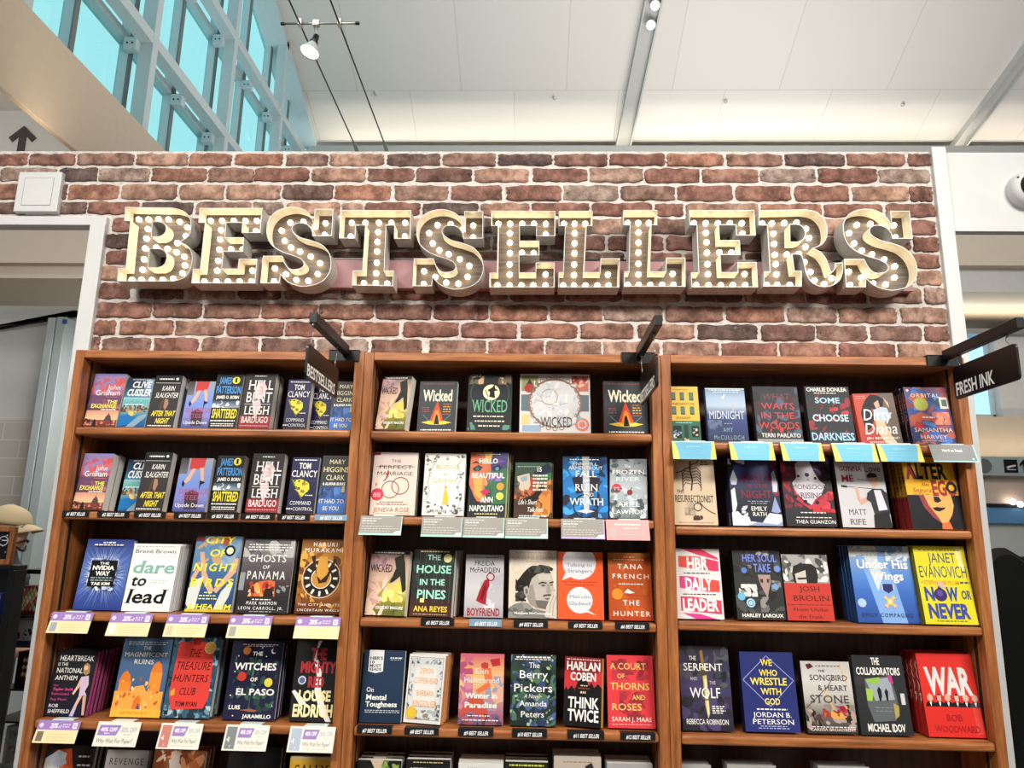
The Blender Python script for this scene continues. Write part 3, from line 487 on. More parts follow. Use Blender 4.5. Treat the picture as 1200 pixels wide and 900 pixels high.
ART['green'] = [G('ddd0bf', 'd8cab8', 'd0c2b0'), MM(.12, .88, .03, '9a9080', .008), T('GREENLIGHTS', .06, .94, .09, .135, 'b09c80', 's'), MM(.34, .64, .17, 'b09c80', .008), O(.16, .28, .09, .008, 'c4b49c'),
  P([(0, .86), (.12, .8), (.28, .77), (.4, .78), (.52, .86), (.66, .88), (.8, .9), (1, .88), (1, 1), (0, 1)], '7a7874'), P([(.28, .78), (.4, .78), (.5, .86), (.44, .92), (.32, .86)], '8e8c88'), S(0, .86, .5, 1, 14, .08, ['6a6864', '5a5854', '8a8884'], 3),
  P([(.38, .56), (.42, .4), (.52, .33), (.7, .31), (.88, .35), (.93, .45), (.92, .52), (.98, .6), (.93, .63), (.93, .7), (.9, .8), (.76, .87), (.6, .86), (.44, .8), (.38, .7)], 'b4aca2'), P([(.38, .56), (.5, .5), (.56, .7), (.6, .86), (.44, .8), (.38, .7)], '948c82'), P([(.6, .36), (.86, .36), (.9, .44), (.64, .45)], 'c4bcb2'),
  P([(.16, .76), (.13, .68), (.2, .62), (.13, .56), (.16, .47), (.24, .4), (.3, .34), (.38, .28), (.46, .24), (.56, .25), (.64, .215), (.76, .225), (.84, .235), (.93, .27), (.9, .31), (.84, .29), (.88, .34), (.72, .33), (.58, .36), (.48, .42), (.44, .5), (.4, .62), (.36, .7), (.3, .74), (.24, .72)], '24221f'), S(.14, .4, .36, .76, 18, .07, ['3a3834', '1a1816', '4a4844'], 5), S(.4, .23, .86, .34, 16, .08, ['3a3834', '1c1a18', '504e48'], 6),
  P([(.31, .56), (.38, .53), (.43, .58), (.42, .66), (.36, .69), (.32, .64)], 'aaa298'), P([(.34, .58), (.39, .57), (.4, .64), (.36, .66)], '6c655c'), P([(.62, .49), (.7, .465), (.79, .48), (.79, .495), (.7, .485), (.63, .505)], '26241f'), P([(.84, .475), (.92, .46), (.94, .475), (.86, .49)], '26241f'), P([(.66, .52), (.72, .508), (.77, .522), (.72, .535)], '4a443e'), P([(.85, .512), (.9, .503), (.93, .512), (.89, .522)], '4a443e'),
  P([(.8, .5), (.84, .5), (.88, .6), (.84, .635), (.78, .62)], '9c948a'), P([(.72, .66), (.82, .645), (.92, .65), (.9, .675), (.8, .67), (.72, .69)], '55504a'), P([(.74, .71), (.84, .7), (.88, .71), (.8, .73)], '6c5c56'), P([(.56, .74), (.7, .74), (.86, .75), (.9, .79), (.76, .86), (.6, .84)], '6a645c'),
  P([(.76, .98), (.78, .84), (.86, .7), (.92, .6), (.95, .61), (.93, .7), (.98, .62), (1, .62), (1, 1)], 'c4bcb0'), L([(.84, .96), (.87, .78), (.94, .66)], .012, '8c857b'), L([(.91, .96), (.93, .8), (.99, .68)], .012, '8c857b'), T('Matthew McConaughey', .12, .9, .91, .945, 'ece6dc', 'bs')]
ART['talking'] = [G('e0592c', 'df562a'), C(.48, .16, .37, 'd8d6da'), P([(.18, .3), (.1, .43), (.36, .36)], 'd8d6da'), MM(.2, .8, .075, 'b0a8a8', .008), T('Talking to', .2, .76, .17, .22, '5a7484', 's'), T('Strangers', .22, .76, .26, .31, '5a7484', 's'), MM(.1, .88, .445, 'b03c1c', .014), MM(.16, .84, .49, 'b03c1c', .014), C(.48, .72, .28, 'd8d6da'), P([(.64, .86), (.84, .94), (.66, .9), (.56, .9)], 'd8d6da'), T('Malcolm', .26, .72, .645, .695, '5a7484', 's'), T('Gladwell', .25, .72, .745, .795, '5a7484', 's')]
ART['hunter'] = [G('a8662c', 'b85a20', 'c04c1c', 'b8441c', 'a83c18'), S(0, .05, 1, .95, 30, .3, ['b8541c', 'c4581e', 'a8481a', 'b04a1a'], 3), MM(.36, .64, .06, 'f0e0c0', .008), MM(.14, .86, .1, 'e8d0b0', .008), T('TANA', .22, .8, .17, .245, W_, 'w'), T('FRENCH', .1, .94, .32, .39, W_, 'w'), MM(.24, .8, .465, W_, .012), C(.2, .62, .125, 'e8862c'), P([(.36, .6), (.44, .54), (.5, .57), (.6, .6), (.48, .61)], W_), L([(.4, .63), (.94, .65)], .006, '7a2c10'), T('THE', .32, .7, .71, .785, W_, 'w'), T('HUNTER', .1, .94, .87, .94, W_, 'w')]
ART['tough'] = [G('22354e', '20324a', '1c2c42'), P([(.12, 0), (.48, 0), (.48, .3), (.3, .325), (.12, .3)], 'dcdcdc'), T("HBR'S", .15, .46, .09, .135, K_, 'b'), T('10', .15, .26, .15, .19, K_, 'b'), T('MUST', .15, .43, .2, .24, K_, 'b'), T('READS', .15, .44, .25, .29, K_, 'b'), MM(.64, .94, .1, W_, .016), MM(.64, .9, .13, 'a8b4c0', .01), T('On', .12, .3, .52, .585, W_, 's'), T('Mental', .12, .62, .62, .69, W_, 'bs'), T('Toughness', .12, .88, .715, .785, W_, 'bs'), MM(.12, .95, .83, 'c0c8d0', .01), MM(.12, .95, .855, 'c0c8d0', .01)]
ART['demon'] = [G('dedcd6', 'd8d6d2'), R(.04, .04, .96, .955, '9a9ca0'), R(.06, .05, .94, .945, 'd0d0ce'), S(.06, .06, .94, .14, 20, .06, ['5a6070', '9aa0a8', 'c0c2c4'], 2), S(.05, .1, .16, .9, 20, .05, ['4a5060', '8a9098'], 3), S(.84, .1, .95, .9, 20, .05, ['4a5060', '8a9098'], 4), S(.06, .78, .94, .94, 26, .07, ['6a7078', 'a8acb0', '8c7c6a'], 5), P([(.2, .22), (.46, .16), (.8, .22), (.8, .76), (.2, .76)], 'dcd8d0'), T('DEMON', .34, .7, .2, .285, 'd88a3c'), T('COPPERHEAD', .2, .84, .345, .43, 'd88a3c'), T('BARBARA', .3, .76, .53, .61, 'd88a3c'), T('KINGSOLVER', .22, .86, .675, .76, 'd88a3c'), C(.2, .86, .15, 'dcb83c'), O(.2, .86, .11, .01, 'c09a28')]
ART['winter'] = [G('c0586c', 'd89a6c', 'd8b878', 'c88a78', 'a06a80', '8a4a64'), S(.6, .3, 1, .8, 16, .2, ['e0b070', 'a8848c', 'd0a088', '8a90a8'], 3), S(0, 0, .3, .3, 12, .12, ['a84a70', 'c0607c'], 4), S(0, .3, .3, .8, 10, .18, ['c87a94', 'b46484'], 8), C(.56, .17, .07, 'b0442c'), P([(.48, .14), (.64, .13), (.64, .22), (.5, .24)], 'b83c30'), P([(.68, .08), (.9, .06), (.92, .16), (.74, .18)], 'b02c34'), P([(.52, .22), (.7, .2), (.74, .36), (.68, .48), (.44, .56), (.38, .52), (.6, .42)], 'd8683c'), P([(.24, .64), (.5, .6), (.66, .8), (.6, .98), (.3, .8), (.06, .9), (0, .84)], 'b84c3c'), S(0, .85, 1, 1, 24, .08, ['3c3c54', '8a3c44', '6a5a78'], 6), T('Elin', .36, .66, .21, .29, 'e8dcd0', 's'), T('Hilderbrand', .1, .9, .34, .42, 'e8dcd0', 's'), T('Winter in', .14, .86, .56, .635, W_, 'b'), T('Paradise', .14, .86, .69, .765, W_, 'b'), MM(.2, .7, .87, W_, .012), MM(.1, .9, .93, W_, .012)]
ART['berry'] = [G('2c3a3c', '283838', '222c30'), S(0, 0, 1, 1, 40, .15, ['3c5a48', '2a4434', '4c6c54', '1c2826'], 3), S(0, 0, 1, 1, 40, .1, ['4a5c84', '38466c', '6478a0', '2c3858'], 5), S(0, 0, 1, 1, 30, .04, ['8a9cc0', '7a9a6c', 'a8b880'], 6), MM(.12, .9, .03, W_, .02), MM(.08, .94, .065, W_, .012), T('The', .4, .64, .115, .195, W_, ''), T('Berry', .2, .82, .23, .34, W_, ''), T('Pickers', .08, .92, .42, .53, W_, ''), T('A Novel', .3, .64, .56, .62, 'e0dcd0', 'i'), T('Amanda', .2, .8, .655, .73, W_, ''), T('Peters', .24, .74, .8, .88, W_, '')]
ART['twice'] = [G('7a1c20', '8c1c22', '1c1618', '161416'), MM(.05, .95, .03, 'e8c8c0', .014), P([(0, .2), (.3, .24), (.36, .44), (0, .5)], 'c03038'), P([(.6, .3), (1, .2), (1, .46), (.66, .46)], 'c03038'), P([(0, .5), (.06, .44), (.1, .5), (.2, .42), (.28, .5), (.34, .4), (.42, .3), (.5, .26), (.58, .32), (.66, .42), (.72, .36), (.8, .44), (.9, .38), (1, .44), (1, 1), (0, 1)], '141214'), T('HARLAN', .06, .95, .07, .195, W_, 'b'), T('COBEN', .16, .84, .225, .345, W_, 'b'), MM(.44, .62, .41, 'e0d0a0', .016), MM(.38, .68, .45, 'a04040', .014), MM(.44, .58, .5, 'e0d0a0', .03), T('THINK', .12, .93, .585, .74, W_, 'b'), T('TWICE', .12, .93, .76, .925, W_, 'b')]
ART['thorns'] = [G('d83c44', 'd43a42', 'd03a42'), S(.1, .05, .9, .35, 30, .12, ['a03038', '8c2a32', 'b8343c'], 3), S(.25, .5, .8, .9, 30, .12, ['a03038', '8c2a32', 'b8343c'], 4), T('A COURT', .06, .84, .11, .2, 'f0d070', 's'), T('OF', .22, .38, .26, .325, 'f0d070', 's'), T('THORNS', .06, .9, .385, .48, 'f0d070', 's'), T('AND', .52, .8, .55, .615, 'f0d070', 's'), T('ROSES', .08, .72, .67, .76, 'f0d070', 's'), T('SARAH J. MAAS', .08, .92, .85, .91, 'f4e4d0', ''), MM(.08, .92, .945, 'e8a8a0', .01)]
# right case
ART['shop'] = [G('e6b84c', 'e4b448'), MM(.14, .64, .05, '8a6a2c', .012), R(0, .63, 1, 1, '2f6650')]+[R(u, v, u+.15, v+.15, '3c5a4c') for u in (.06, .36, .68) for v in (.11, .37)]+[R(u+.02, v+.015, u+.13, v+.12, '567868') for u in (.06, .36, .68) for v in (.11, .37)]+[T('MORE DAYS AT THE', .08, .84, .3, .345, '7a5c24', ''), T('BOOKSHOP', .2, .68, .555, .6, '7a5c24', ''), MM(.16, .74, .66, 'c8e0d0', .012), R(.06, .72, .34, .94, '16221e'), R(.44, .7, .58, .98, '1c3a30'), R(.7, .72, .94, .92, '16221e'), S(.06, .8, .34, .94, 10, .06, ['a8c8e0', '4a80b0', 'e0e0e0'], 3), S(.72, .76, .92, .9, 8, .05, ['c8b090', 'e0d8c8'], 4), S(.3, .94, .7, 1, 8, .05, ['d8c088'], 5)]
ART['midnight'] = [G('7a90a8', '9ab0c8', 'a8b8c8', '3c4c74', '2c3c70', '22305c', '1c2844'), R(0, 0, 1, .02, 'd0d8e0'), MM(.1, .9, .03, W_, .012), MM(.2, .85, .07, W_, .008), S(0, .6, .5, .9, 16, .18, ['44506e', '5a6888', '2c3860'], 3), P([(.4, .18), (.48, .12), (.5, .14), (.44, .2)], 'e8e0d8'), L([(.68, .3), (.68, .42)], .03, 'c8a894'), T('MIDNIGHT', .06, .94, .43, .58, 'c8d0e0', ''), MM(.42, .62, .66, 'c0c8d4', .008), T('AMY', .38, .62, .74, .82, '8aa4a8', 'w'), T('McCULLOCH', .14, .88, .88, .96, '8aa4a8', 'w')]
ART['woods'] = [G('23252c', '2c3038', '282a30', '202226', '2a2a2c'), S(0, 0, 1, .9, 34, .12, ['34485c', '1a1c22', '44546a', '3a2226'], 3), T('WHAT', .2, .8, .13, .24, '7a3838', 'i'), T('WAITS', .16, .88, .3, .41, 'c03c3c', ''), T('IN THE', .14, .86, .47, .58, 'c03c3c', ''), T('WOODS', .06, .95, .64, .76, 'c83a3a', ''), S(.3, .6, .7, .85, 10, .06, ['b03434'], 5), T('TERRI PARLATO', .1, .95, .84, .91, W_, ''), R(0, .94, 1, 1, '8c8c8e')]
ART['choose'] = [G('1f2226', '24272b', '22252a'), S(0, .1, 1, .9, 22, .1, ['6a2428', '3a1c20', '8a2c30'], 3), S(.5, .3, 1, .5, 8, .1, ['b03438', '8a2c30'], 4), T('CHARLIE DONLEA', .04, .95, .02, .09, W_, 'b'), MM(.2, .7, .115, W_, .014), T('SOME', .2, .76, .2, .3, 'a9c8dc', 'b'), T('CHOOSE', .1, .9, .5, .62, 'c0d8e4', 'b'), T('DARKNESS', .03, .97, .82, .95, '9cc4dc', 'b')]
ART['dirty'] = [G('bc4a3c', 'b84434', 'a83c30'), P([(.6, 0), (1, 0), (1, 1), (.75, 1)], '6c5c54'), MM(.06, .3, .05, 'e0b0a0', .01), MM(.06, .3, .09, 'e0b0a0', .01), P([(.3, .12), (.44, .02), (.6, .04), (.74, .12), (.7, .26), (.5, .34), (.4, .3), (.44, .5), (.3, .7), (.16, .76), (.12, .4), (.2, .24)], '16161a'), P([(.48, .2), (.6, .14), (.62, .26), (.52, .32)], 'c89a84'), P([(.44, .34), (.62, .28), (.78, .3), (.84, .5), (.6, .62), (.46, .5)], 'b0bcc8'), P([(.74, .08), (.84, .2), (.84, .3), (.78, .2)], 'cfa890'), P([(.42, .5), (.66, .6), (.74, .82), (.86, 1), (.58, 1), (.46, .8)], 'e0b494'), T('Dirty', .16, .84, .32, .54, 'f0ece6', 'i'), T('Diana', .14, .92, .6, .82, 'f0ece6', 'i'), T('JEN BESSER AND', .14, .94, .88, .92, W_, ''), T('SHANA FESTE', .2, .84, .955, .99, W_, '')]
ART['orbital'] = [G('6a4a60', '4a6094', '3c5c9c', '6a5a84', '4c466c', '3c3850'), S(0, 0, 1, 1, 40, .2, ['c0664c', '3f6ab0', '8a4a54', '5a86c4', 'a85a50', '3a4a74'], 3), C(.34, .3, .17, 'b4c060'), O(.34, .3, .17, .03, 'd0a05a'), C(.2, .68, .1, 'b84444'), S(.5, .44, .95, .66, 14, .12, ['d07060', 'c04850', 'e09070'], 6), C(.8, .27, .12, '3c4c44'), R(.78, .18, .97, .38, 'd8d8d0'), R(.82, .22, .94, .34, '5c6c64'), C(.08, .06, .03, W_), T('ORBITAL', .14, .8, .115, .18, W_, 'w'), MM(.32, .6, .525, W_, .02), T('SAMANTHA', .08, .96, .72, .79, 'f0c8b8', ''), T('HARVEY', .2, .8, .84, .91, 'e8c0c8', ''), MM(.2, .8, .94, 'c0b0c0', .008)]
ART['resur'] = [G('d4bfa4', 'ceb89c', 'c8b296'), L([(.46, .06), (.44, .2), (.48, .35), (.44, .5)], .035, '2c241e'), L([(.46, .12), (.6, .08), (.66, .04)], .02, '2c241e'), L([(.44, .14), (.3, .2), (.1, .24)], .02, '2c241e')]+[L([(.46, .18+i*.045), (.46+s*.14, .16+i*.045), (.46+s*.22, .22+i*.045), (.46+s*.2, .28+i*.045)], .018, '4a3e34') for i in range(6) for s in (-1, 1)]+[T('THE', .1, .26, .49, .535, K_, 's'), T('RESURRECTIONIST', .05, .93, .57, .67, '1c1814', 's'), S(.26, .68, .5, .86, 16, .1, ['8a7a68', 'a89880'], 4), L([(.5, .7), (.6, .66), (.7, .74), (.82, .8), (.96, .84)], .016, '2c241e'), O(.56, .74, .1, .02, '3a2c24'), S(.44, .84, .66, .93, 10, .06, ['5a3028', '3a2420'], 6), MM(.7, .86, .06, '4a3c30', .016), MM(.68, .9, .1, '4a3c30', .016), MM(.1, .9, .96, 'a8927c', .008)]
ART['north'] = [G('3c4066', '3a4070', '2a2e44', '1c2028', '22283c'), P([(0, 0), (.2, 0), (.1, .2), (0, .3)], '1a1a20'), S(0, 0, .35, .12, 14, .08, ['16161c', 'c8ccd8'], 3), S(.84, 0, 1, .6, 20, .07, ['8a1c3c', '6a1830', 'a82448'], 4), T('NORTH', .24, .88, .27, .38, '8e2236', 's'), T('IS THE', .36, .78, .41, .46, '8e2236', 's'), T('NIGHT', .22, .84, .5, .61, '8e2236', 's'), P([(.02, .34), (.1, .2), (.17, .34), (.14, .42), (.04, .42)], 'ccd2e0'), P([(.02, .5), (.1, .46), (.12, .7), (.06, .84), (.02, .84)], 'dde0e8'), P([(.88, .24), (.94, .2), (.98, .4), (.96, .52), (.87, .52)], 'c8ccd8'), P([(.8, .8), (.9, .58), (.99, .8), (.92, .82)], '8a9ac8'), P([(0, .82), (.12, .8), (.2, .86), (.34, .88), (.36, .94), (.6, .96), (.66, .9), (.76, .82), (1, .84), (1, 1), (0, 1)], 'dfe2ea'), S(.2, .72, .36, .88, 8, .06, ['c8ccd4'], 7), MM(.34, .78, .65, 'a0a8b8', .01), MM(.4, .72, .68, 'a0a8b8', .01), T('EMILY', .4, .72, .73, .79, W_, 's'), T('RATH', .42, .7, .81, .865, W_, 's'), P([(.3, 1), (.5, .95), (.9, .98), (1, .93), (1, 1)], '8a96b8')]
ART['monsoon'] = [G('4a2a34', '3a2c34', '2a2a30', '221f24'), S(0, 0, .4, .75, 34, .1, ['8c2434', 'b02a38', '4a1c28', '6a2030'], 3), S(.6, 0, 1, .4, 20, .14, ['1c181c', '3a2c3c', '7a60a0'], 4), S(.55, .5, 1, .8, 24, .12, ['c02c34', 'a82430', 'd8404a'], 5), P([(.3, .1), (.44, .03), (.6, .06), (.66, .2), (.76, .34), (.86, .4), (.76, .55), (.62, .62), (.54, .7), (.38, .62), (.24, .5), (.2, .38), (.3, .3)], 'ccc4cc'), P([(.2, .4), (.3, .58), (.46, .7), (.6, .7), (.8, .56), (.9, .5), (.84, .7), (.5, .76), (.24, .62)], 'b83440'), C(.52, .26, .045, '2c2444'), C(.34, .28, .03, '2c2444'), C(.68, .31, .03, '2c2444'), C(.42, .65, .04, '1c1620'), C(.66, .66, .04, '1c1620'), C(.24, .58, .035, '1c1620'), T('A', .5, .56, .31, .35, '3a3440', 's'), T('MONSOON', .18, .92, .4, .47, '4a4450', 's'), T('RISING', .34, .8, .52, .6, '4a4450', 's'), MM(.3, .8, .8, W_, .012), MM(.2, .9, .87, W_, .01), T('THEA GUANZON', .18, .97, .91, .96, W_, '')]
ART['mom'] = [G('c4c2c4', 'c8c6c8', 'c0bec0'), T("YOUR MOM'S", .1, .96, .0, .065, '9c2c3c', 'sb'), T('GONNA', .08, .56, .11, .18, '9c2c3c', 'sb'), T('Love', .62, .94, .09, .19, '2a2a2c', ''), T('ME', .1, .36, .24, .34, '9c2c3c', 'sb'), L([(.42, .3), (.62, .31)], .008, '3a3a3c'), L([(.1, .41), (.94, .45)], .012, '2a2a2c'), P([(.08, .39), (.2, .4), (.2, .43), (.08, .42)], '1c1c1e'), P([(.64, .24), (.72, .2), (.84, .22), (.86, .3), (.66, .3)], '3a2c24'), P([(.66, .28), (.85, .27), (.84, .38), (.76, .43), (.68, .37)], 'd8a890'), P([(.36, .42), (.42, .42), (.44, .6), (.58, .56), (.6, .62), (.44, .68), (.38, .6)], 'd0a08a'), P([(.6, .5), (.72, .44), (.9, .44), (1, .5), (1, .8), (.94, .82), (.7, .9), (.64, .64), (.56, .6)], '2c2e30'), P([(.74, .46), (.88, .46), (.96, .74), (.78, .76)], 'd8d4e0'), P([(.66, .82), (.98, .76), (1, 1), (.64, 1)], '1c1c1e'), T('MATT', .16, .52, .74, .82, '5a5458', 's'), T('RIFE', .16, .48, .88, .96, '5a5458', 's')]
ART['alter'] = [R(0, 0, 1, .56, 'e8ac24', 'e8b02c'), R(0, .54, 1, 1, '16161c'), P([(.22, .54), (.84, .54), (.86, .68), (.8, .8), (.7, .9), (.58, .93), (.42, .84), (.28, .7)], 'dda45c'), P([(.22, .54), (.32, .54), (.38, .68), (.52, .84), (.58, .93), (.42, .84), (.28, .7)], '8c3c3c'), P([(.5, .56), (.6, .56), (.64, .62), (.56, .645), (.5, .63)], '1c1416'), P([(.44, .715), (.54, .7), (.6, .71), (.7, .705), (.66, .735), (.56, .765), (.48, .75)], '1c1416'), P([(.56, .97), (.58, .92), (.72, .9), (.76, 1), (.56, 1)], 'd06838'), T('ALTER', .04, .84, .09, .31, '1c1a20', 'B'), T('A', .04, .21, .09, .31, 'a02c34', 'B'), T('EGO', .5, .98, .33, .54, '9c2c34', 'B'), O(.88, .435, .11, .05, '1c1a20'), T('Alex', .3, .46, .37, .42, '9a4430', 'i'), T('Segura', .12, .48, .44, .5, '9a4430', 'i'), MM(.12, .46, .525, '8a5c20', .008)]
ART['hbr'] = [G('d4d0d0', 'd6d2d2'), P([(.16, 0), (.6, 0), (.96, .13), (.96, .16), (.52, .09)], 'd0385c'), P([(.1, .11), (.5, .11), (.96, .18), (.96, .325), (.86, .325), (.1, .27)], 'd84a3c'), P([(.5, .11), (.96, .18), (.96, .325), (.7, .31)], 'd0385c'), P([(.1, .4), (.3, .4), (.95, .46), (.95, .62), (.7, .62), (.1, .57)], 'd83c78'), P([(.5, .42), (.95, .46), (.95, .62), (.5, .6)], 'd84a3c'), P([(.1, .69), (.36, .69), (.96, .74), (.96, .93), (.1, .89)], 'd03c54'), P([(.12, .92), (.5, .93), (.85, 1), (.4, 1)], 'd83c84'), T('HBR', .28, .74, .125, .3, 'e6e2e2', 'B'), MM(.2, .76, .35, '3a2c2c', .016), T('DAILY', .22, .8, .42, .595, 'e6e2e2', 'B'), MM(.16, .86, .65, '3a2c2c', .014), T('LEADER', .14, .9, .715, .885, 'e6e2e2', 'B')]
ART['soul'] = [G('2c2c2c', '303030', '2a2a2a'), S(0, 0, 1, 1, 40, .12, ['3a3a3a', '242424', '4a4a48'], 3), S(.5, .0, .8, .08, 8, .07, ['a8a8a0', '5a5a5c'], 4), P([(.5, .36), (.76, .36), (.76, .46), (.7, .6), (.66, .7), (.6, .6), (.54, .5)], 'a48a84'), P([(.54, .42), (.6, .42), (.6, .48), (.55, .47)], '3a2c2c'), P([(.68, .42), (.74, .42), (.72, .48), (.68, .47)], '3a2c2c'), S(.08, .5, .46, .68, 18, .09, ['d8d8d4', '8a8c8c', 'c8c8c8'], 6), S(.5, .68, .7, .9, 10, .1, ['8a8884', '6a6864'], 7), S(.76, .44, .96, .6, 8, .08, ['6a6864', '8a8884'], 8), C(.22, .3, .06, '5a7ac8'), C(.92, .27, .07, '6a8ad4'), C(.84, .53, .06, '6a9ad4'), C(.12, .68, .08, '6ab0d0'), C(.3, .77, .09, 'a8d0e0'), O(.3, .77, .06, .015, '3a5a70'), T('HER SOUL', .2, .92, .06, .17, '7488d8', 'b'), T('TO', .3, .38, .22, .27, 'a8a8a8', 'b'), T('TAKE', .42, .78, .2, .32, '7488d8', 'b'), T('HARLEY LAROUX', .1, .95, .92, .97, W_, 'b')]
ART['brolin'] = [G('a8a6a4', '8a8886', '7a7876'), S(0, 0, 1, .42, 40, .1, ['c8c6c4', '6a6866', 'dcdad8', '4a4846'], 3), P([(.2, .3), (.24, .18), (.4, .14), (.64, .14), (.74, .2), (.76, .34), (.72, .46), (.24, .46)], '242220'), P([(.26, .3), (.5, .24), (.5, .46), (.28, .46)], 'c4bcb4'), P([(.3, .36), (.5, .35), (.5, .38), (.32, .39)], '2a2624'), R(0, .44, 1, 1, 'bc3a30'), T('JOSH', .32, .76, .485, .565, '3a1c18', 's'), T('BROLIN', .16, .94, .625, .705, '3a1c18', 's'), MM(.02, .98, .76, '5a201a', .01), T('From Under', .14, .9, .81, .86, '2c1a18', 's'), T('the Truck', .24, .76, .915, .965, '2c1a18', 's')]
ART['wings'] = [G('8ca4bc', '7898c8', '5080c8', '3c68b4', '3458a4', '2c4c94'), P([(.1, 0), (.5, 0), (.7, .5), (.8, 1), (.4, 1), (.24, .4)], '7ca4dc'), P([(.2, 0), (.44, 0), (.5, .4), (.4, .6), (.3, .3)], 'c8d0d4'), S(.6, 0, 1, .2, 20, .12, ['a8b8c8', '7898c0', 'd0d8dc'], 3), S(0, 0, .5, .15, 12, .12, ['c0c4bc', 'd8d4c0'], 4), MM(.2, .74, .065, '6a7484', .012), MM(.2, .7, .115, '6a7484', .012), T('Under His', .1, .94, .18, .3, W_, 'bs'), T('Wings', .3, .84, .34, .45, W_, 'bs'), P([(.48, .5), (.64, .5), (.64, .58), (.56, .62), (.48, .58)], '2c2c64'), L([(.47, .5), (.47, .58)], .012, 'd8d4e0'), L([(.65, .5), (.65, .58)], .012, 'd8d4e0'), C(.56, .73, .06, 'd8a850')]+[P([(.56, .73), (.56+.12*math.cos(a-.3), .73+.12*.8*math.sin(a-.3)), (.56+.12*math.cos(a+.3), .73+.12*.8*math.sin(a+.3))], 'e0b870') for a in [i*math.pi/2+.78 for i in range(4)]]+[C(.56, .73, .035, 'f0dca0'), C(.1, .75, .07, 'a8c0dc'), T('EMILY COMPAGNO', .08, .9, .875, .925, '2c3c68', 'w')]
ART['never'] = [G('dcd02c', 'd8cc28', 'd8ca24'), P([(.8, 0), (.92, 0), (.94, .3), (.84, .3)], 'e8e090'), MM(.1, .9, .045, '6a6a20', .016), T('JANET', .26, .8, .09, .22, '3a4c74', ''), T('EVANOVICH', .05, .96, .26, .41, '3a4c74', ''), T('A', .05, .08, .455, .49, '3a4c74', ''), T('STEPHANIE PLUM', .1, .78, .45, .5, 'd08a2c', 'b'), MM(.8, .98, .46, '3a4c74', .025), T('N', .08, .26, .53, .7, '3c4a98', 'B'), C(.38, .63, .125, '3c2c64'), C(.37, .61, .06, '5a4a94'), P([(.34, .55), (.38, .51), (.42, .55)], '3c2c64'), S(.32, .46, .5, .54, 8, .06, ['c8a8b0', 'd0b890'], 5), T('W', .5, .72, .53, .7, '3c4a98', 'B'), T('OR', .78, .96, .57, .68, '3c4a78', 'b'), T('NEVER', .1, .88, .74, .92, '3c4a98', 'B'), MM(.22, .8, .95, '8a8430', .014)]
ART['serpent'] = [G('2c2a34', '3c3454', '423a60', '342e48', '26242c'), S(0, 0, 1, .4, 30, .14, ['2a2a30', '3a3844', '4c4a54'], 3), S(0, .6, 1, 1, 30, .14, ['28262e', '4a4066', '34303c'], 4), S(.7, 0, 1, .5, 24, .08, ['3a3c40', '52545a', '24242a'], 5), P([(.42, .06), (.48, .05), (.5, .22), (.44, .22)], '8a6c34'), P([(.45, .24), (.53, .24), (.55, .8), (.51, .86), (.47, .7)], 'c8b070'), P([(.49, .4), (.52, .4), (.53, .8), (.51, .82)], 'f0e4b0'), P([(.36, .3), (.56, .28), (.6, .34), (.4, .37)], '4a4034'), O(.5, .58, .11, .025, '5a544c'), T('THE', .2, .34, .125, .175, W_, ''), T('SERPENT', .08, .86, .21, .3, W_, ''), T('AND', .2, .34, .375, .415, 'c8c0c8', ''), T('THE', .58, .7, .42, .46, 'c8c0c8', ''), T('WOLF', .18, .78, .5, .62, W_, ''), MM(.6, .84, .71, W_, .012), MM(.6, .82, .735, W_, .012), MM(.6, .86, .76, W_, .012), MM(.6, .8, .785, W_, .012), T('REBECCA ROBINSON', .08, .9, .865, .925, W_, '')]
ART['wrestle'] = [G('28306c', '262e6a', '2a3270'), L([(.5, .05), (.97, .36), (.5, .69), (.03, .36), (.5, .05)], .012, '9aa0d0'), T('WE', .38, .6, .095, .175, 'ecd44c', 'b'), T('WHO', .34, .68, .225, .305, 'ecd44c', 'b'), T('WRESTLE', .16, .84, .33, .42, 'ecd44c', 'b'), T('WITH', .34, .72, .46, .54, 'ecd44c', 'b'), T('GOD', .4, .68, .585, .665, 'ecd44c', 'b'), MM(.24, .8, .715, W_, .016), T('JORDAN B.', .16, .86, .76, .82, W_, 's'), T('PETERSON', .14, .9, .845, .905, W_, 's'), MM(.28, .76, .925, 'b0b4d8', .01), MM(.24, .8, .95, 'b0b4d8', .01)]
ART['song'] = [G('c0bcba', 'c8c4c0', 'b8b2ac', '6a625c', '2c2826'), S(0, .6, 1, .95, 40, .1, ['4a3c38', '8a7c74', 'a89890', '2c2420'], 3), P([(.1, .05), (.2, .03), (.26, .08), (.14, .12)], '5a2024'), L([(.02, .66), (.5, .36), (.64, .22)], .014, '4a3a34'), L([(.42, .38), (.6, .72)], .02, 'd8b848'), L([(.8, .04), (.9, .3)], .02, 'd8b860'), S(.3, .66, .5, .78, 8, .07, ['a03428', 'c86a3c'], 5), S(.5, .62, .85, .8, 18, .08, ['8c2434', 'b03848', 'c06470', 'd8a050'], 6), MM(.3, .8, .06, '5a504c', .01), T('THE', .34, .48, .12, .15, '4a4244', 's'), T('SONGBIRD', .16, .92, .19, .27, '443c40', 's'), T('& HEART', .3, .9, .335, .41, '443c40', 's'), T('STONE', .12, .9, .475, .58, '443c40', 's'), MM(.1, .94, .905, W_, .01), T('CARISSA BROADBENT', .06, .96, .925, .965, 'e8e0d8', 's')]
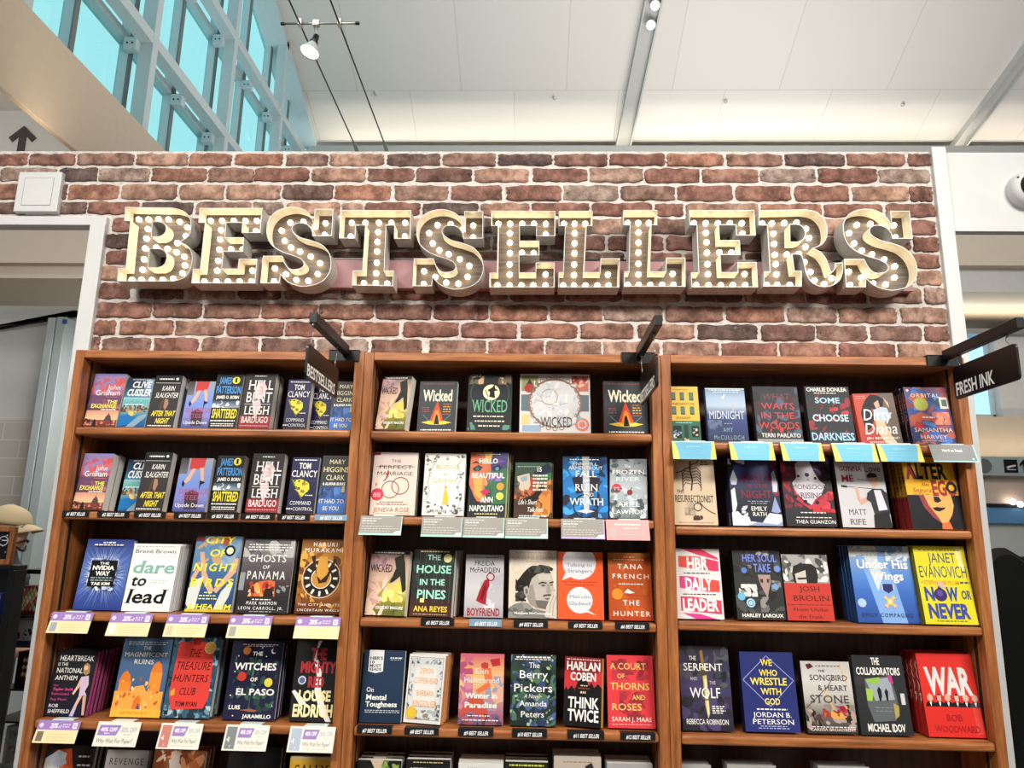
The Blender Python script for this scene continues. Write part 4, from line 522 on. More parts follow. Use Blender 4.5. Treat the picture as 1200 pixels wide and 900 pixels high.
ART['collab'] = [G('2a2c2e', '2c2e30', '28292b'), T('THE', .38, .54, .03, .12, W_, 'b'), T('COLLABORATORS', .06, .92, .155, .25, W_, 'b'), C(.1, .33, .09, '3a3438'), P([(.2, .3), (.72, .26), (.78, .5), (.8, .7), (.7, .82), (.28, .84), (.2, .64)], '5c6064'), P([(.22, .32), (.7, .28), (.74, .56), (.36, .58)], '9aa0a8'), P([(.22, .31), (.5, .28), (.46, .36), (.3, .36)], '8ab83c'), P([(.2, .42), (.34, .44), (.3, .58), (.2, .58)], '9ac048'), P([(.66, .26), (.74, .25), (.76, .36), (.68, .34)], 'c03c84'), P([(.7, .6), (.8, .64), (.78, .76), (.7, .8)], 'a89850'), R(.86, .48, .94, .62, 'c8c8c8'), P([(.42, .44), (.46, .4), (.5, .44), (.5, .52), (.47, .58), (.44, .58), (.43, .52)], '1c1e22'), P([(.56, .46), (.6, .42), (.63, .46), (.61, .58), (.58, .58)], '1c1e22'), MM(.34, .68, .66, '8a9094', .008), MM(.34, .68, .7, '8a9094', .008), T('MICHAEL IDOV', .14, .86, .86, .955, W_, 'b')]
ART['war'] = [G('d8342c', 'd43029', 'd02e28'), R(.86, .62, .98, .96, 'd8453c'), T('WAR', .1, .92, .165, .49, 'dcd6d4', 'B')]+[x for i, (u, hc, fc) in enumerate([(.13, 'd8a898', 'd8a898'), (.29, '2c2420', 'd0a08c'), (.44, 'd0a898', 'd0a898'), (.6, '1c1814', 'd8ac9c'), (.76, 'c8c0b8', 'd8ac9c'), (.92, 'd0a898', 'd0a898')]) for x in (P([(max(0, u-.1), .645), (u-.08, .6), (u, .57), (min(.99, u+.08), .6), (min(.995, u+.1), .645)], '1a1c22' if i != 5 else '3a3c44'), P([(u-.05, .52), (u, .485), (u+.05, .52), (u+.05, .56), (u-.05, .56)], hc), P([(u-.042, .51), (u+.042, .51), (u+.035, .57), (u, .59), (u-.035, .57)], fc), P([(u-.02, .59), (u+.02, .59), (u, .645)], W_))]+[T('BOB', .36, .64, .735, .81, 'a8222c', 's'), T('WOODWARD', .12, .92, .865, .94, 'a8222c', 's')]
# bottom row tops
ART['bot1'] = [G('1c1c1c', '2a2620'), P([(.3, 0), (.6, 0), (.5, .2)], 'c8b098'), S(.55, .0, .95, .3, 14, .1, ['5a7a3c', '8aa050', '2c2820'], 3)]
ART['bot2'] = [G('1c1c1e', '1c1c1e'), MM(.16, .84, .03, 'c8b870', .012), T('STEPHEN', .08, .92, .1, .24, W_, 's')]
ART['bot3'] = [G('d4d2ce', 'cfcdc9'), MM(.2, .8, .06, 'a8a6a2', .01)]
ART['bot4'] = [G('20221c', '1c1c1a'), MM(.1, .9, .03, 'c8cc4c', .02), T('NIGHT', .12, .88, .1, .2, 'd8d8c8', 'b')]
ART['bot5'] = [G('b8aca0', 'a89a8c'), MM(.2, .8, .05, '9a7c70', .014), P([(.66, .1), (.8, .06), (.9, .2), (.7, .2)], '2a2624')]
ART['bot6'] = [G('a0a09e', '8a8a88')]
# ------------------------------------------------------------------ the setting
YW = 0.20                                   # brick face plane
ZT = 2.948                                  # top of the brick wall
XR, XL, ZO = 2.838, -0.085, 2.655           # right end, left opening jamb and head
def wall_back():
    mb = MB()
    mb.box((XL, YW, 0), (XR, .27, ZT), M['mortar'])
    mb.box((-1.9, YW, ZO), (XL, .225, ZT), M['mortar'])
    rows = [(181, 194.5), (198, 213.5), (218, 235), (238.5, 253), (257, 273.5), (277, 293), (296, 312), (315, 331.5), (335, 353), (358, 375.5), (379, 396), (399.5, 416)]
    zr = [(float(PY(600, a, YW)[2]), float(PY(600, b, YW)[2])) for a, b in rows]
    while zr[-1][0] > 2.08: zr.append((zr[-1][0]-.0665, zr[-1][1]-.0665))
    jx = {0: [-30, 32, 35.7, 88, 92, 157, 161, 220, 223, 271, 276, 331, 336, 384, 387, 450, 454, 515.5, 519, 580.5, 584, 646.5, 650, 711.5, 715, 779, 782, 847, 852, 916, 920, 989, 993, 1060, 1064, 1089],
          1: [-64, -2, 1, 66, 70, 114, 117, 175, 179, 242, 245, 297, 299, 362, 366, 428, 432, 485, 488, 552.5, 557, 619, 625, 688, 692, 753, 756, 819, 823, 888, 891, 955, 959, 1027, 1030, 1089],
          2: [-36, 25, 29, 66, 70, 78, 81, 139, 143, 207, 211, 262, 266, 328, 332, 390, 393, 458, 463, 525, 529, 588, 594, 657.5, 661, 724, 728, 790, 794, 858, 862, 926, 931, 994, 999, 1064, 1066, 1092],
          3: [-20, 47, 52, 101, 104, 163, 167, 226, 230, 294, 297, 332, 336, 398, 401, 425, 428, 492, 496, 560, 564, 620, 624, 690, 694, 764, 768, 800, 804, 888, 892, 962, 966, 1033, 1038, 1095],
          8: [114, 152, 165, 215, 221, 275, 280, 329, 334, 396, 400, 450, 458, 525, 529, 594, 598, 661, 664, 728, 731, 797, 803, 869, 873, 942, 945, 1014, 1019, 1079, 1083, 1106],
          9: [115, 177, 180, 236, 240, 304, 307, 372, 375, 437, 441, 505, 509, 572, 575, 641, 645, 705, 708, 776, 780, 846, 851, 918, 923, 979, 983, 1050, 1056, 1109],
          10: [109, 135, 141, 203, 206, 262, 266, 332, 335, 400, 403, 467, 473, 537, 541, 605, 611, 676, 681, 742, 748, 813, 818, 887, 892, 954, 957, 1015, 1020, 1079, 1083, 1111],
          11: [108, 116, 120, 176, 181, 232, 237, 302, 307, 368, 372, 431, 436, 494, 504, 569, 573, 637, 640, 704, 708, 772, 777, 842, 846, 910, 914, 979, 983, 1048, 1052, 1112]}
    rd = random.Random(11)
    for i, (z1, z0) in enumerate(zr):
        x_lo = XL+.012 if z0 < ZO+.01 else -1.85
        spans = []
        if i in jx:
            ys = (rows[i][0]+rows[i][1])/2; l = jx[i]
            spans = [(float(PY(l[q], ys, YW)[0]), float(PY(l[q+1], ys, YW)[0])) for q in range(0, len(l)-1, 2)]
            x = spans[0][0]
        else:
            x = XR-.01-(.09 if i % 2 else 0)
            if i % 2: spans.append((x+.012, XR-.006))
            while x > x_lo+.06:
                w = rd.uniform(.178, .212); spans.append((max(x-w, x_lo), x)); x -= w+.013
            x = x_lo
        x = min(s[0] for s in spans)
        while x > x_lo+.08:
            w = rd.uniform(.18, .21); spans.append((max(x_lo, x-.013-w), x-.013)); x -= w+.013
        for a, b in spans:
            a = max(a, x_lo); b = min(b, XR-.004)
            if b-a > .02: brick(mb, a, b, z0+rd.uniform(-.0012, .0015), z1+rd.uniform(-.0015, .0012), rd)
    return struct(mb.build('wall_back'), 'reclaimed red brick wall with white mortar behind the bookcases')
def brick(mb, a, b, z0, z1, rd):
    w, h = (b-a)/2, (z1-z0)/2; cx, cz = (a+b)/2, (z0+z1)/2
    N = 44; ring = []
    ph = [rd.uniform(0, 6.28) for _ in range(4)]
    for i in range(N):
        t = 2*math.pi*i/N; c, s = math.cos(t), math.sin(t)
        m = (abs(c)**13+abs(s)**13)**(-1/13)
        nz = .0012*math.sin(5*t+ph[0])+.0012*math.sin(11*t+ph[1])+rd.uniform(-.0018, .0016)+.0012
        ring.append((c*m*w+nz*(1 if c > 0 else -1), s*m*h+nz*(1 if s > 0 else -1)))
    vs = []
    pr = rd.uniform(.004, .008)
    for ins, y in ((0, YW+.002), (.0005, YW-pr*.55), (.0022, YW-pr), (.012, YW-pr-.0006)):
        for x, z in ring:
            sx = max(0, (abs(x)-ins))/max(1e-6, abs(x)) if abs(x) > 1e-6 else 1
            sz = max(0, (abs(z)-ins))/max(1e-6, abs(z)) if abs(z) > 1e-6 else 1
            vs.append((cx+x*sx, y+rd.uniform(-.0012, .0012), cz+z*sz))
    fs = []
    for r in range(3):
        for i in range(N): fs.append((r*N+i, r*N+(i+1) % N, (r+1)*N+(i+1) % N, (r+1)*N+i))
    # inner face as strips between top and bottom halves
    o = 3*N
    for i in range(N//2):
        q = [o+i, o+i+1, o+(N-i-1) % N, o+(N-i) % N]
        q = list(dict.fromkeys(q))
        if len(q) > 2: fs.append(tuple(q))
    mb.add(vs, fs, M['brick'], smooth=True)
wall_back()

mb = MB(); mb.box((-6, -6.2, -.05), (16, 16, 0))
struct(mb.build('floor', m=plain('floor_tile', '8a8580', .5)))

# white trims round the two openings and the white header at the right
mb = MB(); mb.box((-1.9, YW-.02, ZO-.004), (XL+.012, YW+.03, ZO+.03), M['white_paint']); mb.box((XL-.045, YW-.021, 0), (XL+.011, YW+.076, ZO+.001), M['white_paint'])
struct(mb.build('trim_1', bevel=.003), 'white trim around the opening left of the bookcases')
z_h = float(PY(1150, 272, .2)[2])
mb = MB(); mb.box((XR, YW-.015, 0), (XR+.05, .28, ZT+.012), M['white_paint'])
struct(mb.build('trim_2', bevel=.003), 'white upright trim at the right end of the brick wall')
mb = MB(); mb.box((XR+.05, YW, z_h), (5.2, .225, ZT-.002), M['panel_white']); mb.box((XR+.05, YW-.006, z_h), (5.2, YW, z_h+.022), M['panel_white'])
struct(mb.build('wall_right', bevel=.002), 'plain white header wall right of the brick')

# hall ceiling: a plane falling away from the viewer, plus the cove at its far end
CP, CN = np.array([0, 8.77, 10.60]), np.array([0, .408, 1.0])
YE = 11.45
def cz(y): return 10.60-.408*(y-8.77)
mb = MB()
ys = np.linspace(-6.2, YE, 12)
vs = []
for y in ys:
    zz = cz(y)
    vs += [(-3.25, y, zz), (16, y, zz)]
fs = [(2*i, 2*i+1, 2*i+3, 2*i+2) for i in range(len(ys)-1)]
mb.add(vs, fs, M['ceil']); mb.add([(x, y, z+.25) for x, y, z in vs], [tuple(reversed(f)) for f in fs], M['ceil'])
struct(mb.build('ceiling'), 'pale grey sloping panelled hall ceiling')
zl_ = float(PY(600, 170.5, 11.1)[2])
mb = MB(); mb.box((-3.6, 12.4, 0), (16, 12.7, 11), M['grey_wall']); mb.box((-3.6, YE-.05, 10.4), (16, 12.7, 10.6), M['grey_wall']); mb.box((-3.6, YE, cz(YE)+.02), (16, YE+.1, 10.5), M['grey_wall']); struct(mb.build('wall_far'), 'grey far wall of the hall')
mb = MB(); mb.box((-3.05, 11.1, 6.5), (16, 11.2, zl_), M['grey_wall']); mb.box((-3.05, 11.2, 6.5), (16, 12.4, zl_-.25), M['grey_wall']); struct(mb.build('trim_20'), 'cove ledge under the low end of the hall ceiling')
mb = MB(); mb.box((-4, -6.4, 0), (16, -6.1, 17), M['panel_white']); struct(mb.build('wall_front_blocker'))  # unseen wall added behind the camera to block sky light
mb = MB(); mb.box((15.8, -6.4, 0), (16, 16, 17), M['panel_white']); struct(mb.build('wall_right_blocker'))  # unseen side wall, also added to keep world light out
# clerestory: sill fascia, steel frames, glass
XG = -3.05
zs1, zb = 6.05, 5.17
mb = MB(); mb.box((-3.04, -6.2, zb), (-2.98, 14.4, zs1), M['beige']); mb.box((-3.6, -6.2, zs1-.1), (-3.04, 14.4, zs1), M['beige'])
struct(mb.build('trim_3', bevel=.01), 'beige fascia below the clerestory windows')
mb = MB(); mb.box((-5.4, -6.2, 0), (-5.0, 14.4, zb+.1), M['grey_wall_dark']); mb.box((-5.0, -6.2, zs1-.3), (-3.045, 14.4, zs1-.11), M['panel_white']); mb.box((-5.0, 4.4, 0), (-3.045, 14.4, zs1-.3), M['panel_white'])
struct(mb.build('wall_left'), 'grey wall below the beige fascia')
l = area('fascia_cove_light', (-2.72, 3.6, zb-.22), (-2.98, 3.6, zb+.3), 7.0, .06, 20, (1, .78, .52))
l.rotation_euler = (Vector((-2.98, 3.6, zb+.3))-Vector((-2.72, 3.6, zb-.22))).to_track_quat('-Z', 'X').to_euler(); l.data.size = .06; l.data.size_y = 7.0
l.rotation_euler = (Vector((-2.98, 3.6, zb+.3))-Vector((-2.72, 3.6, zb-.22))).to_track_quat('-Z', 'Y').to_euler()
area('niche_fill_light', (-4.0, 1.0, 4.9), (-4.0, 4.4, 4.6), 1.0, .3, 26, (1, .98, .95))  # fill lamp added to lift the grey pier, no fitting there

YP = [3.35, 5.36, 7.42, 9.45, 11.5]
tz = [7.26, 8.85]
nwin = 0
for i, (y0, y1) in enumerate(zip([-6.1, -4.7, -2.7, -.7, 1.3]+YP, [-4.7, -2.7, -.7, 1.3]+YP+[13.6])):
    for j, (za, zb2) in enumerate(((zs1, tz[0]), (tz[0], tz[1]), (tz[1], 20))):
        zc = cz(y1-.2) if j == 2 else zb2
        if zc-za < .5: continue
        zt = cz((y0+y1)/2)-.02 if j == 2 else zb2
        nwin += 1
        root = thing('window_%d' % nwin, None, None, (XG-.5, (y0+y1)/2, za)); struct(root, 'clerestory window bay with blue-green glass and white frames')
        loc = lambda p: (p[0]-root.location.x, p[1]-root.location.y, p[2]-root.location.z)
        def bx(name, a, b, m, bev=0):
            mb = MB(); mb.box(loc(a), loc(b), m); return mb.build(name, root, bevel=bev)
        topz = lambda y: min(zb2, cz(y)-.03) if j == 2 else zb2
        ym = (y0+y1)/2
        # glass with slanting head in the top row
        mb = MB()
        mb.prism([(y0-root.location.y, 0), (y1-root.location.y, 0), (y1-root.location.y, topz(y1)-za), (y0-root.location.y, topz(y0)-za)], 0, .09, .10, M['glass']); mb.build('pane', root)
        bx('mullion', (XG-.42, ym-.03, za), (XG-.28, ym+.03, topz(ym)), M['white_metal'])
        bx('mullion', (XG-.42, y1-.03, za), (XG-.28, y1+.03, topz(y1)), M['white_metal'])
        bx('gasket', (XG-.3, ym-.033, za), (XG-.279, ym+.033, topz(ym)), M['gasket']); bx('gasket', (XG-.3, y1-.033, za), (XG-.279, y1+.033, topz(y1)), M['gasket'])
        bx('post', (XG-.17, y1-.06, za), (XG, y1+.06, topz(y1)), M['white_metal'], .006)
        if j < 2:
            bx('transom', (XG-.17, y0+.06, zb2-.07), (XG-.002, y1-.06, zb2+.07), M['white_metal'], .006)
            bx('head', (XG-.44, y0, zb2-.05), (XG-.3, y1, zb2+.05), M['bracket'])
            for yy in (ym, y1-.1):
                mb = MB(); mb.box(loc((XG-.3, yy-.05, zb2-.2)), loc((XG-.15, yy+.05, zb2-.05)), M['white_metal'])
                for q in (-.03, .03): mb.box(loc((XG-.235+q, yy-.054, zb2-.14)), loc((XG-.215+q, yy-.05, zb2-.115)), M['slot'])
                mb.build('bracket', root, bevel=.005)
        else:
            h0, h1 = topz(y0), topz(y1)
            mb = MB(); mb.prism([(y0-root.location.y, h0-za-.12), (y1-root.location.y, h1-za-.12), (y1-root.location.y, h1-za), (y0-root.location.y, h0-za)], 0, .06, .5, M['white_metal']); mb.build('head', root)

# ------------------------------------------------------------------ ceiling lights, cables, small fittings
def on_ceiling(px, py, off=0.0):
    return Vector(PPL(px, py, CP-CN/np.linalg.norm(CN)*off, CN))
def light_bar(a, b, w, label, spots):
    A, B = on_ceiling(*a), on_ceiling(*b)
    d = (B-A); B = A+d*1.03; A = A-d*.35
    d = (B-A).normalized(); n = -Vector(CN).normalized(); s = d.cross(n)
    root = thing('ceiling_light_channel', label, 'light channel', A)
    mb = MB(); L_ = (B-A).length
    pr = [(-w/2, 0), (-w/2, .14), (-w/2+.03, .14), (-w/2+.03, .06), (w/2-.03, .06), (w/2-.03, .14), (w/2, .14), (w/2, 0)]
    vs = [s*p[0]+n*p[1]+d*t for t in (0, L_) for p in pr]; k = len(pr)
    fs = [(i, (i+1) % k, k+(i+1) % k, k+i) for i in range(k)]+[tuple(reversed(range(k))), tuple(range(k, 2*k))]
    mb.add(vs, fs, M['light_steel']); mb.build('channel', root)
    for q, (px, py) in enumerate(spots):
        c = on_ceiling(px, py, .12)
        sp = thing('spotlight', 'white cylinder spotlight in the ceiling channel, '+('nearer the picture top' if q else 'second from the picture top'), 'spotlight', c, group='cylinder spotlights in the ceiling channel')
        dr = (Vector((1.4, 0, 1.5))-c).normalized()
        Tm = dr.to_track_quat('Z', 'Y').to_matrix().to_4x4()
        b1 = MB(); b1.lathe([(.0, -.1), (.085, -.1), (.085, .16), (.075, .17), (.07, .15), (0, .15)], M['white_paint'], 20, Tm); b1.build('housing', sp)
        b2 = MB(); b2.lathe([(0, .153), (.066, .155), (.066, .152)], M['lamp'], 20, Tm); b2.build('lamp', sp)
light_bar((765, 0), (728, 178), .3, 'grey recessed light channel running across the pale ceiling at centre', [(763, 28), (768, 5)])
light_bar((1200, 62), (1116, 176), .26, 'grey light channel crossing the ceiling at the far right', [])
for px, py, w in ((441, 108, 'beside the cables'), (650, 113, 'left of the light channel'), (850, 117, 'right of the light channel'), (1057, 121, 'nearest the right channel')):
    c = on_ceiling(px, py, .0)
    mb = MB(); Tm = (-Vector(CN)).to_track_quat('Z', 'Y').to_matrix().to_4x4()
    mb.lathe([(.04, 0), (.04, .008), (.018, .015), (.018, .05), (.035, .055), (0, .06)], M['white_paint'], 16, Tm)
    o = mb.build('ceiling_sprinkler'); o.location = c; tag(o, 'small white ceiling sprinkler '+w, 'sprinkler', 'sprinkler heads on the hall ceiling')

# low-voltage cable light
cab = []
zc_ = ZT+.02
for px in (418, 453):
    e = PY(px, 178, .24); e[2] = ZT+.03
    far = Vector((e[0], .25, ZT+.03)); near = Vector((e[0], -2.6, ZT+.03))
    cab.append(e[0])
    root = thing('lighting_cable', 'black lighting cable anchored on the brick wall, '+('left of the pair' if px == 418 else 'right of the pair'), 'cable', far, group='cables carrying the halogen lamp')
    mb = MB(); mb.tube([(0, 0, 0), near-far], .0026, M['black'], 8); mb.build('wire', root)
    mb = MB(); mb.tube([(0, .02, -.03), (0, .005, -.005), (0, -.04, 0), (0, -.07, 0)], [.008, .008, .007, .003], M['steel'], 10); mb.build('turnbuckle', root)
zl = ZT+.03
pl = PZ(348+45, 29, zl); yl = pl[1]
xa, xb = cab[0]-.05, cab[1]+.05
root = thing('halogen_cable_lamp', 'lit halogen lamp hanging from a rod between the two cables', 'lamp', ((xa+xb)/2-.01, yl, zl))
mb = MB(); mb.tube([(xa-root.location.x, 0, .004), (xb-root.location.x, 0, .004)], .0032, M['steel'], 8)
mb.build('rod', root)
for c in cab:
    mb = MB(); mb.box((c-root.location.x-.006, -.008, -.004), (c-root.location.x+.006, .008, .016), M['steel']); mb.build('clamp', root, bevel=.001)
for s_ in (xa, xb):
    mb = MB(); mb.tube([(s_-root.location.x-.005, 0, .004), (s_-root.location.x+.005, 0, .004)], .0048, M['black'], 8); mb.build('end_cap', root)
mb = MB(); mb.box((-.009, -.007, -.004), (.009, .007, .012), M['steel']); mb.tube([(-.004, 0, 0), (-.005, 0, -.03), (-.003, 0, -.045)], .0012, M['steel'], 6); mb.tube([(.004, 0, 0), (.006, 0, -.03), (.003, 0, -.045)], .0012, M['steel'], 6); mb.build('hanger', root)
Tm = Matrix.Translation((0, 0, -.045)) @ Vector((-.2, -.16, -.9)).to_track_quat('Z', 'Y').to_matrix().to_4x4()
mb = MB(); mb.lathe([(0, -.012), (.008, -.012), (.009, .006), (.012, .012), (.010, .018)], M['black'], 16, Tm); mb.build('socket', root)
mb = MB(); mb.lathe([(.010, .016), (.014, .024), (.020, .034), (.025, .048), (.0265, .05), (.024, .046)], M['bracket'], 20, Tm); mb.build('reflector', root)
mb = MB(); mb.lathe([(0, .044), (.016, .046), (.0235, .047), (.0235, .045)], M['lamp'], 20, Tm); mb.build('bulb', root)

# wall access panel and dome camera
def quadplane(px, py, Y): p = PY(px, py, Y); return p
c = quadplane(45, 225, YW-.02)
root = thing('wall_access_panel', 'white square access panel fixed on the brick wall at upper left', 'wall panel', (c[0], YW-.012, c[2]))
hw, hh = .079, .077
mb = MB(); mb.box((-hw, -.012, -hh), (hw, .02, hh), M['white_paint']); mb.build('frame', root, bevel=.003)
mb = MB(); mb.box((-.054, -.0126, -.054), (.054, -.011, .054), M['gasket']); mb.box((-.0525, -.0132, -.0525), (.0525, -.011, .0525), M['white_paint']); mb.build('door', root, bevel=.001)
c = quadplane(1197, 225, YW)
root = thing('dome_camera', 'white dome security camera on the white header wall', 'camera', (c[0]+.012, YW, c[2]))
Tm = Matrix.Rotation(math.radians(90), 4, 'X')
mb = MB(); mb.lathe([(.066, 0), (.066, .025), (.06, .038), (.05, .046), (.044, .048)], M['white_paint'], 40, Tm); mb.build('housing', root)
mb = MB(); mb.lathe([(.046, .044), (.042, .062), (.03, .076), (.014, .083), (0, .084)], M['black'], 32, Tm); mb.build('dome', root)
mb = MB()
for a in (2.5, 5.0, .6): mb.tube([(.057*math.cos(a), -.036, .057*math.sin(a)), (.057*math.cos(a), -.044, .057*math.sin(a))], .003, M['slot'], 8)
mb.build('screw', root)
# ------------------------------------------------------------------ marquee sign
YF, DEP, FLO = .088, .077, .052
def px_crop(pts, ox, oy, s):
    """traced front outline in sign-plane metres, curved runs refined"""
    q = []
    n = len(pts)
    P3 = [np.array(PY(p[0]/s+ox, p[1]/s+oy, YF))[[0, 2]] for p in pts]
    sm = [len(p) > 2 for p in pts]
    for i in range(n):
        a, b = P3[i], P3[(i+1) % n]; q.append(a)
        if sm[i] or sm[(i+1) % n]:
            p0 = P3[i-1] if sm[i] else a; p3 = P3[(i+2) % n] if sm[(i+1) % n] else b
            for t in (.25, .5, .75):
                q.append(.5*((2*a)+(-p0+b)*t+(2*p0-5*a+4*b-p3)*t*t+(-p0+3*a-3*b+p3)*t**3))
    return q
LET = {
 'B': (130, 230, 6, [[(100, 75), (430, 80), (505, 100, 1), (552, 145, 1), (565, 205, 1), (550, 275, 1), (488, 322), (545, 352, 1), (572, 415, 1), (566, 490, 1), (535, 555, 1), (490, 585, 1), (430, 598), (42, 598), (50, 503), (103, 503), (135, 175), (93, 172)],
   [(293, 182), (345, 182, 0), (377, 200, 1), (386, 232, 1), (370, 265, 1), (335, 282), (286, 282)], [(273, 370), (345, 372, 0), (382, 395, 1), (390, 435, 1), (372, 480, 1), (330, 500), (261, 500)]],
  [(198, 165), (267, 165), (337, 163), (407, 165), (485, 180), (540, 220), (528, 282), (468, 330), (262, 232), (252, 298), (243, 368), (322, 362), (400, 370), (462, 395), (518, 425), (522, 487), (505, 543), (440, 580), (367, 588), (290, 590), (218, 588), (150, 588), (225, 518), (235, 445)]),
 'E': (480, 230, 6, [[(573, 103), (1025, 103), (1025, 280), (890, 280), (890, 208), (775, 208), (775, 312), (912, 312), (912, 415), (772, 415), (772, 535), (886, 535), (887, 465), (1020, 465), (1020, 640), (560, 640), (562, 537), (614, 537), (620, 208), (573, 208)]],
  [(625, 195), (707, 195), (792, 195), (875, 195), (958, 195), (958, 268), (705, 262), (705, 328), (705, 400), (790, 398), (873, 400), (703, 480), (703, 550), (617, 627), (703, 627), (787, 627), (870, 627), (956, 627), (956, 550)]),
 'S': (480, 230, 6, [[(20, 632), (30, 437), (168, 437), (190, 492, 1), (225, 528, 1), (270, 532, 1), (308, 520, 1), (323, 494, 1), (305, 464, 1), (250, 438, 1), (180, 416, 1), (112, 380, 1), (66, 330, 1), (48, 262, 1), (58, 185, 1), (105, 125, 1), (170, 97, 1), (240, 91, 1), (310, 110, 1), (355, 150, 1), (383, 205), (385, 105), (517, 105), (515, 297), (376, 297), (368, 255, 1), (340, 220, 1), (292, 206, 1), (250, 214, 1), (230, 243, 1), (245, 275, 1), (300, 308, 1), (380, 330, 1), (450, 360, 1), (500, 415, 1), (520, 485, 1), (510, 555, 1), (470, 612, 1), (400, 645, 1), (320, 655, 1), (250, 640, 1), (200, 612, 1), (163, 572), (155, 632)]],
  [(448, 207), (447, 290), (370, 235), (290, 197), (197, 203), (138, 260), (163, 332), (210, 380), (275, 408), (353, 443), (420, 490), (408, 567), (343, 615), (258, 608), (182, 568), (102, 527), (100, 618)]),
 'T': (300, 230, 6, [[(597, 98), (1090, 98), (1084, 298), (970, 298), (972, 205), (916, 205), (902, 522), (967, 522), (962, 632), (674, 626), (680, 522), (748, 522), (768, 205), (702, 205), (697, 297), (583, 295)]],
  [(675, 188), (770, 188), (865, 188), (953, 188), (1050, 188), (668, 283), (1048, 283), (860, 253), (855, 322), (852, 388), (850, 468), (845, 542), (760, 612), (843, 612), (923, 615)]),
 'L': (680, 230, 5.4545, [[(275, 88), (492, 88), (492, 185), (456, 185), (446, 480), (546, 480), (549, 392), (672, 392), (673, 578), (280, 578), (281, 480), (310, 480), (316, 185), (275, 185)]],
  [(302, 172), (370, 172), (438, 172), (372, 232), (372, 297), (372, 360), (372, 432), (372, 500), (303, 567), (373, 567), (447, 567), (523, 567), (595, 567), (590, 497)]),
 'R': (880, 230, 5.4545, [[(50, 90), (350, 84), (420, 100, 1), (468, 145, 1), (488, 205, 1), (484, 262, 1), (455, 308, 1), (400, 332), (448, 358, 1), (484, 405, 1), (500, 450, 1), (514, 482, 1), (532, 465, 1), (537, 426), (587, 424), (588, 480, 1), (566, 540, 1), (510, 574, 1), (445, 578, 1), (390, 552, 1), (355, 500, 1), (338, 430, 1), (322, 382, 1), (300, 372, 1), (265, 372), (280, 476), (324, 476), (325, 576), (80, 576), (84, 480), (121, 480), (104, 186), (50, 186)],
   [(250, 182), (300, 182, 0), (332, 200, 1), (346, 236, 1), (334, 272, 1), (300, 290), (252, 290)]],
  [(70, 175), (133, 175), (212, 172), (290, 170), (350, 210), (370, 268), (347, 325), (305, 370), (228, 373), (340, 422), (378, 485), (405, 540), (467, 562), (515, 525), (143, 240), (147, 305), (152, 375), (157, 435), (162, 500), (100, 567), (166, 567), (247, 567)])}
bm_ = MB(); bm_.lathe([(r*.66, z*.66) for r, z in [(0, -.0165), (.006, -.0158), (.0115, -.012), (.0138, -.005), (.0135, .001), (.0095, .009), (.006, .014)]], M['bulb'], 14, Matrix.Rotation(math.radians(-90), 4, 'X'))
BULB = None
def inset(poly, d):
    n = len(poly); out = []
    ar = sum(poly[i][0]*poly[(i+1) % n][1]-poly[(i+1) % n][0]*poly[i][1] for i in range(n))
    sg = 1 if ar > 0 else -1
    for i in range(n):
        e0 = poly[i]-poly[i-1]; e1 = poly[(i+1) % n]-poly[i]
        n0 = np.array([-e0[1], e0[0]])/(np.linalg.norm(e0)+1e-9); n1 = np.array([-e1[1], e1[0]])/(np.linalg.norm(e1)+1e-9)
        b = n0+n1; l = np.linalg.norm(b); b = b/l if l > 1e-6 else n0
        out.append(poly[i]+b*sg*d/max(.45, float(b@n0)))
    return out
def letter(ch, first=None, label=''):
    global BULB
    ox, oy, s, outs, bulbs = LET[ch]
    polys = [px_crop(p, ox, oy, s) for p in outs]
    o0 = min(polys[0], key=lambda p: p[0]+p[1])             # lower left corner is the base point
    polys = [[p-o0 for p in q] for q in polys]
    root = thing('marquee_letter', label, 'sign letter', (o0[0], YF, o0[1]), group='lit letters of the sign on the brick wall')
    mb = MB(); th = .0022
    for k, poly in enumerate(polys):
        inn = inset(poly, th if k == 0 else -th); n = len(poly)
        vs = [(p[0], y, p[1]) for q, y in ((poly, 0), (inn, 0), (poly, DEP), (inn, DEP)) for p in q]
        fs = []
        for i in range(n):
            j = (i+1) % n
            fs += [(i, j, n+j, n+i), (i, 2*n+i, 2*n+j, j), (n+i, n+j, 3*n+j, 3*n+i), (2*n+i, 3*n+i, 3*n+j, 2*n+j)]
        mb.add(vs, fs, M['signmetal'])
    mb.build('return_band', root)
    mb = MB(); pl = [inset(p, th if k == 0 else -th) for k, p in enumerate(polys)]
    tri = tessellate_polygon([[Vector((a[0], a[1], 0)) for a in q] for q in pl]); flat = [a for q in pl for a in q]
    mb.add([(a[0], FLO, a[1]) for a in flat], [tuple(t) for t in tri], M['signface'])
    mb.add([(a[0], FLO+.004, a[1]) for a in flat], [tuple(t) for t in tri], M['signface'])
    mb.build('face_panel', root)
    for bx_, by_ in bulbs:
        p = PY(bx_/s+ox, by_/s+oy, YF+FLO-.01)
        if BULB is None: BULB = bm_.mesh('bulb')
        b = bpy.data.objects.new('bulb', BULB); COL.objects.link(b); b.parent = root
        b.location = (p[0]-o0[0], FLO-.0095, p[2]-o0[1])
    return root
def place(src, px, py, label):
    c = copy_tree(src); p = PY(px, py, YF); c.location = (p[0], YF, p[2]); c['label'] = label; return c
l_B = letter('B', label='lit marquee letter B starting the sign on the brick wall')
l_S = letter('S', label='lit marquee letter S in mid sign, right of the T')
l_T = letter('T', label='lit marquee letter T of the brick wall sign')
l_E = letter('E', label='lit marquee letter E in mid sign, left of the two Ls')
l_L = letter('L', label='lit marquee letter L, second of the pair, left of the last E')
l_R = letter('R', label='lit marquee letter R of the brick wall sign')
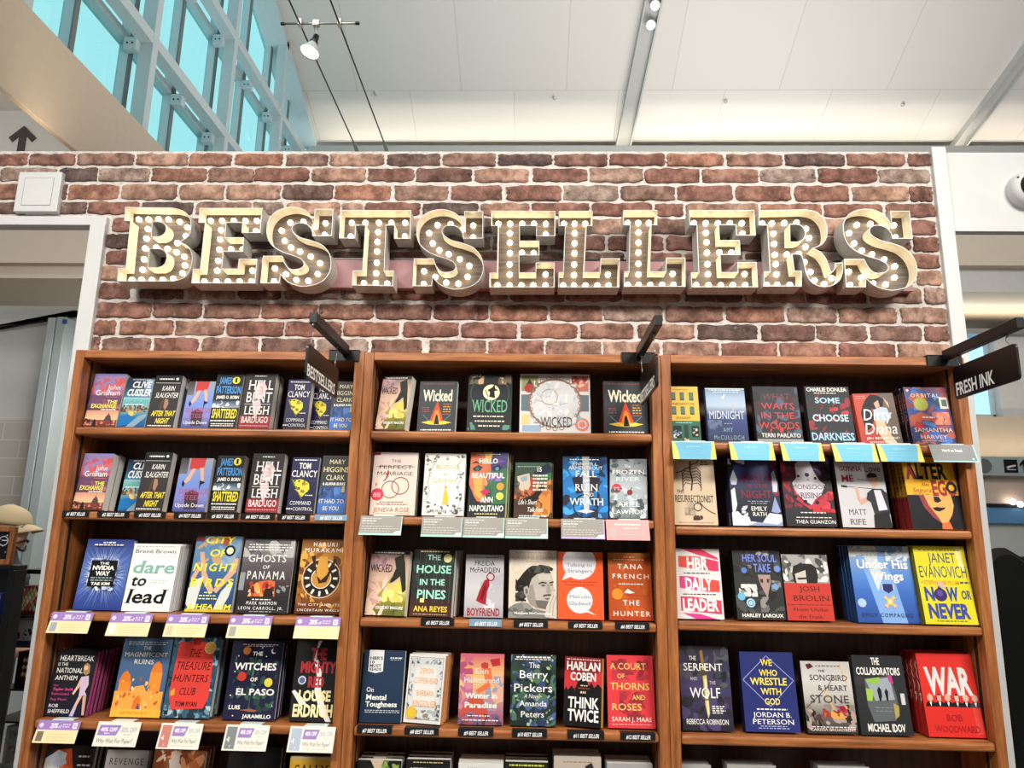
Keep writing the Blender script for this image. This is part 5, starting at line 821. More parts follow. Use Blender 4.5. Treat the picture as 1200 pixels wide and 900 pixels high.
place(l_E, 224.2, 332, 'lit marquee letter E just right of the B')
place(l_E, 810.5, 336.5, 'lit marquee letter E just left of the R')
place(l_S, 305, 332, 'lit marquee letter S just left of the T')
place(l_S, 991.5, 336.5, 'lit marquee letter S ending the sign at the right')
place(l_L, 654.2, 336.7, 'lit marquee letter L, first of the pair, right of the E')
# pink raceway board behind the letters
a = PY(200, 305, YW-.02); b = PY(1068, 343, YW-.02)
root = thing('sign_raceway', 'pink painted raceway board mounted behind the lit letters', 'mounting board', (a[0], YW-.012, b[2]))
mb = MB(); mb.box((0, -.022, 0), (b[0]-a[0], .008, a[2]-b[2]), M['pink']); mb.build('board', root, bevel=.002)
mb = MB(); mb.box((0, -.023, a[2]-b[2]+.0002), (b[0]-a[0], .008, a[2]-b[2]+.006), M['black']); mb.build('top_edge', root)

# ------------------------------------------------------------------ bookcases
W = .92; H = 2.15; TH = .03
SH = {1: [1.905, 1.647, 1.354, 1.058, .745], 2: [1.904, 1.646, 1.354, 1.060, .745], 3: [1.881, 1.631, 1.362, 1.058, .745]}
YB = .186
def bookcase(i):
    root = thing('bookcase', ['tall cherry wood bookcase at the left', 'middle cherry wood bookcase of the row of three', 'cherry wood bookcase at the right under the hanging black sign'][i-1], 'bookcase', ((i-1)*W, 0, 0), group='cherry wood bookcases along the brick wall')
    for x0, x1 in ((.0005, TH), (W-TH, W-.0005)):
        mb = MB(); mb.box((x0, 0, 0), (x1, YB+.011, H-TH*0), M['wood_v']); mb.build('side_panel', root, bevel=.0025)
    mb = MB(); mb.box((TH, 0, H-.026), (W-TH, YB+.011, H), M['wood_h']); mb.build('top_panel', root, bevel=.0025)
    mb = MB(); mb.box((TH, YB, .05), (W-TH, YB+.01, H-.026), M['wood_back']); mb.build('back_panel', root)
    mb = MB(); mb.box((TH, .02, 0), (W-TH, .045, .1), M['wood_h']); mb.build('plinth', root, bevel=.002)
    for x0 in (TH, W-TH-.0015):
        mb = MB(); mb.box((x0, .04, .1), (x0+.0015, .052, H-.03), M['slot']); mb.build('shelf_standard', root)
    for z in SH[i]+[.42, .1]:
        mb = MB(); mb.box((TH+.001, .001, z-.0245), (W-TH-.001, YB-.0005, z), M['wood_h'])
        mb.build('shelf', root, bevel=.007, bseg=3)
    return root
for i in (1, 2, 3): bookcase(i)

# ------------------------------------------------------------------ books
ORD = ['', 'second', 'third', 'fourth', 'fifth', 'sixth', 'seventh']
CASE = {1: 'left', 2: 'middle', 3: 'right'}; ROW = ['top', 'second', 'third', 'fourth', 'lowest']
_bk = {}
def book_meshes(art, kind, w, h, t, spine, pages):
    key = (art, kind, round(w, 3), round(h, 3), round(t, 3))
    if key in _bk: return _bk[key]
    bgc = ART[art][0]
    bg = lin(bgc[1][len(bgc[1])//2]) if bgc[0] == 'g' else lin(bgc[5])
    sc = lin(spine[0]) if spine else bg
    c = .0006 if kind != 'h' else .0024; ins = .0004 if kind != 'h' else .0035
    mb = MB(); m = M['print']
    mb.box((-w/2, 0, 0), (w/2, c, h), m, bg)
    mb.box((-w/2, c, 0), (-w/2+c, t-c, h), m, sc)
    mb.box((-w/2, t-c, 0), (w/2, t, h), m, sc)
    draw(mb, ART[art], w, h, m, -.00002)
    if spine:
        T4 = Matrix(((0, 1, 0, -w/2), (0, 0, -1, t), (-1, 0, 0, h/2), (0, 0, 0, 1)))
        el = [G(spine[0])]
        if len(spine) > 3: el.append(R(.56, 0, 1, 1, spine[3]))
        if spine[1]: el.append(T(spine[1], .08, .62, .3, .72, spine[2], 'b'))
        draw(mb, el, h, t, m, -.00002, T4=T4)
    cover = mb.mesh('cover')
    pb = MB(); pb.box((-w/2+c, c, ins), (w/2-ins, t-c, h-ins), pages or M['pages'])
    _bk[key] = (cover, pb.mesh('page_block')); return _bk[key]
KIND = {'m': 'mass_market_paperback', 'p': 'paperback_book', 'h': 'hardcover_book'}
def book(case, row, xl, xr, yt, kind, t, n, short, art, spine=None, Y0=.034, lean=10, yaw=0, roll=0, pages=None, width=None, step=1.0, group=None, dx=0.0):
    z = SH[case][row]
    le = math.radians(lean)
    xm = (xl+xr)/2; Y = Y0
    def solve(px):
        lo, hi = -1.0, 4.0
        for _ in range(50):
            md = (lo+hi)/2
            if proj((md, Y, z+.01))[0] < px: lo = md
            else: hi = md
        return lo
    x0, x1 = solve(xl), solve(xr)
    lo_x, hi_x = (case-1)*W+TH+.0045, case*W-TH-.0045
    w = width or (x1-x0); x0 = max(x0, lo_x)
    if x0+w > hi_x: x0 = max(lo_x, hi_x-w); w = min(w, hi_x-x0)
    x1 = x0+w; xc = (x0+x1)/2
    dz = .0008+abs(math.sin(math.radians(roll)))*w/2
    zb = z+t*math.sin(le)+dz
    lo, hi = .05, .4
    for _ in range(40):
        h = (lo+hi)/2
        if proj((xc, Y+h*math.sin(le), zb+h*math.cos(le)))[1] > yt: lo = h
        else: hi = h
    gap = .0032/math.cos(math.radians(yaw)); step = step/math.cos(math.radians(yaw))
    ceil_ = (SH[case][row-1] if row else H-.002)-.0245-z-.004-dz-t*math.sin(le)
    h = min(h, ceil_/math.cos(le))
    tot = Y0+n*t*step+(n-1)*gap/math.cos(le)+h*math.sin(le)
    if tot > YB-.003:
        f = (YB-.003-Y0-h*math.sin(le)-(n-1)*gap)/(n*t*step/math.cos(le)); t *= f
        zb = z+t*math.sin(le)+dz
    cov, pgs = book_meshes(art, kind, w, h, t, spine, pages)
    wh = '%s shelf of the %s bookcase' % (ROW[row], CASE[case])
    grp = group or 'books standing on the '+wh
    for k in range(n):
        lab = short if n == 1 else (short+', front copy' if k == 0 else ('%s copy behind the ' % ORD[k])+short)
        rd = random.Random(int(xl*10)+k)
        o = thing(KIND[kind], lab, 'book', (xc+k*dx+(rd.uniform(-.0015, .0015) if k else 0), Y+k*(t*step/math.cos(le)+gap), zb), (-le, math.radians(roll), math.radians(yaw)), grp)
        a = bpy.data.objects.new('cover', cov); COL.objects.link(a); a.parent = o
        b = bpy.data.objects.new('page_block', pgs); COL.objects.link(b); b.parent = o
B = book
# left bookcase, top shelf
u = ', top shelf of left case'
B(1, 0, 95.5, 133.5, 438, 'm', .03, 1, 'sunset sky paperback with domed city'+u, 'exchange')
B(1, 0, 137.5, 169, 443, 'm', .024, 1, 'blue sea-harbour paperback with white capitals'+u, 'cussler')
B(1, 0, 170.7, 202.7, 440, 'm', .03, 2, 'charcoal paperback, yellow lower title'+u, 'slaughter')
B(1, 0, 211.5, 243.5, 447, 'm', .024, 1, 'paperback with red skirt and legs'+u, 'steel')
B(1, 0, 244, 276, 439, 'm', .03, 1, 'black paperback with yellow number seal'+u, 'shattered')
B(1, 0, 278.5, 315, 437, 'm', .035, 2, 'black paperback with pale rabbit shape'+u, 'bent')
B(1, 0, 331, 359, 445, 'm', .03, 1, 'navy paperback with yellow crest'+u, 'clancy')
B(1, 0, 361, 381, 447, 'm', .03, 1, 'navy paperback half hidden behind the hanging sign'+u, 'clancy', Y0=.085, width=.068)
B(1, 0, 389, 417, 447, 'm', .03, 1, 'grey paperback with blue lower half'+u, 'clark', Y0=.045)
u = ', second shelf of left case'
B(1, 1, 81.5, 117, 531.5, 'm', .034, 2, 'sunset sky paperback with domed city'+u, 'exchange')
B(1, 1, 138, 170, 538, 'm', .024, 1, 'blue sea-harbour paperback with white capitals'+u, 'cussler', Y0=.075)
B(1, 1, 157.5, 190, 530, 'm', .03, 1, 'charcoal paperback, yellow lower title'+u, 'slaughter', Y0=.03)
B(1, 1, 201.5, 240, 537, 'm', .026, 1, 'paperback with red skirt and legs'+u, 'steel', spine=('1c1c22', '', W_))
B(1, 1, 245, 277.5, 534, 'm', .036, 1, 'black paperback with yellow number seal'+u, 'shattered')
B(1, 1, 287, 325, 531.5, 'm', .035, 1, 'black paperback with pale rabbit shape'+u, 'bent')
B(1, 1, 335, 367.5, 536, 'm', .03, 1, 'navy paperback with yellow crest'+u, 'clancy')
B(1, 1, 371, 404, 534, 'm', .03, 1, 'grey paperback with blue lower half'+u, 'clark')
u = ' on left case third shelf'
B(1, 2, 85, 140.5, 632, 'h', .022, 1, 'blue starburst hardcover with black title square'+u, 'nvidia', pages=None)
B(1, 2, 142, 198, 637.5, 'h', .014, 5, 'white cover with green and black script'+u, 'dare', pages=plain('grey_page_edges', '9a9a9a', .7))
B(1, 2, 216, 270.5, 628, 'p', .024, 1, 'blue cover of joined hands, yellow title'+u, 'birds')
B(1, 2, 275, 336, 632, 'h', .022, 2, 'stormy black-white cover with burning ship'+u, 'panama', spine=('1c1c1e', '', W_))
B(1, 2, 347.5, 402, 632, 'h', .026, 1, 'amber cover with black clock ring'+u, 'clock')
u = ' on left case fourth shelf'
B(1, 3, 44, 92, 763, 'h', .016, 6, 'black cover with pink lettering and singer'+u, 'anthem', spine=('b0487c', '', W_), pages=plain('pink_page_edges', 'b05a80', .7, var=.25, nscale=40))
B(1, 3, 128.5, 187, 748, 'h', .024, 1, 'blue cover with orange palace'+u, 'ruins')
B(1, 3, 189, 245, 747, 'h', .03, 2, 'red cover framed by blue waves'+u, 'treasure', pages=plain('white_page_edges', 'd4d4d0', .7))
B(1, 3, 260, 321, 751, 'h', .022, 3, 'dark navy cover with plants and fruit'+u, 'witches')
B(1, 3, 338, 391, 751, 'h', .024, 1, 'black cover with red capitals and white river'+u, 'red')
u = ' on left case lowest shelf'
B(1, 4, 28, 86, 873, 'h', .024, 3, 'dark cover with colourful patterned face'+u, 'animal', Y0=.04)
B(1, 4, 107, 158, 879, 'h', .024, 1, 'plain grey cover with thin dark title'+u, 'revenge', Y0=.05, spine=('8a8480', '', W_))
B(1, 4, 164, 226, 879, 'h', .022, 3, 'fiery orange-brown cover'+u, 'into', Y0=.04)
B(1, 4, 254, 318, 875, 'h', .024, 2, 'plain black cover'+u, 'black', Y0=.04)
B(1, 4, 332, 386, 887, 'p', .028, 1, 'yellow cover with dark serif title'+u, 'sally', Y0=.04)
# middle bookcase
u = ', top shelf of middle case'
B(2, 0, 438, 475, 441, 'p', .036, 1, 'slumped pink-and-olive paperback'+u, 'wickpb', roll=2, yaw=-13, Y0=.03)
B(2, 0, 488, 533, 447, 'p', .026, 1, 'left charcoal cover with red cone'+u, 'wicktri', yaw=-3)
B(2, 0, 546.5, 599, 437, 'h', .03, 1, 'black ornate cover with moon circle'+u, 'wickgreen', spine=('1c1e20', '', W_))
B(2, 0, 608.5, 692.5, 438.5, 'p', .016, 2, 'large pale square book with lace circle'+u, 'wickmap', lean=12)
B(2, 0, 708.5, 760, 447, 'h', .026, 1, 'right charcoal cover with red cone'+u, 'wicktri', spine=('8a3028', '', W_))
u = ', second shelf of middle case'
B(2, 1, 431.5, 484.5, 530, 'p', .022, 3, 'blush cover with two rings'+u, 'marriage', pages=plain('dark_page_edges', '34302e', .7))
B(2, 1, 494, 543, 531.5, 'p', .03, 1, 'white cover with vines and gold figure'+u, 'grim')
B(2, 1, 546.5, 592, 530, 'p', .024, 3, 'multicoloured painted face cover'+u, 'beautiful', pages=plain('lemon_page_edges', 'e4e0a8', .7), dx=.006, yaw=-9)
B(2, 1, 601.5, 645, 542, 'p', .02, 2, 'brown cover with mug and ribbons'+u, 'short', pages=plain('tan_page_edges', 'c0a890', .7), dx=.005, yaw=-6)
B(2, 1, 660, 713, 535, 'p', .03, 1, 'vivid blue fantasy cover'+u, 'ruin', spine=('24486c', '', W_))
B(2, 1, 714.5, 758.5, 538, 'p', .03, 1, 'grey wintry cover with red seal'+u, 'frozen', pages=plain('crimson_page_edges', '8e2c3a', .6), yaw=-11)
u = ' on middle case third shelf'
B(2, 2, 423.5, 472, 645, 'p', .026, 1, 'pink-and-olive witchy paperback'+u, 'wickpb', yaw=-9)
B(2, 2, 478, 529, 644, 'p', .024, 4, 'dark forest cover with mint title'+u, 'pines', spine=('b8b4ae', '', W_), dx=.004, yaw=-8)
B(2, 2, 543.5, 589, 650, 'p', .026, 1, 'pale grey cover with red necktie'+u, 'boyfriend')
B(2, 2, 595.5, 652.5, 645, 'h', .026, 1, 'beige cover with portrait of dark-haired man'+u, 'green')
B(2, 2, 653.5, 708, 647, 'h', .024, 1, 'orange cover with two speech bubbles'+u, 'talking')
B(2, 2, 716.5, 768, 648, 'p', .026, 1, 'burnt orange cover, white spaced capitals'+u, 'hunter', spine=('6a3418', '', W_))
u = ' on middle case fourth shelf'
B(2, 3, 420.5, 469.5, 762, 'p', .02, 1, 'plain navy cover with white tab'+u, 'tough')
B(2, 3, 471, 517, 767, 'p', .026, 3, 'white illustrated cover, orange lettering'+u, 'demon', pages=plain('orange_page_edges', 'd8904c', .7), dx=.004, yaw=-13)
B(2, 3, 536.5, 589, 766, 'p', .024, 1, 'pink-orange beach sunset cover'+u, 'winter')
B(2, 3, 597.5, 651.5, 767, 'p', .026, 1, 'dark cover full of blueberries'+u, 'berry', spine=('161a1c', '', W_))
B(2, 3, 659, 704.5, 770, 'm', .036, 1, 'black and red cover, bold white capitals'+u, 'twice', pages=plain('yellow_page_edges', 'd8b43c', .6), yaw=-15)
B(2, 3, 719, 774.5, 768, 'p', .028, 1, 'coral red cover with dark wolf shapes'+u, 'thorns', spine=('a82c34', '', W_))
u = ' on middle case lowest shelf'
for a_, b_, yt_, ar_, nm in ((412, 465, 891, 'bot1', 'black cover with green strip'), (471, 524, 890, 'bot2', 'black cover with white serif title'), (534, 588, 894, 'bot3', 'plain off-white cover'), (590, 642, 893, 'bot4', 'black cover with yellow top line'), (649, 706, 887, 'bot5', 'grey-beige misty cover'), (713, 768, 895, 'bot6', 'dull grey cover')):
    B(2, 4, a_, b_, yt_, 'p', .03, 3, nm+u, ar_, Y0=.03, lean=5)
# right bookcase
u = ', top shelf of right case'
B(3, 0, 786.5, 821, 453, 'p', .024, 1, 'yellow and green shopfront cover'+u, 'shop')
B(3, 0, 831, 878, 455, 'p', .026, 1, 'icy blue cover'+u, 'midnight')
B(3, 0, 888, 942, 453, 'p', .026, 1, 'dark leafy cover with red title'+u, 'woods')
B(3, 0, 951, 1004, 453, 'p', .028, 1, 'black cover with pale blue capitals'+u, 'choose')
B(3, 0, 1010, 1058.5, 461, 'p', .024, 1, 'tilted red cover with embracing couple'+u, 'dirty', roll=-2)
B(3, 0, 1070.5, 1122, 454, 'p', .02, 4, 'colourful planets cover'+u, 'orbital', spine=('1c1a20', 'ORBITAL', 'c8785c'), Y0=.022)
u = ', second shelf of right case'
B(3, 1, 787.5, 839, 536, 'p', .024, 1, 'cream cover with rib-cage tree'+u, 'resur')
B(3, 1, 859, 917.5, 535, 'h', .026, 2, 'purple snowy forest cover'+u, 'north', spine=('2a2c44', '', 'c8ccd8'))
B(3, 1, 922.5, 981.5, 536, 'h', .028, 1, 'dark cover with red splatter'+u, 'monsoon')
B(3, 1, 988, 1046, 538, 'h', .026, 1, 'grey cover of man with golf club'+u, 'mom', spine=('3a2a2c', '', W_))
B(3, 1, 1075, 1136.5, 531, 'h', .018, 5, 'yellow and black comic-style cover'+u, 'alter', Y0=.026, spine=('c8962c', 'ALTER EGO', '2a1c1c', '8c2830'))
u = ' on right case third shelf'
B(3, 2, 791.5, 847, 643, 'h', .024, 1, 'white cover with pink and red slanted bands'+u, 'hbr')
B(3, 2, 864.5, 921.5, 645, 'p', .036, 1, 'black cover with skull and blue flowers'+u, 'soul', spine=('141414', '', W_))
B(3, 2, 923.5, 978.5, 650, 'h', .03, 1, 'black-white photo cover with red lower half'+u, 'brolin', spine=('2a2826', '', W_))
B(3, 2, 1006, 1079, 640, 'h', .018, 5, 'sky blue cover with gold medal'+u, 'wings', spine=('24406c', '', 'c8ccd8'), yaw=0)
B(3, 2, 1091.5, 1153.5, 640, 'h', .026, 2, 'bright yellow cover with blue capitals'+u, 'never', spine=('7c7424', '', W_), Y0=.012)
u = ' on right case fourth shelf'
B(3, 3, 800.5, 860.5, 757, 'h', .026, 1, 'purple cover with golden sword'+u, 'serpent')
B(3, 3, 874, 938.5, 764, 'h', .034, 1, 'royal blue cover with diamond outline'+u, 'wrestle', spine=('14183a', '', W_))
B(3, 3, 947, 1006, 775, 'h', .03, 1, 'silver-grey cover with flowers and scrolls'+u, 'song', spine=('1c1a1a', '', 'c8c0b8'))
B(3, 3, 1010, 1071, 768, 'h', .026, 1, 'black cover with two walking figures'+u, 'collab')
B(3, 3, 1092.5, 1159.5, 766, 'h', .022, 4, 'red cover with six small portraits'+u, 'war', spine=('b02824', 'WAR', 'e8e0d8'))
u = ' on right case lowest shelf'
for a_, b_, yt_, nm in ((801, 838, 896, 'grey-topped book nearest the middle case'), (858, 917, 896.5, 'grey-topped book in the middle'), (968, 1030, 898, 'grey-topped book furthest right')):
    B(3, 4, a_, b_, yt_, 'h', .03, 2, nm+u, 'bot6', Y0=.03, lean=5)
# ------------------------------------------------------------------ price cards, shelf labels
def shelf_card(case, row, xl, xr, yb, name, label, art, group, tilt=22, clip=None, cat='shelf card'):
    z = SH[case][row]
    Yh = -.004
    yt = proj(((case-.5)*W, Yh, z+.001))[1]
    x0, x1 = PY(xl, yt, Yh)[0], PY(xr, yt, Yh)[0]; w = x1-x0
    ti = math.radians(tilt); lo, hi = .01, .15; xc = (x0+x1)/2
    for _ in range(40):
        h = (lo+hi)/2
        if proj((xc, Yh-h*math.sin(ti), z+.001-h*math.cos(ti)))[1] < yb: lo = h
        else: hi = h
    root = thing(name, label, cat, (xc, Yh, z+.001), (-ti, 0, 0), group)
    mb = MB(); mb.box((-w/2, .0003, -h), (w/2, .0013, 0), M['card'], lin('d8d8d4'))
    T4 = Matrix.Translation((0, 0, -h)); draw(mb, art, w, h, M['card'], .0002, T4=T4); mb.build('card', root)
    mb = MB(); c0, c1 = clip or (.3, .8)
    R_ = Matrix.Rotation(ti, 4, 'X')
    pr = [(.0015, -.006), (.0015, .0025), (.03, .0015), (.03, .0005), (.0035, .0005), (.0035, -.006)]
    a0, a1 = -w/2+w*c0, -w/2+w*c1
    vs = [R_ @ Vector((x, y, zz)) for x in (a0, a1) for y, zz in pr]; k = len(pr)
    mb.add(vs, [(i, (i+1) % k, k+(i+1) % k, k+i) for i in range(k)]+[tuple(range(k)), tuple(reversed(range(k, 2*k)))], M['plastic_clear']); mb.build('clip', root)
    return root
PU = 'a486c0'; CR = 'f2e4b8'
def disc20(th):
    return [G('e2d4a6'), R(0, 0, 1, .42, '987ab6'), C(.09, .22, .05, 'd8ccea'), T('20%', .3, .48, .12, .34, 'f6f2fa', 'bi'), T('off', .5, .57, .2, .34, 'f6f2fa', 'i'), MM(.6, .78, .16, 'd8ccea', .05), MM(.6, .76, .26, 'd8ccea', .05), R(.84, .1, .94, .36, 'f0eaf6'), R(.86, .15, .92, .31, 'c0a8d8'),
            R(.05, .5, .2, .92, th), MM(.3, .9, .6, 'd8c48c', .03), MM(.3, .92, .72, 'd8c48c', .03), MM(.3, .8, .84, 'd8c48c', .03)]
def off40(th):
    e = [G('dedace'), P([(.32, .12), (.66, .12), (.6, .5), (.3, .5)], '987ab6'), T('40% OFF', .35, .6, .2, .36, 'f6f2fa', 'b'), T('30% OFF', .68, .95, .2, .37, '9a9aa0', ''), MM(.75, .88, .44, 'b8b8bc', .03), T('Why Wait For Paper?', .32, .92, .6, .76, '7a7468', ''), MM(.34, .86, .86, 'c0bcb0', .025)]
    if th: e.insert(1, R(.04, .08, .27, .94, th)); e.append(S(.05, .12, .26, .9, 12, .05, ['d8d4d0', th], 3))
    else:
        e = [G('dedace'), P([(.06, .14), (.56, .14), (.48, .56), (.04, .56)], '987ab6'), T('40% OFF', .1, .48, .24, .4, 'f6f2fa', 'b'), MM(.2, .32, .46, 'f6f2fa', .03), T('30% OFF', .58, .94, .22, .42, '8a8a90', ''), MM(.66, .84, .5, 'a8a8ac', .03), T('Why Wait For Paper?', .06, .9, .68, .86, '6a645a', '')]
    return e
g = 'purple-headed price cards on the left bookcase'
for i, (a, b, yb, th, nm) in enumerate(((62, 110, 742, '9aa0b0', 'below the blue starburst hardcover'), (131, 180, 745.5, 'e4e0d4', 'below the white script cover'), (197.5, 246, 746.5, 'c8c0a0', 'below the joined-hands cover'), (270.5, 320, 748, 'a09c98', 'below the stormy ship cover'), (348, 400, 748.5, 'd8ccb0', 'below the amber clock cover'))):
    shelf_card(1, 2, a, b, yb, 'shelf_price_card', 'cream and purple price card '+nm, disc20(th), g)
for i, (a, b, yb, ar, nm) in enumerate(((46, 95, 871, disc20('7a6a58'), 'cream and purple price card below the pink-lettered black book'), (116, 166, 875, off40(None), 'white discount card below the orange palace cover'), (190, 239, 878, off40('c07a70'), 'white discount card with red picture below the wave-framed cover'), (266, 317, 880, off40('7c8080'), 'white discount card with grey picture below the fruit cover'), (341, 394, 882, off40('a8b4c4'), 'white discount card with blue picture below the red capitals'))):
    shelf_card(1, 3, a, b, yb, 'shelf_price_card', nm, ar, g)
def grey_card(edge, seed):
    return [G('96928c', '928e88'), R(0, .9, 1, 1, edge), R(.975, 0, 1, 1, edge), MM(.05, .5, .12, 'd0ccc6', .04), MM(.05, .4, .24, 'e0dcd6', .05), MM(.05, .35, .38, 'c8c4be', .03), MM(.05, .8, .54, 'c8c4be', .03), MM(.05, .92, .66, 'c8c4be', .03), MM(.05, .74, .78, 'c8c4be', .03), P([(.8, .95), (.86, .8), (.98, .78), (.98, .97)], 'dfeee8')]
g = 'grey recommendation cards on the middle bookcase'
for a, b, yb, ar, nm in ((423, 472, 627, grey_card('a8d0c4', 1), 'grey note card below the two-rings cover'), (495, 542.5, 629, grey_card('a8d0c4', 2), 'grey note card below the white vine cover'), (543.5, 591.5, 630, grey_card('a8d0c4', 3), 'grey note card below the painted face cover'), (592.5, 642, 631, grey_card('a8d0c4', 4), 'grey note card below the mug and ribbons cover'), (657.5, 708, 631.5, grey_card('b8a0d0', 5), 'grey note card with lilac edge below the vivid blue cover'),
                        (710, 760, 633, [G('e8a09c', 'e49a98'), MM(.2, .8, .2, 'f8dcd8', .07), MM(.4, .76, .4, 'f4d0cc', .05), R(.08, .42, .22, .86, 'b8a8a4'), MM(.3, .92, .6, 'e8b4b0', .03), MM(.3, .9, .72, 'e8b4b0', .03)], 'pink note card below the wintry grey cover')):
    shelf_card(2, 1, a, b, yb, 'shelf_note_card', nm, ar, g)
g = 'blue and yellow cards on the right bookcase'
blue = [G('74b6d0', '6eb0cc'), P([(0, 0), (.06, 0), (.1, .3), (.13, .6), (.15, 1), (0, 1)], 'e2d070'), P([(1, 0), (.92, 0), (.93, .3), (.89, .6), (.86, 1), (1, 1)], 'e2d070'), R(0, 0, 1, .05, 'd8e4e0'), MM(.34, .64, .26, 'a4d0e0', .05), MM(.2, .8, .5, '88c0d6', .03), MM(.24, .76, .64, '88c0d6', .03)]
for a, b, yb, nm in ((787, 837, 538, 'yellow and green shopfront'), (854, 905, 539, 'icy blue'), (914, 962, 540, 'dark leafy'), (974, 1024.5, 541, 'black capitals'), (1027, 1077, 541, 'tilted red')):
    shelf_card(3, 0, a, b, yb, 'shelf_card', 'light blue card with yellow edges below the %s cover' % nm, blue, g)
shelf_card(3, 0, 1088, 1140, 541.5, 'shelf_card', 'grey card below the colourful planets cover', [G('8e8e8e', '888a8a'), R(0, .93, 1, 1, 'a8d0d4'), R(.97, 0, 1, 1, 'a8d0d4'), T('Hard to Read', .26, .7, .26, .42, 'e8e8e8', 'b'), C(.9, .82, .03, '9ad4dc')], 'notes on the right bookcase')

def rank_label(case, row, xl, xr, n, colour='1c1c1e'):
    z = SH[case][row]
    yt = proj(((xl+xr)/2*0+(case-.5)*W, -.003, z))[1]
    x0, x1 = PY(xl, yt, -.003)[0], PY(xr, yt, -.003)[0]; w = x1-x0; h = .0165
    nb = {'1c1c1e': 'black', '7f9db4': 'pale blue'}[colour]
    root = thing('shelf_rank_label', '%s number %d strip on the %s case %s shelf edge' % (nb, n, CASE[case], ROW[row]), 'shelf label', ((x0+x1)/2, -.003, z+.0006), group='best seller rank strips on the shelf edges')
    mb = MB(); mb.box((-w/2, .0002, -h), (w/2, .0014, .0012), M['card'], lin(colour))
    draw(mb, [G(colour), T('#%d BEST SELLER' % n, .16, .86, .28, .86, 'e8e8e8', 'bi')], w, h+.001, M['card'], 0, T4=Matrix.Translation((0, 0, -h))); mb.build('front', root)
    mb = MB(); mb.box((-w/2, .0014, .0002), (w/2, .026, .0012), M['card'], lin(colour)); mb.build('top_flap', root)
for n, (a, b) in enumerate(((73, 104), (114, 151), (157, 194), (204, 241), (242.5, 279.5), (282, 322), (325, 363), (369, 407)), 1):
    rank_label(1, 1, a, b, n, '7f9db4' if n == 8 else '1c1c1e')
for n, a, b in ((2, 493, 532), (3, 550, 588), (4, 602, 642), (5, 666, 706), (6, 721, 761)):
    rank_label(2, 2, a, b, n, '7f9db4' if n == 3 else '1c1c1e')
for n, a, b in ((7, 418, 459), (8, 474, 514), (9, 537, 578), (10, 600, 641), (11, 665, 708), (12, 727, 768)):
    rank_label(2, 3, a, b, n)

# ------------------------------------------------------------------ hanging signs on black arms
def hang_sign(xa, label, face, text, clampx, zbot, ztop, y_far, y_near, tz, ty, arm=.36):
    """sign board in the plane x = xa, running out from the bookcase front"""
    root = thing('hanging_sign', label, 'sign', (xa, 0, H), group='black hanging signs over the bookcases')
    mb = MB(); c0, c1 = clampx
    mb.box((c0-xa, -.006, -.03), (c1-xa, -.0015, .006), M['black']); mb.box((c0-xa, -.006, .0015), (c1-xa, .08, .006), M['black'])
    mb.build('clamp', root, bevel=.001)
    mb = MB(); mb.box((-.0105, -arm, -.012), (.0105, -.006, .018), M['black']); mb.build('arm', root, bevel=.002)
    for y in (y_far-.03, y_near+.035):
        mb = MB(); zt = -.012; zb_ = ztop-H-.006
        mb.tube([(0, y, zt), (0, y-.002, zt-.008)], .003, M['steel'], 8)
        n = 14; L_ = (zt-.006)-zb_
        mb.tube([(0, y+.006*math.sin(2*math.pi*i/n), zt-.006-L_*i/n) for i in range(n+1)], .0013, M['steel'], 6); mb.build('hook', root)
    zc0, zc1 = zbot-H, ztop-H; r = .012
    def rr(ya, yb, za, zb_):
        pts = []
        for cy, cz_, a0 in ((yb-r, zb_-r, 0), (ya+r, zb_-r, 90), (ya+r, za+r, 180), (yb-r, za+r, 270)):
            for k in range(5):
                a = math.radians(a0+k*22.5); pts.append((cy+r*math.cos(a), cz_+r*math.sin(a)))
        return pts
    mb = MB(); mb.prism(rr(y_near, y_far, zc0, zc1), 0, -.003, .003, M['black'])
    mb.build('board', root)
    # lettering on the face the viewer sees
    mb = MB(); w = abs(ty[1]-ty[0]); h = tz[1]-tz[0]
    if face < 0:   # faces -x, reads from the far end to the near end
        T4 = Matrix(((0, 1, 0, -.0031), (-1, 0, 0, (ty[0]+ty[1])/2), (0, 0, 1, tz[0]-H), (0, 0, 0, 1)))
    else:
        T4 = Matrix(((0, -1, 0, .0031), (1, 0, 0, (ty[0]+ty[1])/2), (0, 0, 1, tz[0]-H), (0, 0, 0, 1)))
    draw(mb, [T(text, 0, 1, 0, 1, 'f2f2f0', 'b')], w, h, M['card'], 0, T4=T4); o = mb.build('lettering', root); o['label'] = 'white lettering'
def zy(px, py, X): p = PX(px, py, X); return float(p[1]), float(p[2])
def ck(p): return float(PY(p, 420, 0)[0])
X3 = float(PY(1107, 423, 0)[0]); X1 = float(PY(406, 415, 0)[0]); X2 = float(PY(749, 418, 0)[0])
t3 = zy(1121, 449, X3), zy(1122, 466, X3), zy(1167, 449, X3)
hang_sign(X3, 'black hanging sign board with FRESH INK over the right bookcase', -1, 'FRESH INK', (ck(1085), ck(1126)), zy(1194, 444, X3)[1]-.002, zy(1190, 402, X3)[1], -.04, -.335, (t3[1][1]+.004, t3[0][1]), (-.05, t3[2][0]))
t1 = zy(359.5, 440.5, X1), zy(359.5, 425.5, X1), zy(391.5, 450, X1)
hang_sign(X1, 'black hanging sign board with BESTSELLERS at the left bookcase corner', 1, 'BESTSELLERS', (ck(386), ck(421)), zy(360, 443, X1)[1]-.001, zy(361.5, 403, X1)[1], -.085, -.39, (t1[0][1], t1[1][1]), (-.386, t1[2][0]))
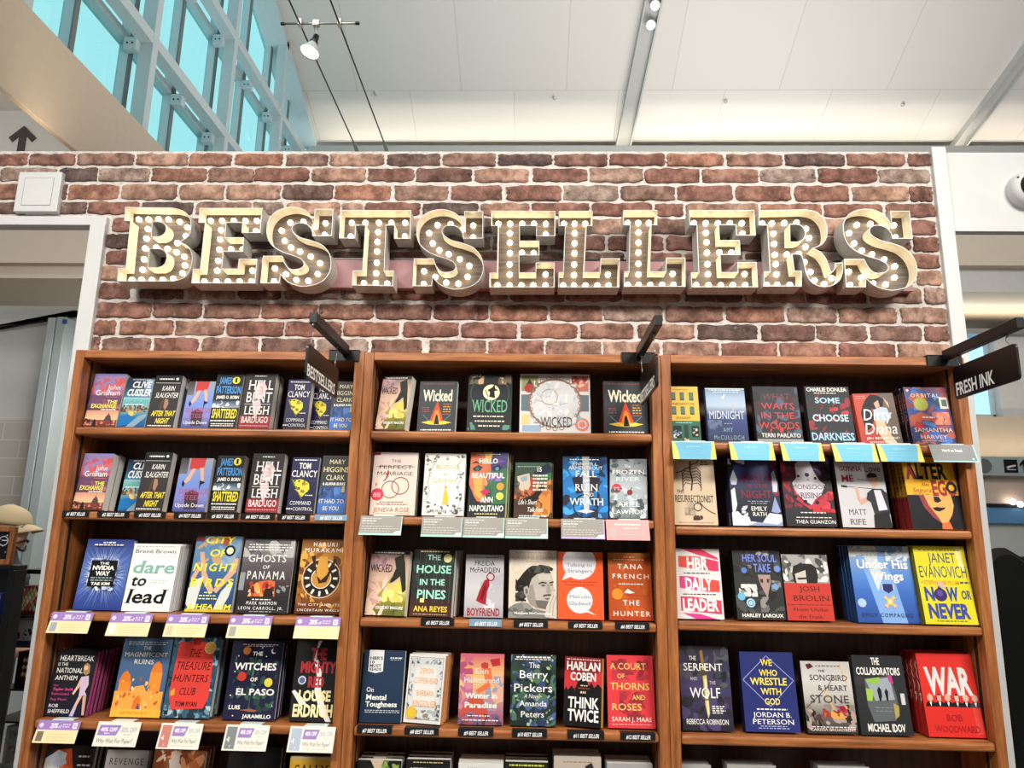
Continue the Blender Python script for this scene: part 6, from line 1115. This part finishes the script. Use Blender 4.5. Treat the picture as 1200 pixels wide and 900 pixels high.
hang_sign(X2, 'black hanging sign seen nearly edge-on at the middle bookcase corner', -1, 'BESTSELLERS', (ck(728), ck(768)), zy(360, 443, X1)[1]-.001, zy(361.5, 403, X1)[1], -.02, -.32, (t1[0][1], t1[1][1]), (-.03, -.29))
# ------------------------------------------------------------------ beyond the left opening
def zrow(py, Y, px=50): return float(PY(px, py, Y)[2])
mb = MB(); mb.box((-3.4, 2.5, zrow(308, 2.5)), (0.4, 2.6, 4.1), M['beige']); struct(mb.build('trim_4'), 'beige soffit seen through the left opening')
mb = MB(); mb.box((-3.4, 2.56, zrow(326, 2.56)), (0.4, 3.2, zrow(310, 2.56)), M['beige']); struct(mb.build('trim_5'))
YR = 4.0
mb = MB(); mb.box((-3.5, YR, zrow(493, YR)), (1.2, YR+.2, 3.6), M['grey_wall']); struct(mb.build('wall_rear'), 'plain grey wall panels seen through the left opening')
mb = MB(); mb.box((-3.5, YR-.03, 0), (1.2, YR+.2, zrow(493, YR)), M['tile']); struct(mb.build('wall_rear_tiled'), 'glossy beige tiled wall seen through the left opening')
a, b = PY(-40, 393, YR-.02), PY(125, 361, YR-.02)
mb = MB(); mb.tube([a, b], .012, M['slot'], 8); struct(mb.build('trim_6'))
a = PY(-40, 391, YR-.05); b = PY(125, 359, YR-.05)
mb = MB(); mb.prism([(a[0], a[2]+.02), (b[0], b[2]+.02), (b[0], 3.5), (a[0], 3.5)], 1, YR-.06, YR-.001, M['grey_wall']); struct(mb.build('wall_rear_upper'), 'sloping grey panel edge behind the left opening')
xa, xb = PY(61, 372, 3.85)[0], PY(82, 372, 3.85)[0]
mb = MB(); mb.box((xa, 3.8, 0), (xa+(xb-xa)*.44, 3.95, zrow(372, 3.8)), M['bracket']); mb.box((xa+(xb-xa)*.5, 3.8, 0), (xb, 3.95, zrow(371, 3.8)), M['bracket']); mb.box((xa+(xb-xa)*.44, 3.83, 0), (xa+(xb-xa)*.5, 3.95, zrow(372, 3.8)), M['slot'])
struct(mb.build('trim_7', bevel=.004), 'light metal double post behind the left opening')
p = PY(76, 377, 3.79)
mb = MB(); mb.box((-.02, -.006, -.02), (.02, .004, .02), plain('blue_sticker', '3a4c9a', .5)); o = mb.build('door_sensor', bevel=.003); o.location = p; tag(o, 'small blue square sticker on the light metal post', 'sticker')

# black gift display tower at the far left
YT = 1.0
pt = PY(14, 668, YT); zt = float(pt[2]); xr = float(PY(13, 700, YT)[0])
root = thing('gift_display_tower', 'black gift display tower at the far left edge', 'display stand', (xr-.3, YT, 0))
def kid(name, a, b, m, bev=.003):
    mb = MB(); mb.box((a[0]-root.location.x, a[1]-root.location.y, a[2]), (b[0]-root.location.x, b[1]-root.location.y, b[2]), m); return mb.build(name, root, bevel=bev)
kid('side_panel', (xr-.03, YT, 0), (xr, YT+.08, zt), M['black']); kid('side_panel', (xr-.62, YT, 0), (xr-.59, YT+.08, zt), M['black'])
kid('top_panel', (xr-.62, YT, zt), (xr, YT+.08, zt+.02), M['black']); kid('back_panel', (xr-.59, YT+.07, 0), (xr-.03, YT+.08, zt), M['black'])
zs_ = []
for py in (722, 790, 858, 930):
    z = zrow(py, YT, 10); zs_.append(z); kid('shelf', (xr-.59, YT+.01, z-.015), (xr-.03, YT+.07, z), M['black'])
def printed_box(name, label, cat, x, y, z, w, h, d, base, art, rz=0, grp=None):
    r = thing(name, label, cat, (x, y, z), (0, 0, math.radians(rz)), grp)
    mb = MB(); mb.box((-w/2, .0, 0), (w/2, d, h), M['print'], lin(base)); draw(mb, art, w, h, M['print'], -.00002)
    mb.build('carton', r, bevel=0); return r
kx = xr-.13
printed_box('gift_box', 'blue and white gift box on the upper shelf of the black tower', 'box', kx, YT+.012, zs_[0]+.001, .15, .09, .05, '3a4a9a', [G('3a4a9a', 'd8d4dc'), R(.1, .2, .9, .6, 'e8e4e0'), S(.1, .6, .9, .95, 10, .1, ['c04a6a', '5a3a8a'], 3)])
printed_box('gift_box', 'pink figure gift box on the middle shelf of the black tower', 'box', kx, YT+.012, zs_[1]+.001, .15, .1, .05, 'd8d0d4', [G('d8c8d0', 'b090a0'), S(.1, .1, .9, .9, 14, .12, ['c0507a', '303040', 'e8e0e0'], 4)])
# wooden framed picture standing on the tower
p = PY(13, 665, YT+.045); xq = float(p[0])
root2 = thing('framed_chalkboard', 'wooden framed dark board standing on the black tower', 'frame', (xq-.09, YT+.045, zt+.021))
hf = zrow(617, YT+.045, 8)-zt-.021
mb = MB()
for a, b in (((-.09, -.012, 0), (.09, .012, .022)), ((-.09, -.012, hf-.022), (.09, .012, hf)), ((-.09, -.012, .022), (-.068, .012, hf-.022)), ((.068, -.012, .022), (.09, .012, hf-.022))): mb.box(a, b, M['wood_v'])
mb.build('frame', root2, bevel=.002)
mb = MB(); mb.box((-.068, -.004, .022), (.068, .006, hf-.022), M['print'], lin('16161a')); draw(mb, [G('17171b'), O(.8, .34, .16, .03, 'c8ccd4'), R(.74, .3, .94, .34, 'c8ccd4'), C(.9, .14, .02, 'e8e8e8'), C(.8, .52, .015, 'e8e8e8'), C(.92, .74, .02, 'c8a860')], .136, hf-.044, M['print'], -.0042, T4=Matrix.Translation((0, 0, .022))); mb.build('board', root2)
# second rack right of the tower with puzzle gifts
YK = 1.2
xk0, xk1 = float(PY(8, 700, YK)[0]), float(PY(74, 700, YK)[0])
zk = zrow(668, YK, 30)
root = thing('gift_rack', 'low black wire rack of boxed gifts beside the left bookcase', 'display rack', ((xk0+xk1)/2, YK, 0))
for x in (xk0+.01, xk1-.01):
    mb = MB(); mb.tube([(x-root.location.x, .3, 0), (x-root.location.x, .3, zk)], .008, M['black'], 10); mb.build('upright', root)
shz = []
for py in (722, 757, 808, 846, 905):
    z = zrow(py, YK, 35); shz.append(z)
    mb = MB(); mb.box((xk0-root.location.x, 0, z-.008), (xk1-root.location.x, .3, z), M['black']); mb.build('shelf', root, bevel=.002)
mb = MB(); mb.box((xk0-root.location.x, .05, zk-.02), (float(PY(40, 668, YK)[0])-root.location.x, .28, zk), M['black']); mb.build('header', root, bevel=.002)
cube = [G('7a2430', '5a1822')]+[P([(u, v-.11), (u+.09, v), (u, v+.11), (u-.09, v)], c) for i, (u, v) in enumerate([(.2+.2*a+.1*(b % 2), .14+.13*b) for a in range(4) for b in range(6)]) for c in [['d8b08c', '8cab8a', 'e8dcc0', 'c85a3c', 'd8c070'][i*3 % 5]]]
xm = (xk0+xk1)/2
def pk(px, py): q = PY(px, py, YK+.05); return float(q[0]), float(q[2])
def pbox(x0, x1, ytop, zi, *a, **k):
    X0, X1 = pk(x0, ytop)[0], pk(x1, ytop)[0]; z = shz[zi]
    return printed_box(*a, (X0+X1)/2, YK+.05, z+.0006, X1-X0, max(.03, zrow(ytop, YK+.05, 35)-z), .08, *k.pop('art'), **k)
pbox(24, 46, 687, 0, 'puzzle_box', 'maroon box with coloured diamond pattern, upper rack shelf by left bookcase', 'box', art=('7a2430', cube), grp='patterned puzzle boxes')
pbox(17, 42, 727, 1, 'gift_carton', 'white gift carton with small houses picture on the black rack', 'box', art=('e0e0e4', [G('e2e2e6', 'd0d0d8'), S(.05, .3, .95, .8, 14, .1, ['3a3a7a', 'c04a3c', '3c6a5a', '2a2a30'], 3), R(0, .86, 1, 1, '3a4690')]))
pbox(22, 40, 764, 2, 'puzzle_box', 'dark box with cream squares pattern, lower rack shelf by left bookcase', 'box', art=('3a1a1c', [G('4a1c20', '301214')]+[P([(u, v-.1), (u+.1, v-.02), (u, v+.08), (u-.1, v)], 'd8c896') for u in (.45, .65, .85) for v in (.25, .45, .65)]), grp='patterned puzzle boxes')
pbox(8, 36, 852, 4, 'blister_pack', 'white rounded pack with grey picture low on the black rack', 'pack', art=('d8d8d6', [G('dcdcda', 'd0d0ce'), P([(.14, .1), (.9, .06), (.94, .8), (.12, .9)], 'a8a8a6'), S(.2, .15, .85, .8, 20, .1, ['7a7a78', 'c4c4c2', '8a6a68'], 4)]))

# person in a tan cap behind the tower
YPp = 2.05
hc = PY(12, 621, YPp)
root = thing('person', 'person in tan baseball cap and glasses behind the black display tower', 'person', (hc[0]-.02, YPp, 0))
zh = float(hc[2])
bm = bmesh.new(); sk = []
def chain(pts, parent=None):
    prev = parent
    for p, r in pts:
        v = bm.verts.new(p); sk.append(r)
        if prev is not None: bm.edges.new((prev, v))
        prev = v
    return prev
pel = bm.verts.new((0, 0, .95)); sk.append((.15, .11))
s1 = chain([((0, 0, 1.1), (.14, .1)), ((0, 0, 1.28), (.165, .11)), ((0.0, 0, zh-.27), (.13, .09))], pel)
chain([((.01, 0, zh-.17), (.058, .058)), ((.02, 0, zh-.06), (.06, .06))], s1)
for sgn in (-1, 1):
    chain([((-.0, .17*sgn, zh-.29), (.06, .06)), ((.0, .22*sgn, 1.12), (.045, .045)), ((.14, .2*sgn, .95), (.036, .036)), ((.24, .17*sgn, .95), (.03, .03))], s1)
    chain([((0, .1*sgn, .86), (.09, .09)), ((.01, .11*sgn, .5), (.065, .065)), ((0, .11*sgn, .1), (.045, .045)), ((.13, .12*sgn, .045), (.04, .03))], pel)
lay = bm.verts.layers.skin.verify()
for v, r in zip(bm.verts, sk): v[lay].radius = r; v[lay].use_root = False
bm.verts.ensure_lookup_table(); bm.verts[0][lay].use_root = True
me = bpy.data.meshes.new('body'); bm.to_mesh(me); bm.free()
me.materials.append(M['shirt'])
body = bpy.data.objects.new('body', me); COL.objects.link(body); body.parent = root
body.modifiers.new('skin', 'SKIN'); sb = body.modifiers.new('sub', 'SUBSURF'); sb.levels = 2; sb.render_levels = 2
# head: facing +x, built from horizontal sections
secs = [(-.12, .045, -.045, .045), (-.105, .078, -.06, .055), (-.085, .092, -.075, .064), (-.065, .093, -.085, .068), (-.05, .098, -.09, .07), (-.038, .096, -.092, .071), (-.024, .118, -.094, .072), (-.008, .112, -.096, .073), (.012, .098, -.098, .075), (.03, .092, -.1, .076), (.05, .097, -.1, .077), (.08, .092, -.095, .074), (.105, .07, -.075, .058), (.12, .03, -.035, .03)]
vs, fs = [], []; N = 24
for dz, xf, xb_, hw in secs:
    for i in range(N):
        t = 2*math.pi*i/N; c, s = math.cos(t), math.sin(t)
        x = (xf if c > 0 else -xb_)*c
        if c > 0 and dz in (-.024, -.008, .012): x = (.095+(xf-.095)*max(0, (c-.93)/.07))*c   # nose ridge only at the front
        vs.append((x+.02, hw*s, zh+dz))
for r in range(len(secs)-1):
    for i in range(N): fs.append((r*N+i, r*N+(i+1) % N, (r+1)*N+(i+1) % N, (r+1)*N+i))
fs += [tuple(reversed(range(N))), tuple((len(secs)-1)*N+i for i in range(N))]
mb = MB(); mb.add(vs, fs, M['skin'], smooth=True); hd = mb.build('head', root); sm_ = hd.modifiers.new('sub', 'SUBSURF'); sm_.levels = 1; sm_.render_levels = 1
for sgn in (-1, 1):
    mb = MB(); mb.lathe([(0, -.006), (.022, -.006), (.03, 0), (.024, .008), (.01, .004), (0, .004)], M['skin'], 16, Matrix.Translation((.0, .076*sgn, zh-.012)) @ Matrix.Rotation(math.radians(-90*sgn), 4, 'X') @ Matrix.Diagonal((.7, 1.1, 1, 1))); mb.build('ear', root)
    mb = MB(); mb.lathe([(0, -.011), (.008, -.008), (.011, 0), (.008, .008), (0, .011)], M['white_paint'], 12, Matrix.Translation((.1, .03*sgn, zh+.014))); mb.lathe([(0, .0), (.005, .001), (.005, .004), (0, .005)], M['slot'], 10, Matrix.Translation((.1095, .03*sgn, zh+.014)) @ Matrix.Rotation(math.radians(90), 4, 'Y')); mb.build('eye', root)
mb = MB(); mb.tube([(.1, -.045, zh-.072), (.122, -.02, zh-.062), (.126, 0, zh-.058), (.122, .02, zh-.062), (.1, .045, zh-.072)], [.004, .007, .007, .007, .004], M['hair'], 8)
mb.tube([(.092, -.05, zh-.085), (.11, -.02, zh-.112), (.113, 0, zh-.116), (.11, .02, zh-.112), (.092, .05, zh-.085)], [.004, .007, .008, .007, .004], M['hair'], 8); mb.build('beard', root)
mb = MB()
for sgn in (-1, 1):
    mb.tube([(.128, .033*sgn+.024*math.cos(i*math.pi/8), zh+.012+.018*math.sin(i*math.pi/8)) for i in range(17)], .002, M['black'], 6)
    mb.tube([(.126, .056*sgn, zh+.018), (.02, .082*sgn, zh+.012)], .002, M['black'], 6)
mb.tube([(.13, -.01, zh+.016), (.13, .01, zh+.016)], .002, M['black'], 6); mb.build('glasses', root)
mb = MB(); hs = [(.036, .122, .102, .088), (.06, .121, .105, .09), (.09, .112, .1, .088), (.115, .094, .086, .076), (.135, .062, .06, .055), (.146, .02, .02, .02)]
vs, fs = [], []
for dz, xf, xb_, hw in hs:
    for i in range(N):
        t = 2*math.pi*i/N; c, s = math.cos(t), math.sin(t); vs.append(((xf if c > 0 else xb_)*c+.012, hw*s, zh+dz-.012*(c if c > 0 else 0)))
for r in range(len(hs)-1):
    for i in range(N): fs.append((r*N+i, r*N+(i+1) % N, (r+1)*N+(i+1) % N, (r+1)*N+i))
fs.append(tuple((len(hs)-1)*N+i for i in range(N)))
mb.add(vs, fs, M['tan'], smooth=True); cp = mb.build('cap', root); sm_ = cp.modifiers.new('solid', 'SOLIDIFY'); sm_.thickness = .003
# brim: a curved tongue from the front of the cap
vs, fs = [], []; nb = 9
for j in range(6):
    for i in range(nb):
        s = -1+2*i/(nb-1); a = s*1.05
        base = (.122*math.cos(a)+.010, .09*math.sin(a))
        ext = .085*(j/5)*max(.12, math.cos(a*1.15))
        vs.append((base[0]+ext, base[1]*(1-.06*j/5), zh+.03-.02*(j/5)-.022*s*s-.010*(j/5)**2))
for j in range(5):
    for i in range(nb-1): fs.append((j*nb+i, j*nb+i+1, (j+1)*nb+i+1, (j+1)*nb+i))
mb = MB(); mb.add(vs, fs, M['tan'], smooth=True); br_ = mb.build('brim', root); sm_ = br_.modifiers.new('solid', 'SOLIDIFY'); sm_.thickness = .004
mb = MB(); mb.lathe([(0, .004), (.006, .003), (.007, 0)], M['tan'], 10, Matrix.Translation((.012, 0, zh+.146))); mb.build('cap_button', root)
for sgn in (-1, 1):       # hands: palm, four fingers and a thumb
    mb = MB(); px_, py_, pz_ = .24, .17*sgn, .95
    mb.tube([(px_-.01, py_, pz_), (px_+.04, py_, pz_+.002), (px_+.085, py_, pz_)], [.028, .036, .03], M['skin'], 12)
    for q, (dy, l_) in enumerate(((-.028, .068), (-.009, .078), (.01, .073), (.028, .056))):
        mb.tube([(px_+.075, py_+dy*.9, pz_), (px_+.085+l_*.4, py_+dy, pz_+.004), (px_+.085+l_*.75, py_+dy, pz_-.008), (px_+.085+l_*.95, py_+dy, pz_-.024)], [.009, .0085, .0075, .006], M['skin'], 8)
    mb.tube([(px_+.01, py_-.026*sgn, pz_), (px_+.04, py_-.055*sgn, pz_-.006), (px_+.07, py_-.062*sgn, pz_-.014)], [.012, .010, .007], M['skin'], 8); mb.build('hand', root)

# ------------------------------------------------------------------ beyond the right opening
YQ = 6.0
def zq(py, Y=YQ): return float(PY(1165, py, Y)[2])
def xq_(px, Y=YQ, py=450): return float(PY(px, py, Y)[0])
def band(name, y0, y1, Y, m, dep=.4, lab=None):
    mb = MB(); mb.box((3.1, Y, zq(y1, Y)), (9.5, Y+dep, zq(y0, Y)), m); return struct(mb.build(name), lab)
mb = MB(); mb.box((3.1, 5.0, zq(311, 5.0)), (9.5, 5.1, zq(195, 5.0)), M['beige']); struct(mb.build('trim_8'), 'upper beige soffit band behind the right opening')
band('trim_9', 313, 342, 5.15, M['grey_wall'], .5)
# cove panel, sloping back, lit by its own strip
za, zb_ = zq(342, 5.3), zq(388, 6.0)
mb = MB(); mb.prism([(5.3, za), (7.2, zb_-.05), (7.2, zb_+.1), (5.3, za+.2)], 0, 3.1, 9.5, M['beige']); struct(mb.build('trim_10'), 'warm lit cove panel behind the right opening')
band('trim_11', 385, 391, 5.9, M['steel'], .2)
zw0, zw1 = zq(488), zq(391)
xw0, xw1 = xq_(1128), xq_(1170)
mb = MB(); mb.box((3.1, YQ, zw0), (xw0, YQ+.2, zw1), M['beige']); mb.box((xw1, YQ, zw0), (9.5, YQ+.2, zw1), M['panel_white']); struct(mb.build('wall_rear_right'), 'wall around the small window behind the right opening')
root = thing('window_90', None, None, (xw0, YQ+.1, zw0)); struct(root, 'small blue window behind the right hanging sign')
mb = MB(); mb.box((0, .04, 0), (xw1-xw0, .05, zw1-zw0), None); mb.mi = [mb.mat(emit_mat('blue_daylight_window', 'a4d2ee', .95))]*len(mb.f); mb.build('pane', root)
mb = MB(); w_ = xw1-xw0
for x in (0, w_*.3, w_-.04): mb.box((x, 0, 0), (x+.04, .08, zw1-zw0), M['white_metal'])
mb.box((0, 0, 0), (w_, .08, .04), M['white_metal']); mb.build('window_frame', root, bevel=.003)
band('trim_12', 488, 535, 5.95, M['beige'], .3)
band('trim_13', 535, 557, 5.7, M['bracket'], .3, 'pale grey wayfinding band behind the right opening')
zc2 = (zq(535, 5.7)+zq(557, 5.7))/2
def icon(px, name, label, parts):
    r = thing(name, label, 'wayfinding icon', (float(PY(px, 546, 5.7)[0]), 5.699, zc2))
    for nm, shapes in parts:
        mb = MB()
        for pts, m in shapes: mb.prism(pts, 1, -.012, 0, m)
        mb.build(nm, r)
circ = lambda r, n=20, cx=0, cy=0: [(cx+r*math.cos(2*math.pi*i/n), cy+r*math.sin(2*math.pi*i/n)) for i in range(n)]
icon(1153, 'round_wayfinding_icon', 'round silver icon on the grey band behind the right bookcase', [('disc', [(circ(.075), M['steel'])])])
r0 = .068
icon(1184, 'flight_icon', 'black square airplane icon on the grey band at right', [('square', [([(-r0, -r0), (r0, -r0), (r0, r0), (-r0, r0)], M['black'])])])
o = [x for x in bpy.data.objects if x.name == 'flight_icon'][0]
mb = MB(); mb.prism([(-.05, -.01), (-.03, .0), (.03, .012), (.05, .01), (.045, -.004), (.0, -.012), (-.04, -.03)], 1, -.0135, -.012, M['white_paint']); mb.box((-.045, -.0135, -.042), (.045, -.012, -.034), M['white_paint']); mb.build('airplane', o)
icon(1200, 'arrow_icon', 'black up arrow on the grey band at the right edge', [('arrow', [([(-.011, -.07), (.011, -.07), (.011, .03), (.045, -.004), (.045, .026), (0, .072), (-.045, .026), (-.045, -.004), (-.011, .03)], M['black'])])])
band('trim_14', 557, 590, 5.85, plain('rosy_plaster', 'c8b4a8', .6), .3)
band('trim_15', 590, 594, 5.8, M['slot'], .3)
band('trim_16', 594, 613, 5.82, M['blue'], .3, 'blue band low behind the right opening')
mb = MB(); mb.box((3.1, 5.9, 0), (9.5, 6.1, zq(612, 5.9)), M['panel_white']); struct(mb.build('wall_rear_lower'))
area('right_cove_light', (6.0, 5.75, zq(384, 5.75)), (6.0, 5.6, za), 6.0, .06, 22, (1, .88, .68))
area('right_band_light', (6.0, 5.75, zq(533, 5.75)+.03), (6.0, 5.95, zq(500)), 6.0, .04, 9, (1, .8, .55))
for px in (1187, 1196):
    p = PY(px, 588 if px == 1187 else 591, 5.78)
    mb = MB(); mb.lathe([(0, -.012), (.03, -.01), (.032, 0), (.02, .004)], M['lamp'], 14, Matrix.Rotation(math.radians(90), 4, 'X')); o = mb.build('ceiling_downlight'); o.location = p
    tag(o, 'small glowing downlight behind the right bookcase, '+('left one' if px == 1187 else 'right one'), 'downlight', 'downlights behind the right opening')

# black kiosk at the right edge
YKi = .75
x0 = float(PY(1153, 660, YKi)[0]); ztop = float(PY(1165, 643, YKi)[2])
root = thing('display_kiosk', 'large black rounded kiosk panel at the right edge behind the bookcase', 'kiosk', (x0, YKi, 0))
r_ = .06
prof = [(0, 0), (.9, 0), (.9, ztop-.45), (.28, ztop-.1)]
prof = [(0, 0), (.5, 0)]+[(.5-.33*t-.05*math.sin(math.pi*t), ztop*.45+(ztop*.55-.05)*t) for t in np.linspace(0, 1, 8)]+[(.115, ztop-.014), (.085, ztop)]+[(r_-r_*math.sin(a), ztop-r_+r_*math.cos(a)) for a in np.linspace(0, math.pi/2, 8)]
mb = MB(); mb.prism([(float(a), float(b)) for a, b in prof], 1, 0, .5, M['black_soft']); mb.build('side_panel', root, bevel=.004)
mb = MB(); mb.prism([(float(a)*.82+.03, float(b)*.985) for a, b in prof], 1, -.012, -.001, M['black']); mb.build('inset_panel', root, bevel=.004)
q = PY(1190, 658, 1.6)
root = thing('suitcase', 'black rounded case standing behind the kiosk at the right edge', 'case', (float(q[0])+.16, 1.6, 0))
zs = float(q[2])+.02
pr = [(-.2, .06), (.2, .06)]+[(.2-.06+.06*math.cos(a), zs-.06+.06*math.sin(a)) for a in np.linspace(0, math.pi/2, 7)]+[(-.2+.06+.06*math.cos(a), zs-.06+.06*math.sin(a)) for a in np.linspace(math.pi/2, math.pi, 7)]
mb = MB(); mb.prism([(float(a), float(b)) for a, b in pr], 1, 0, .3, M['black_soft']); mb.build('shell', root, bevel=.01)
mb = MB(); mb.box((-.2, -.004, zs-.16), (.2, .0, zs-.15), M['steel']); mb.build('zip_band', root)
for x in (-.15, .15):
    for y in (.04, .26):
        mb = MB(); mb.tube([(x, y-.015, .03), (x, y+.015, .03)], .03, M['black'], 14); mb.build('wheel', root)

# arrow sign on the grey wall at the upper left
ptA = PY(29, 148, 4.395)
root = thing('arrow_marking', 'dark upward arrow fixed on the grey wall at upper left', 'wall sign', (float(ptA[0]), 4.397, float(ptA[2])))
mb = MB(); mb.prism([(0, 0), (.14, -.13), (.10, -.175), (.035, -.11), (.035, -.6), (-.035, -.6), (-.035, -.11), (-.10, -.175), (-.14, -.13)], 1, -.012, 0, plain('dark_grey_vinyl', '3c3a3a', .6)); mb.build('arrow', root)
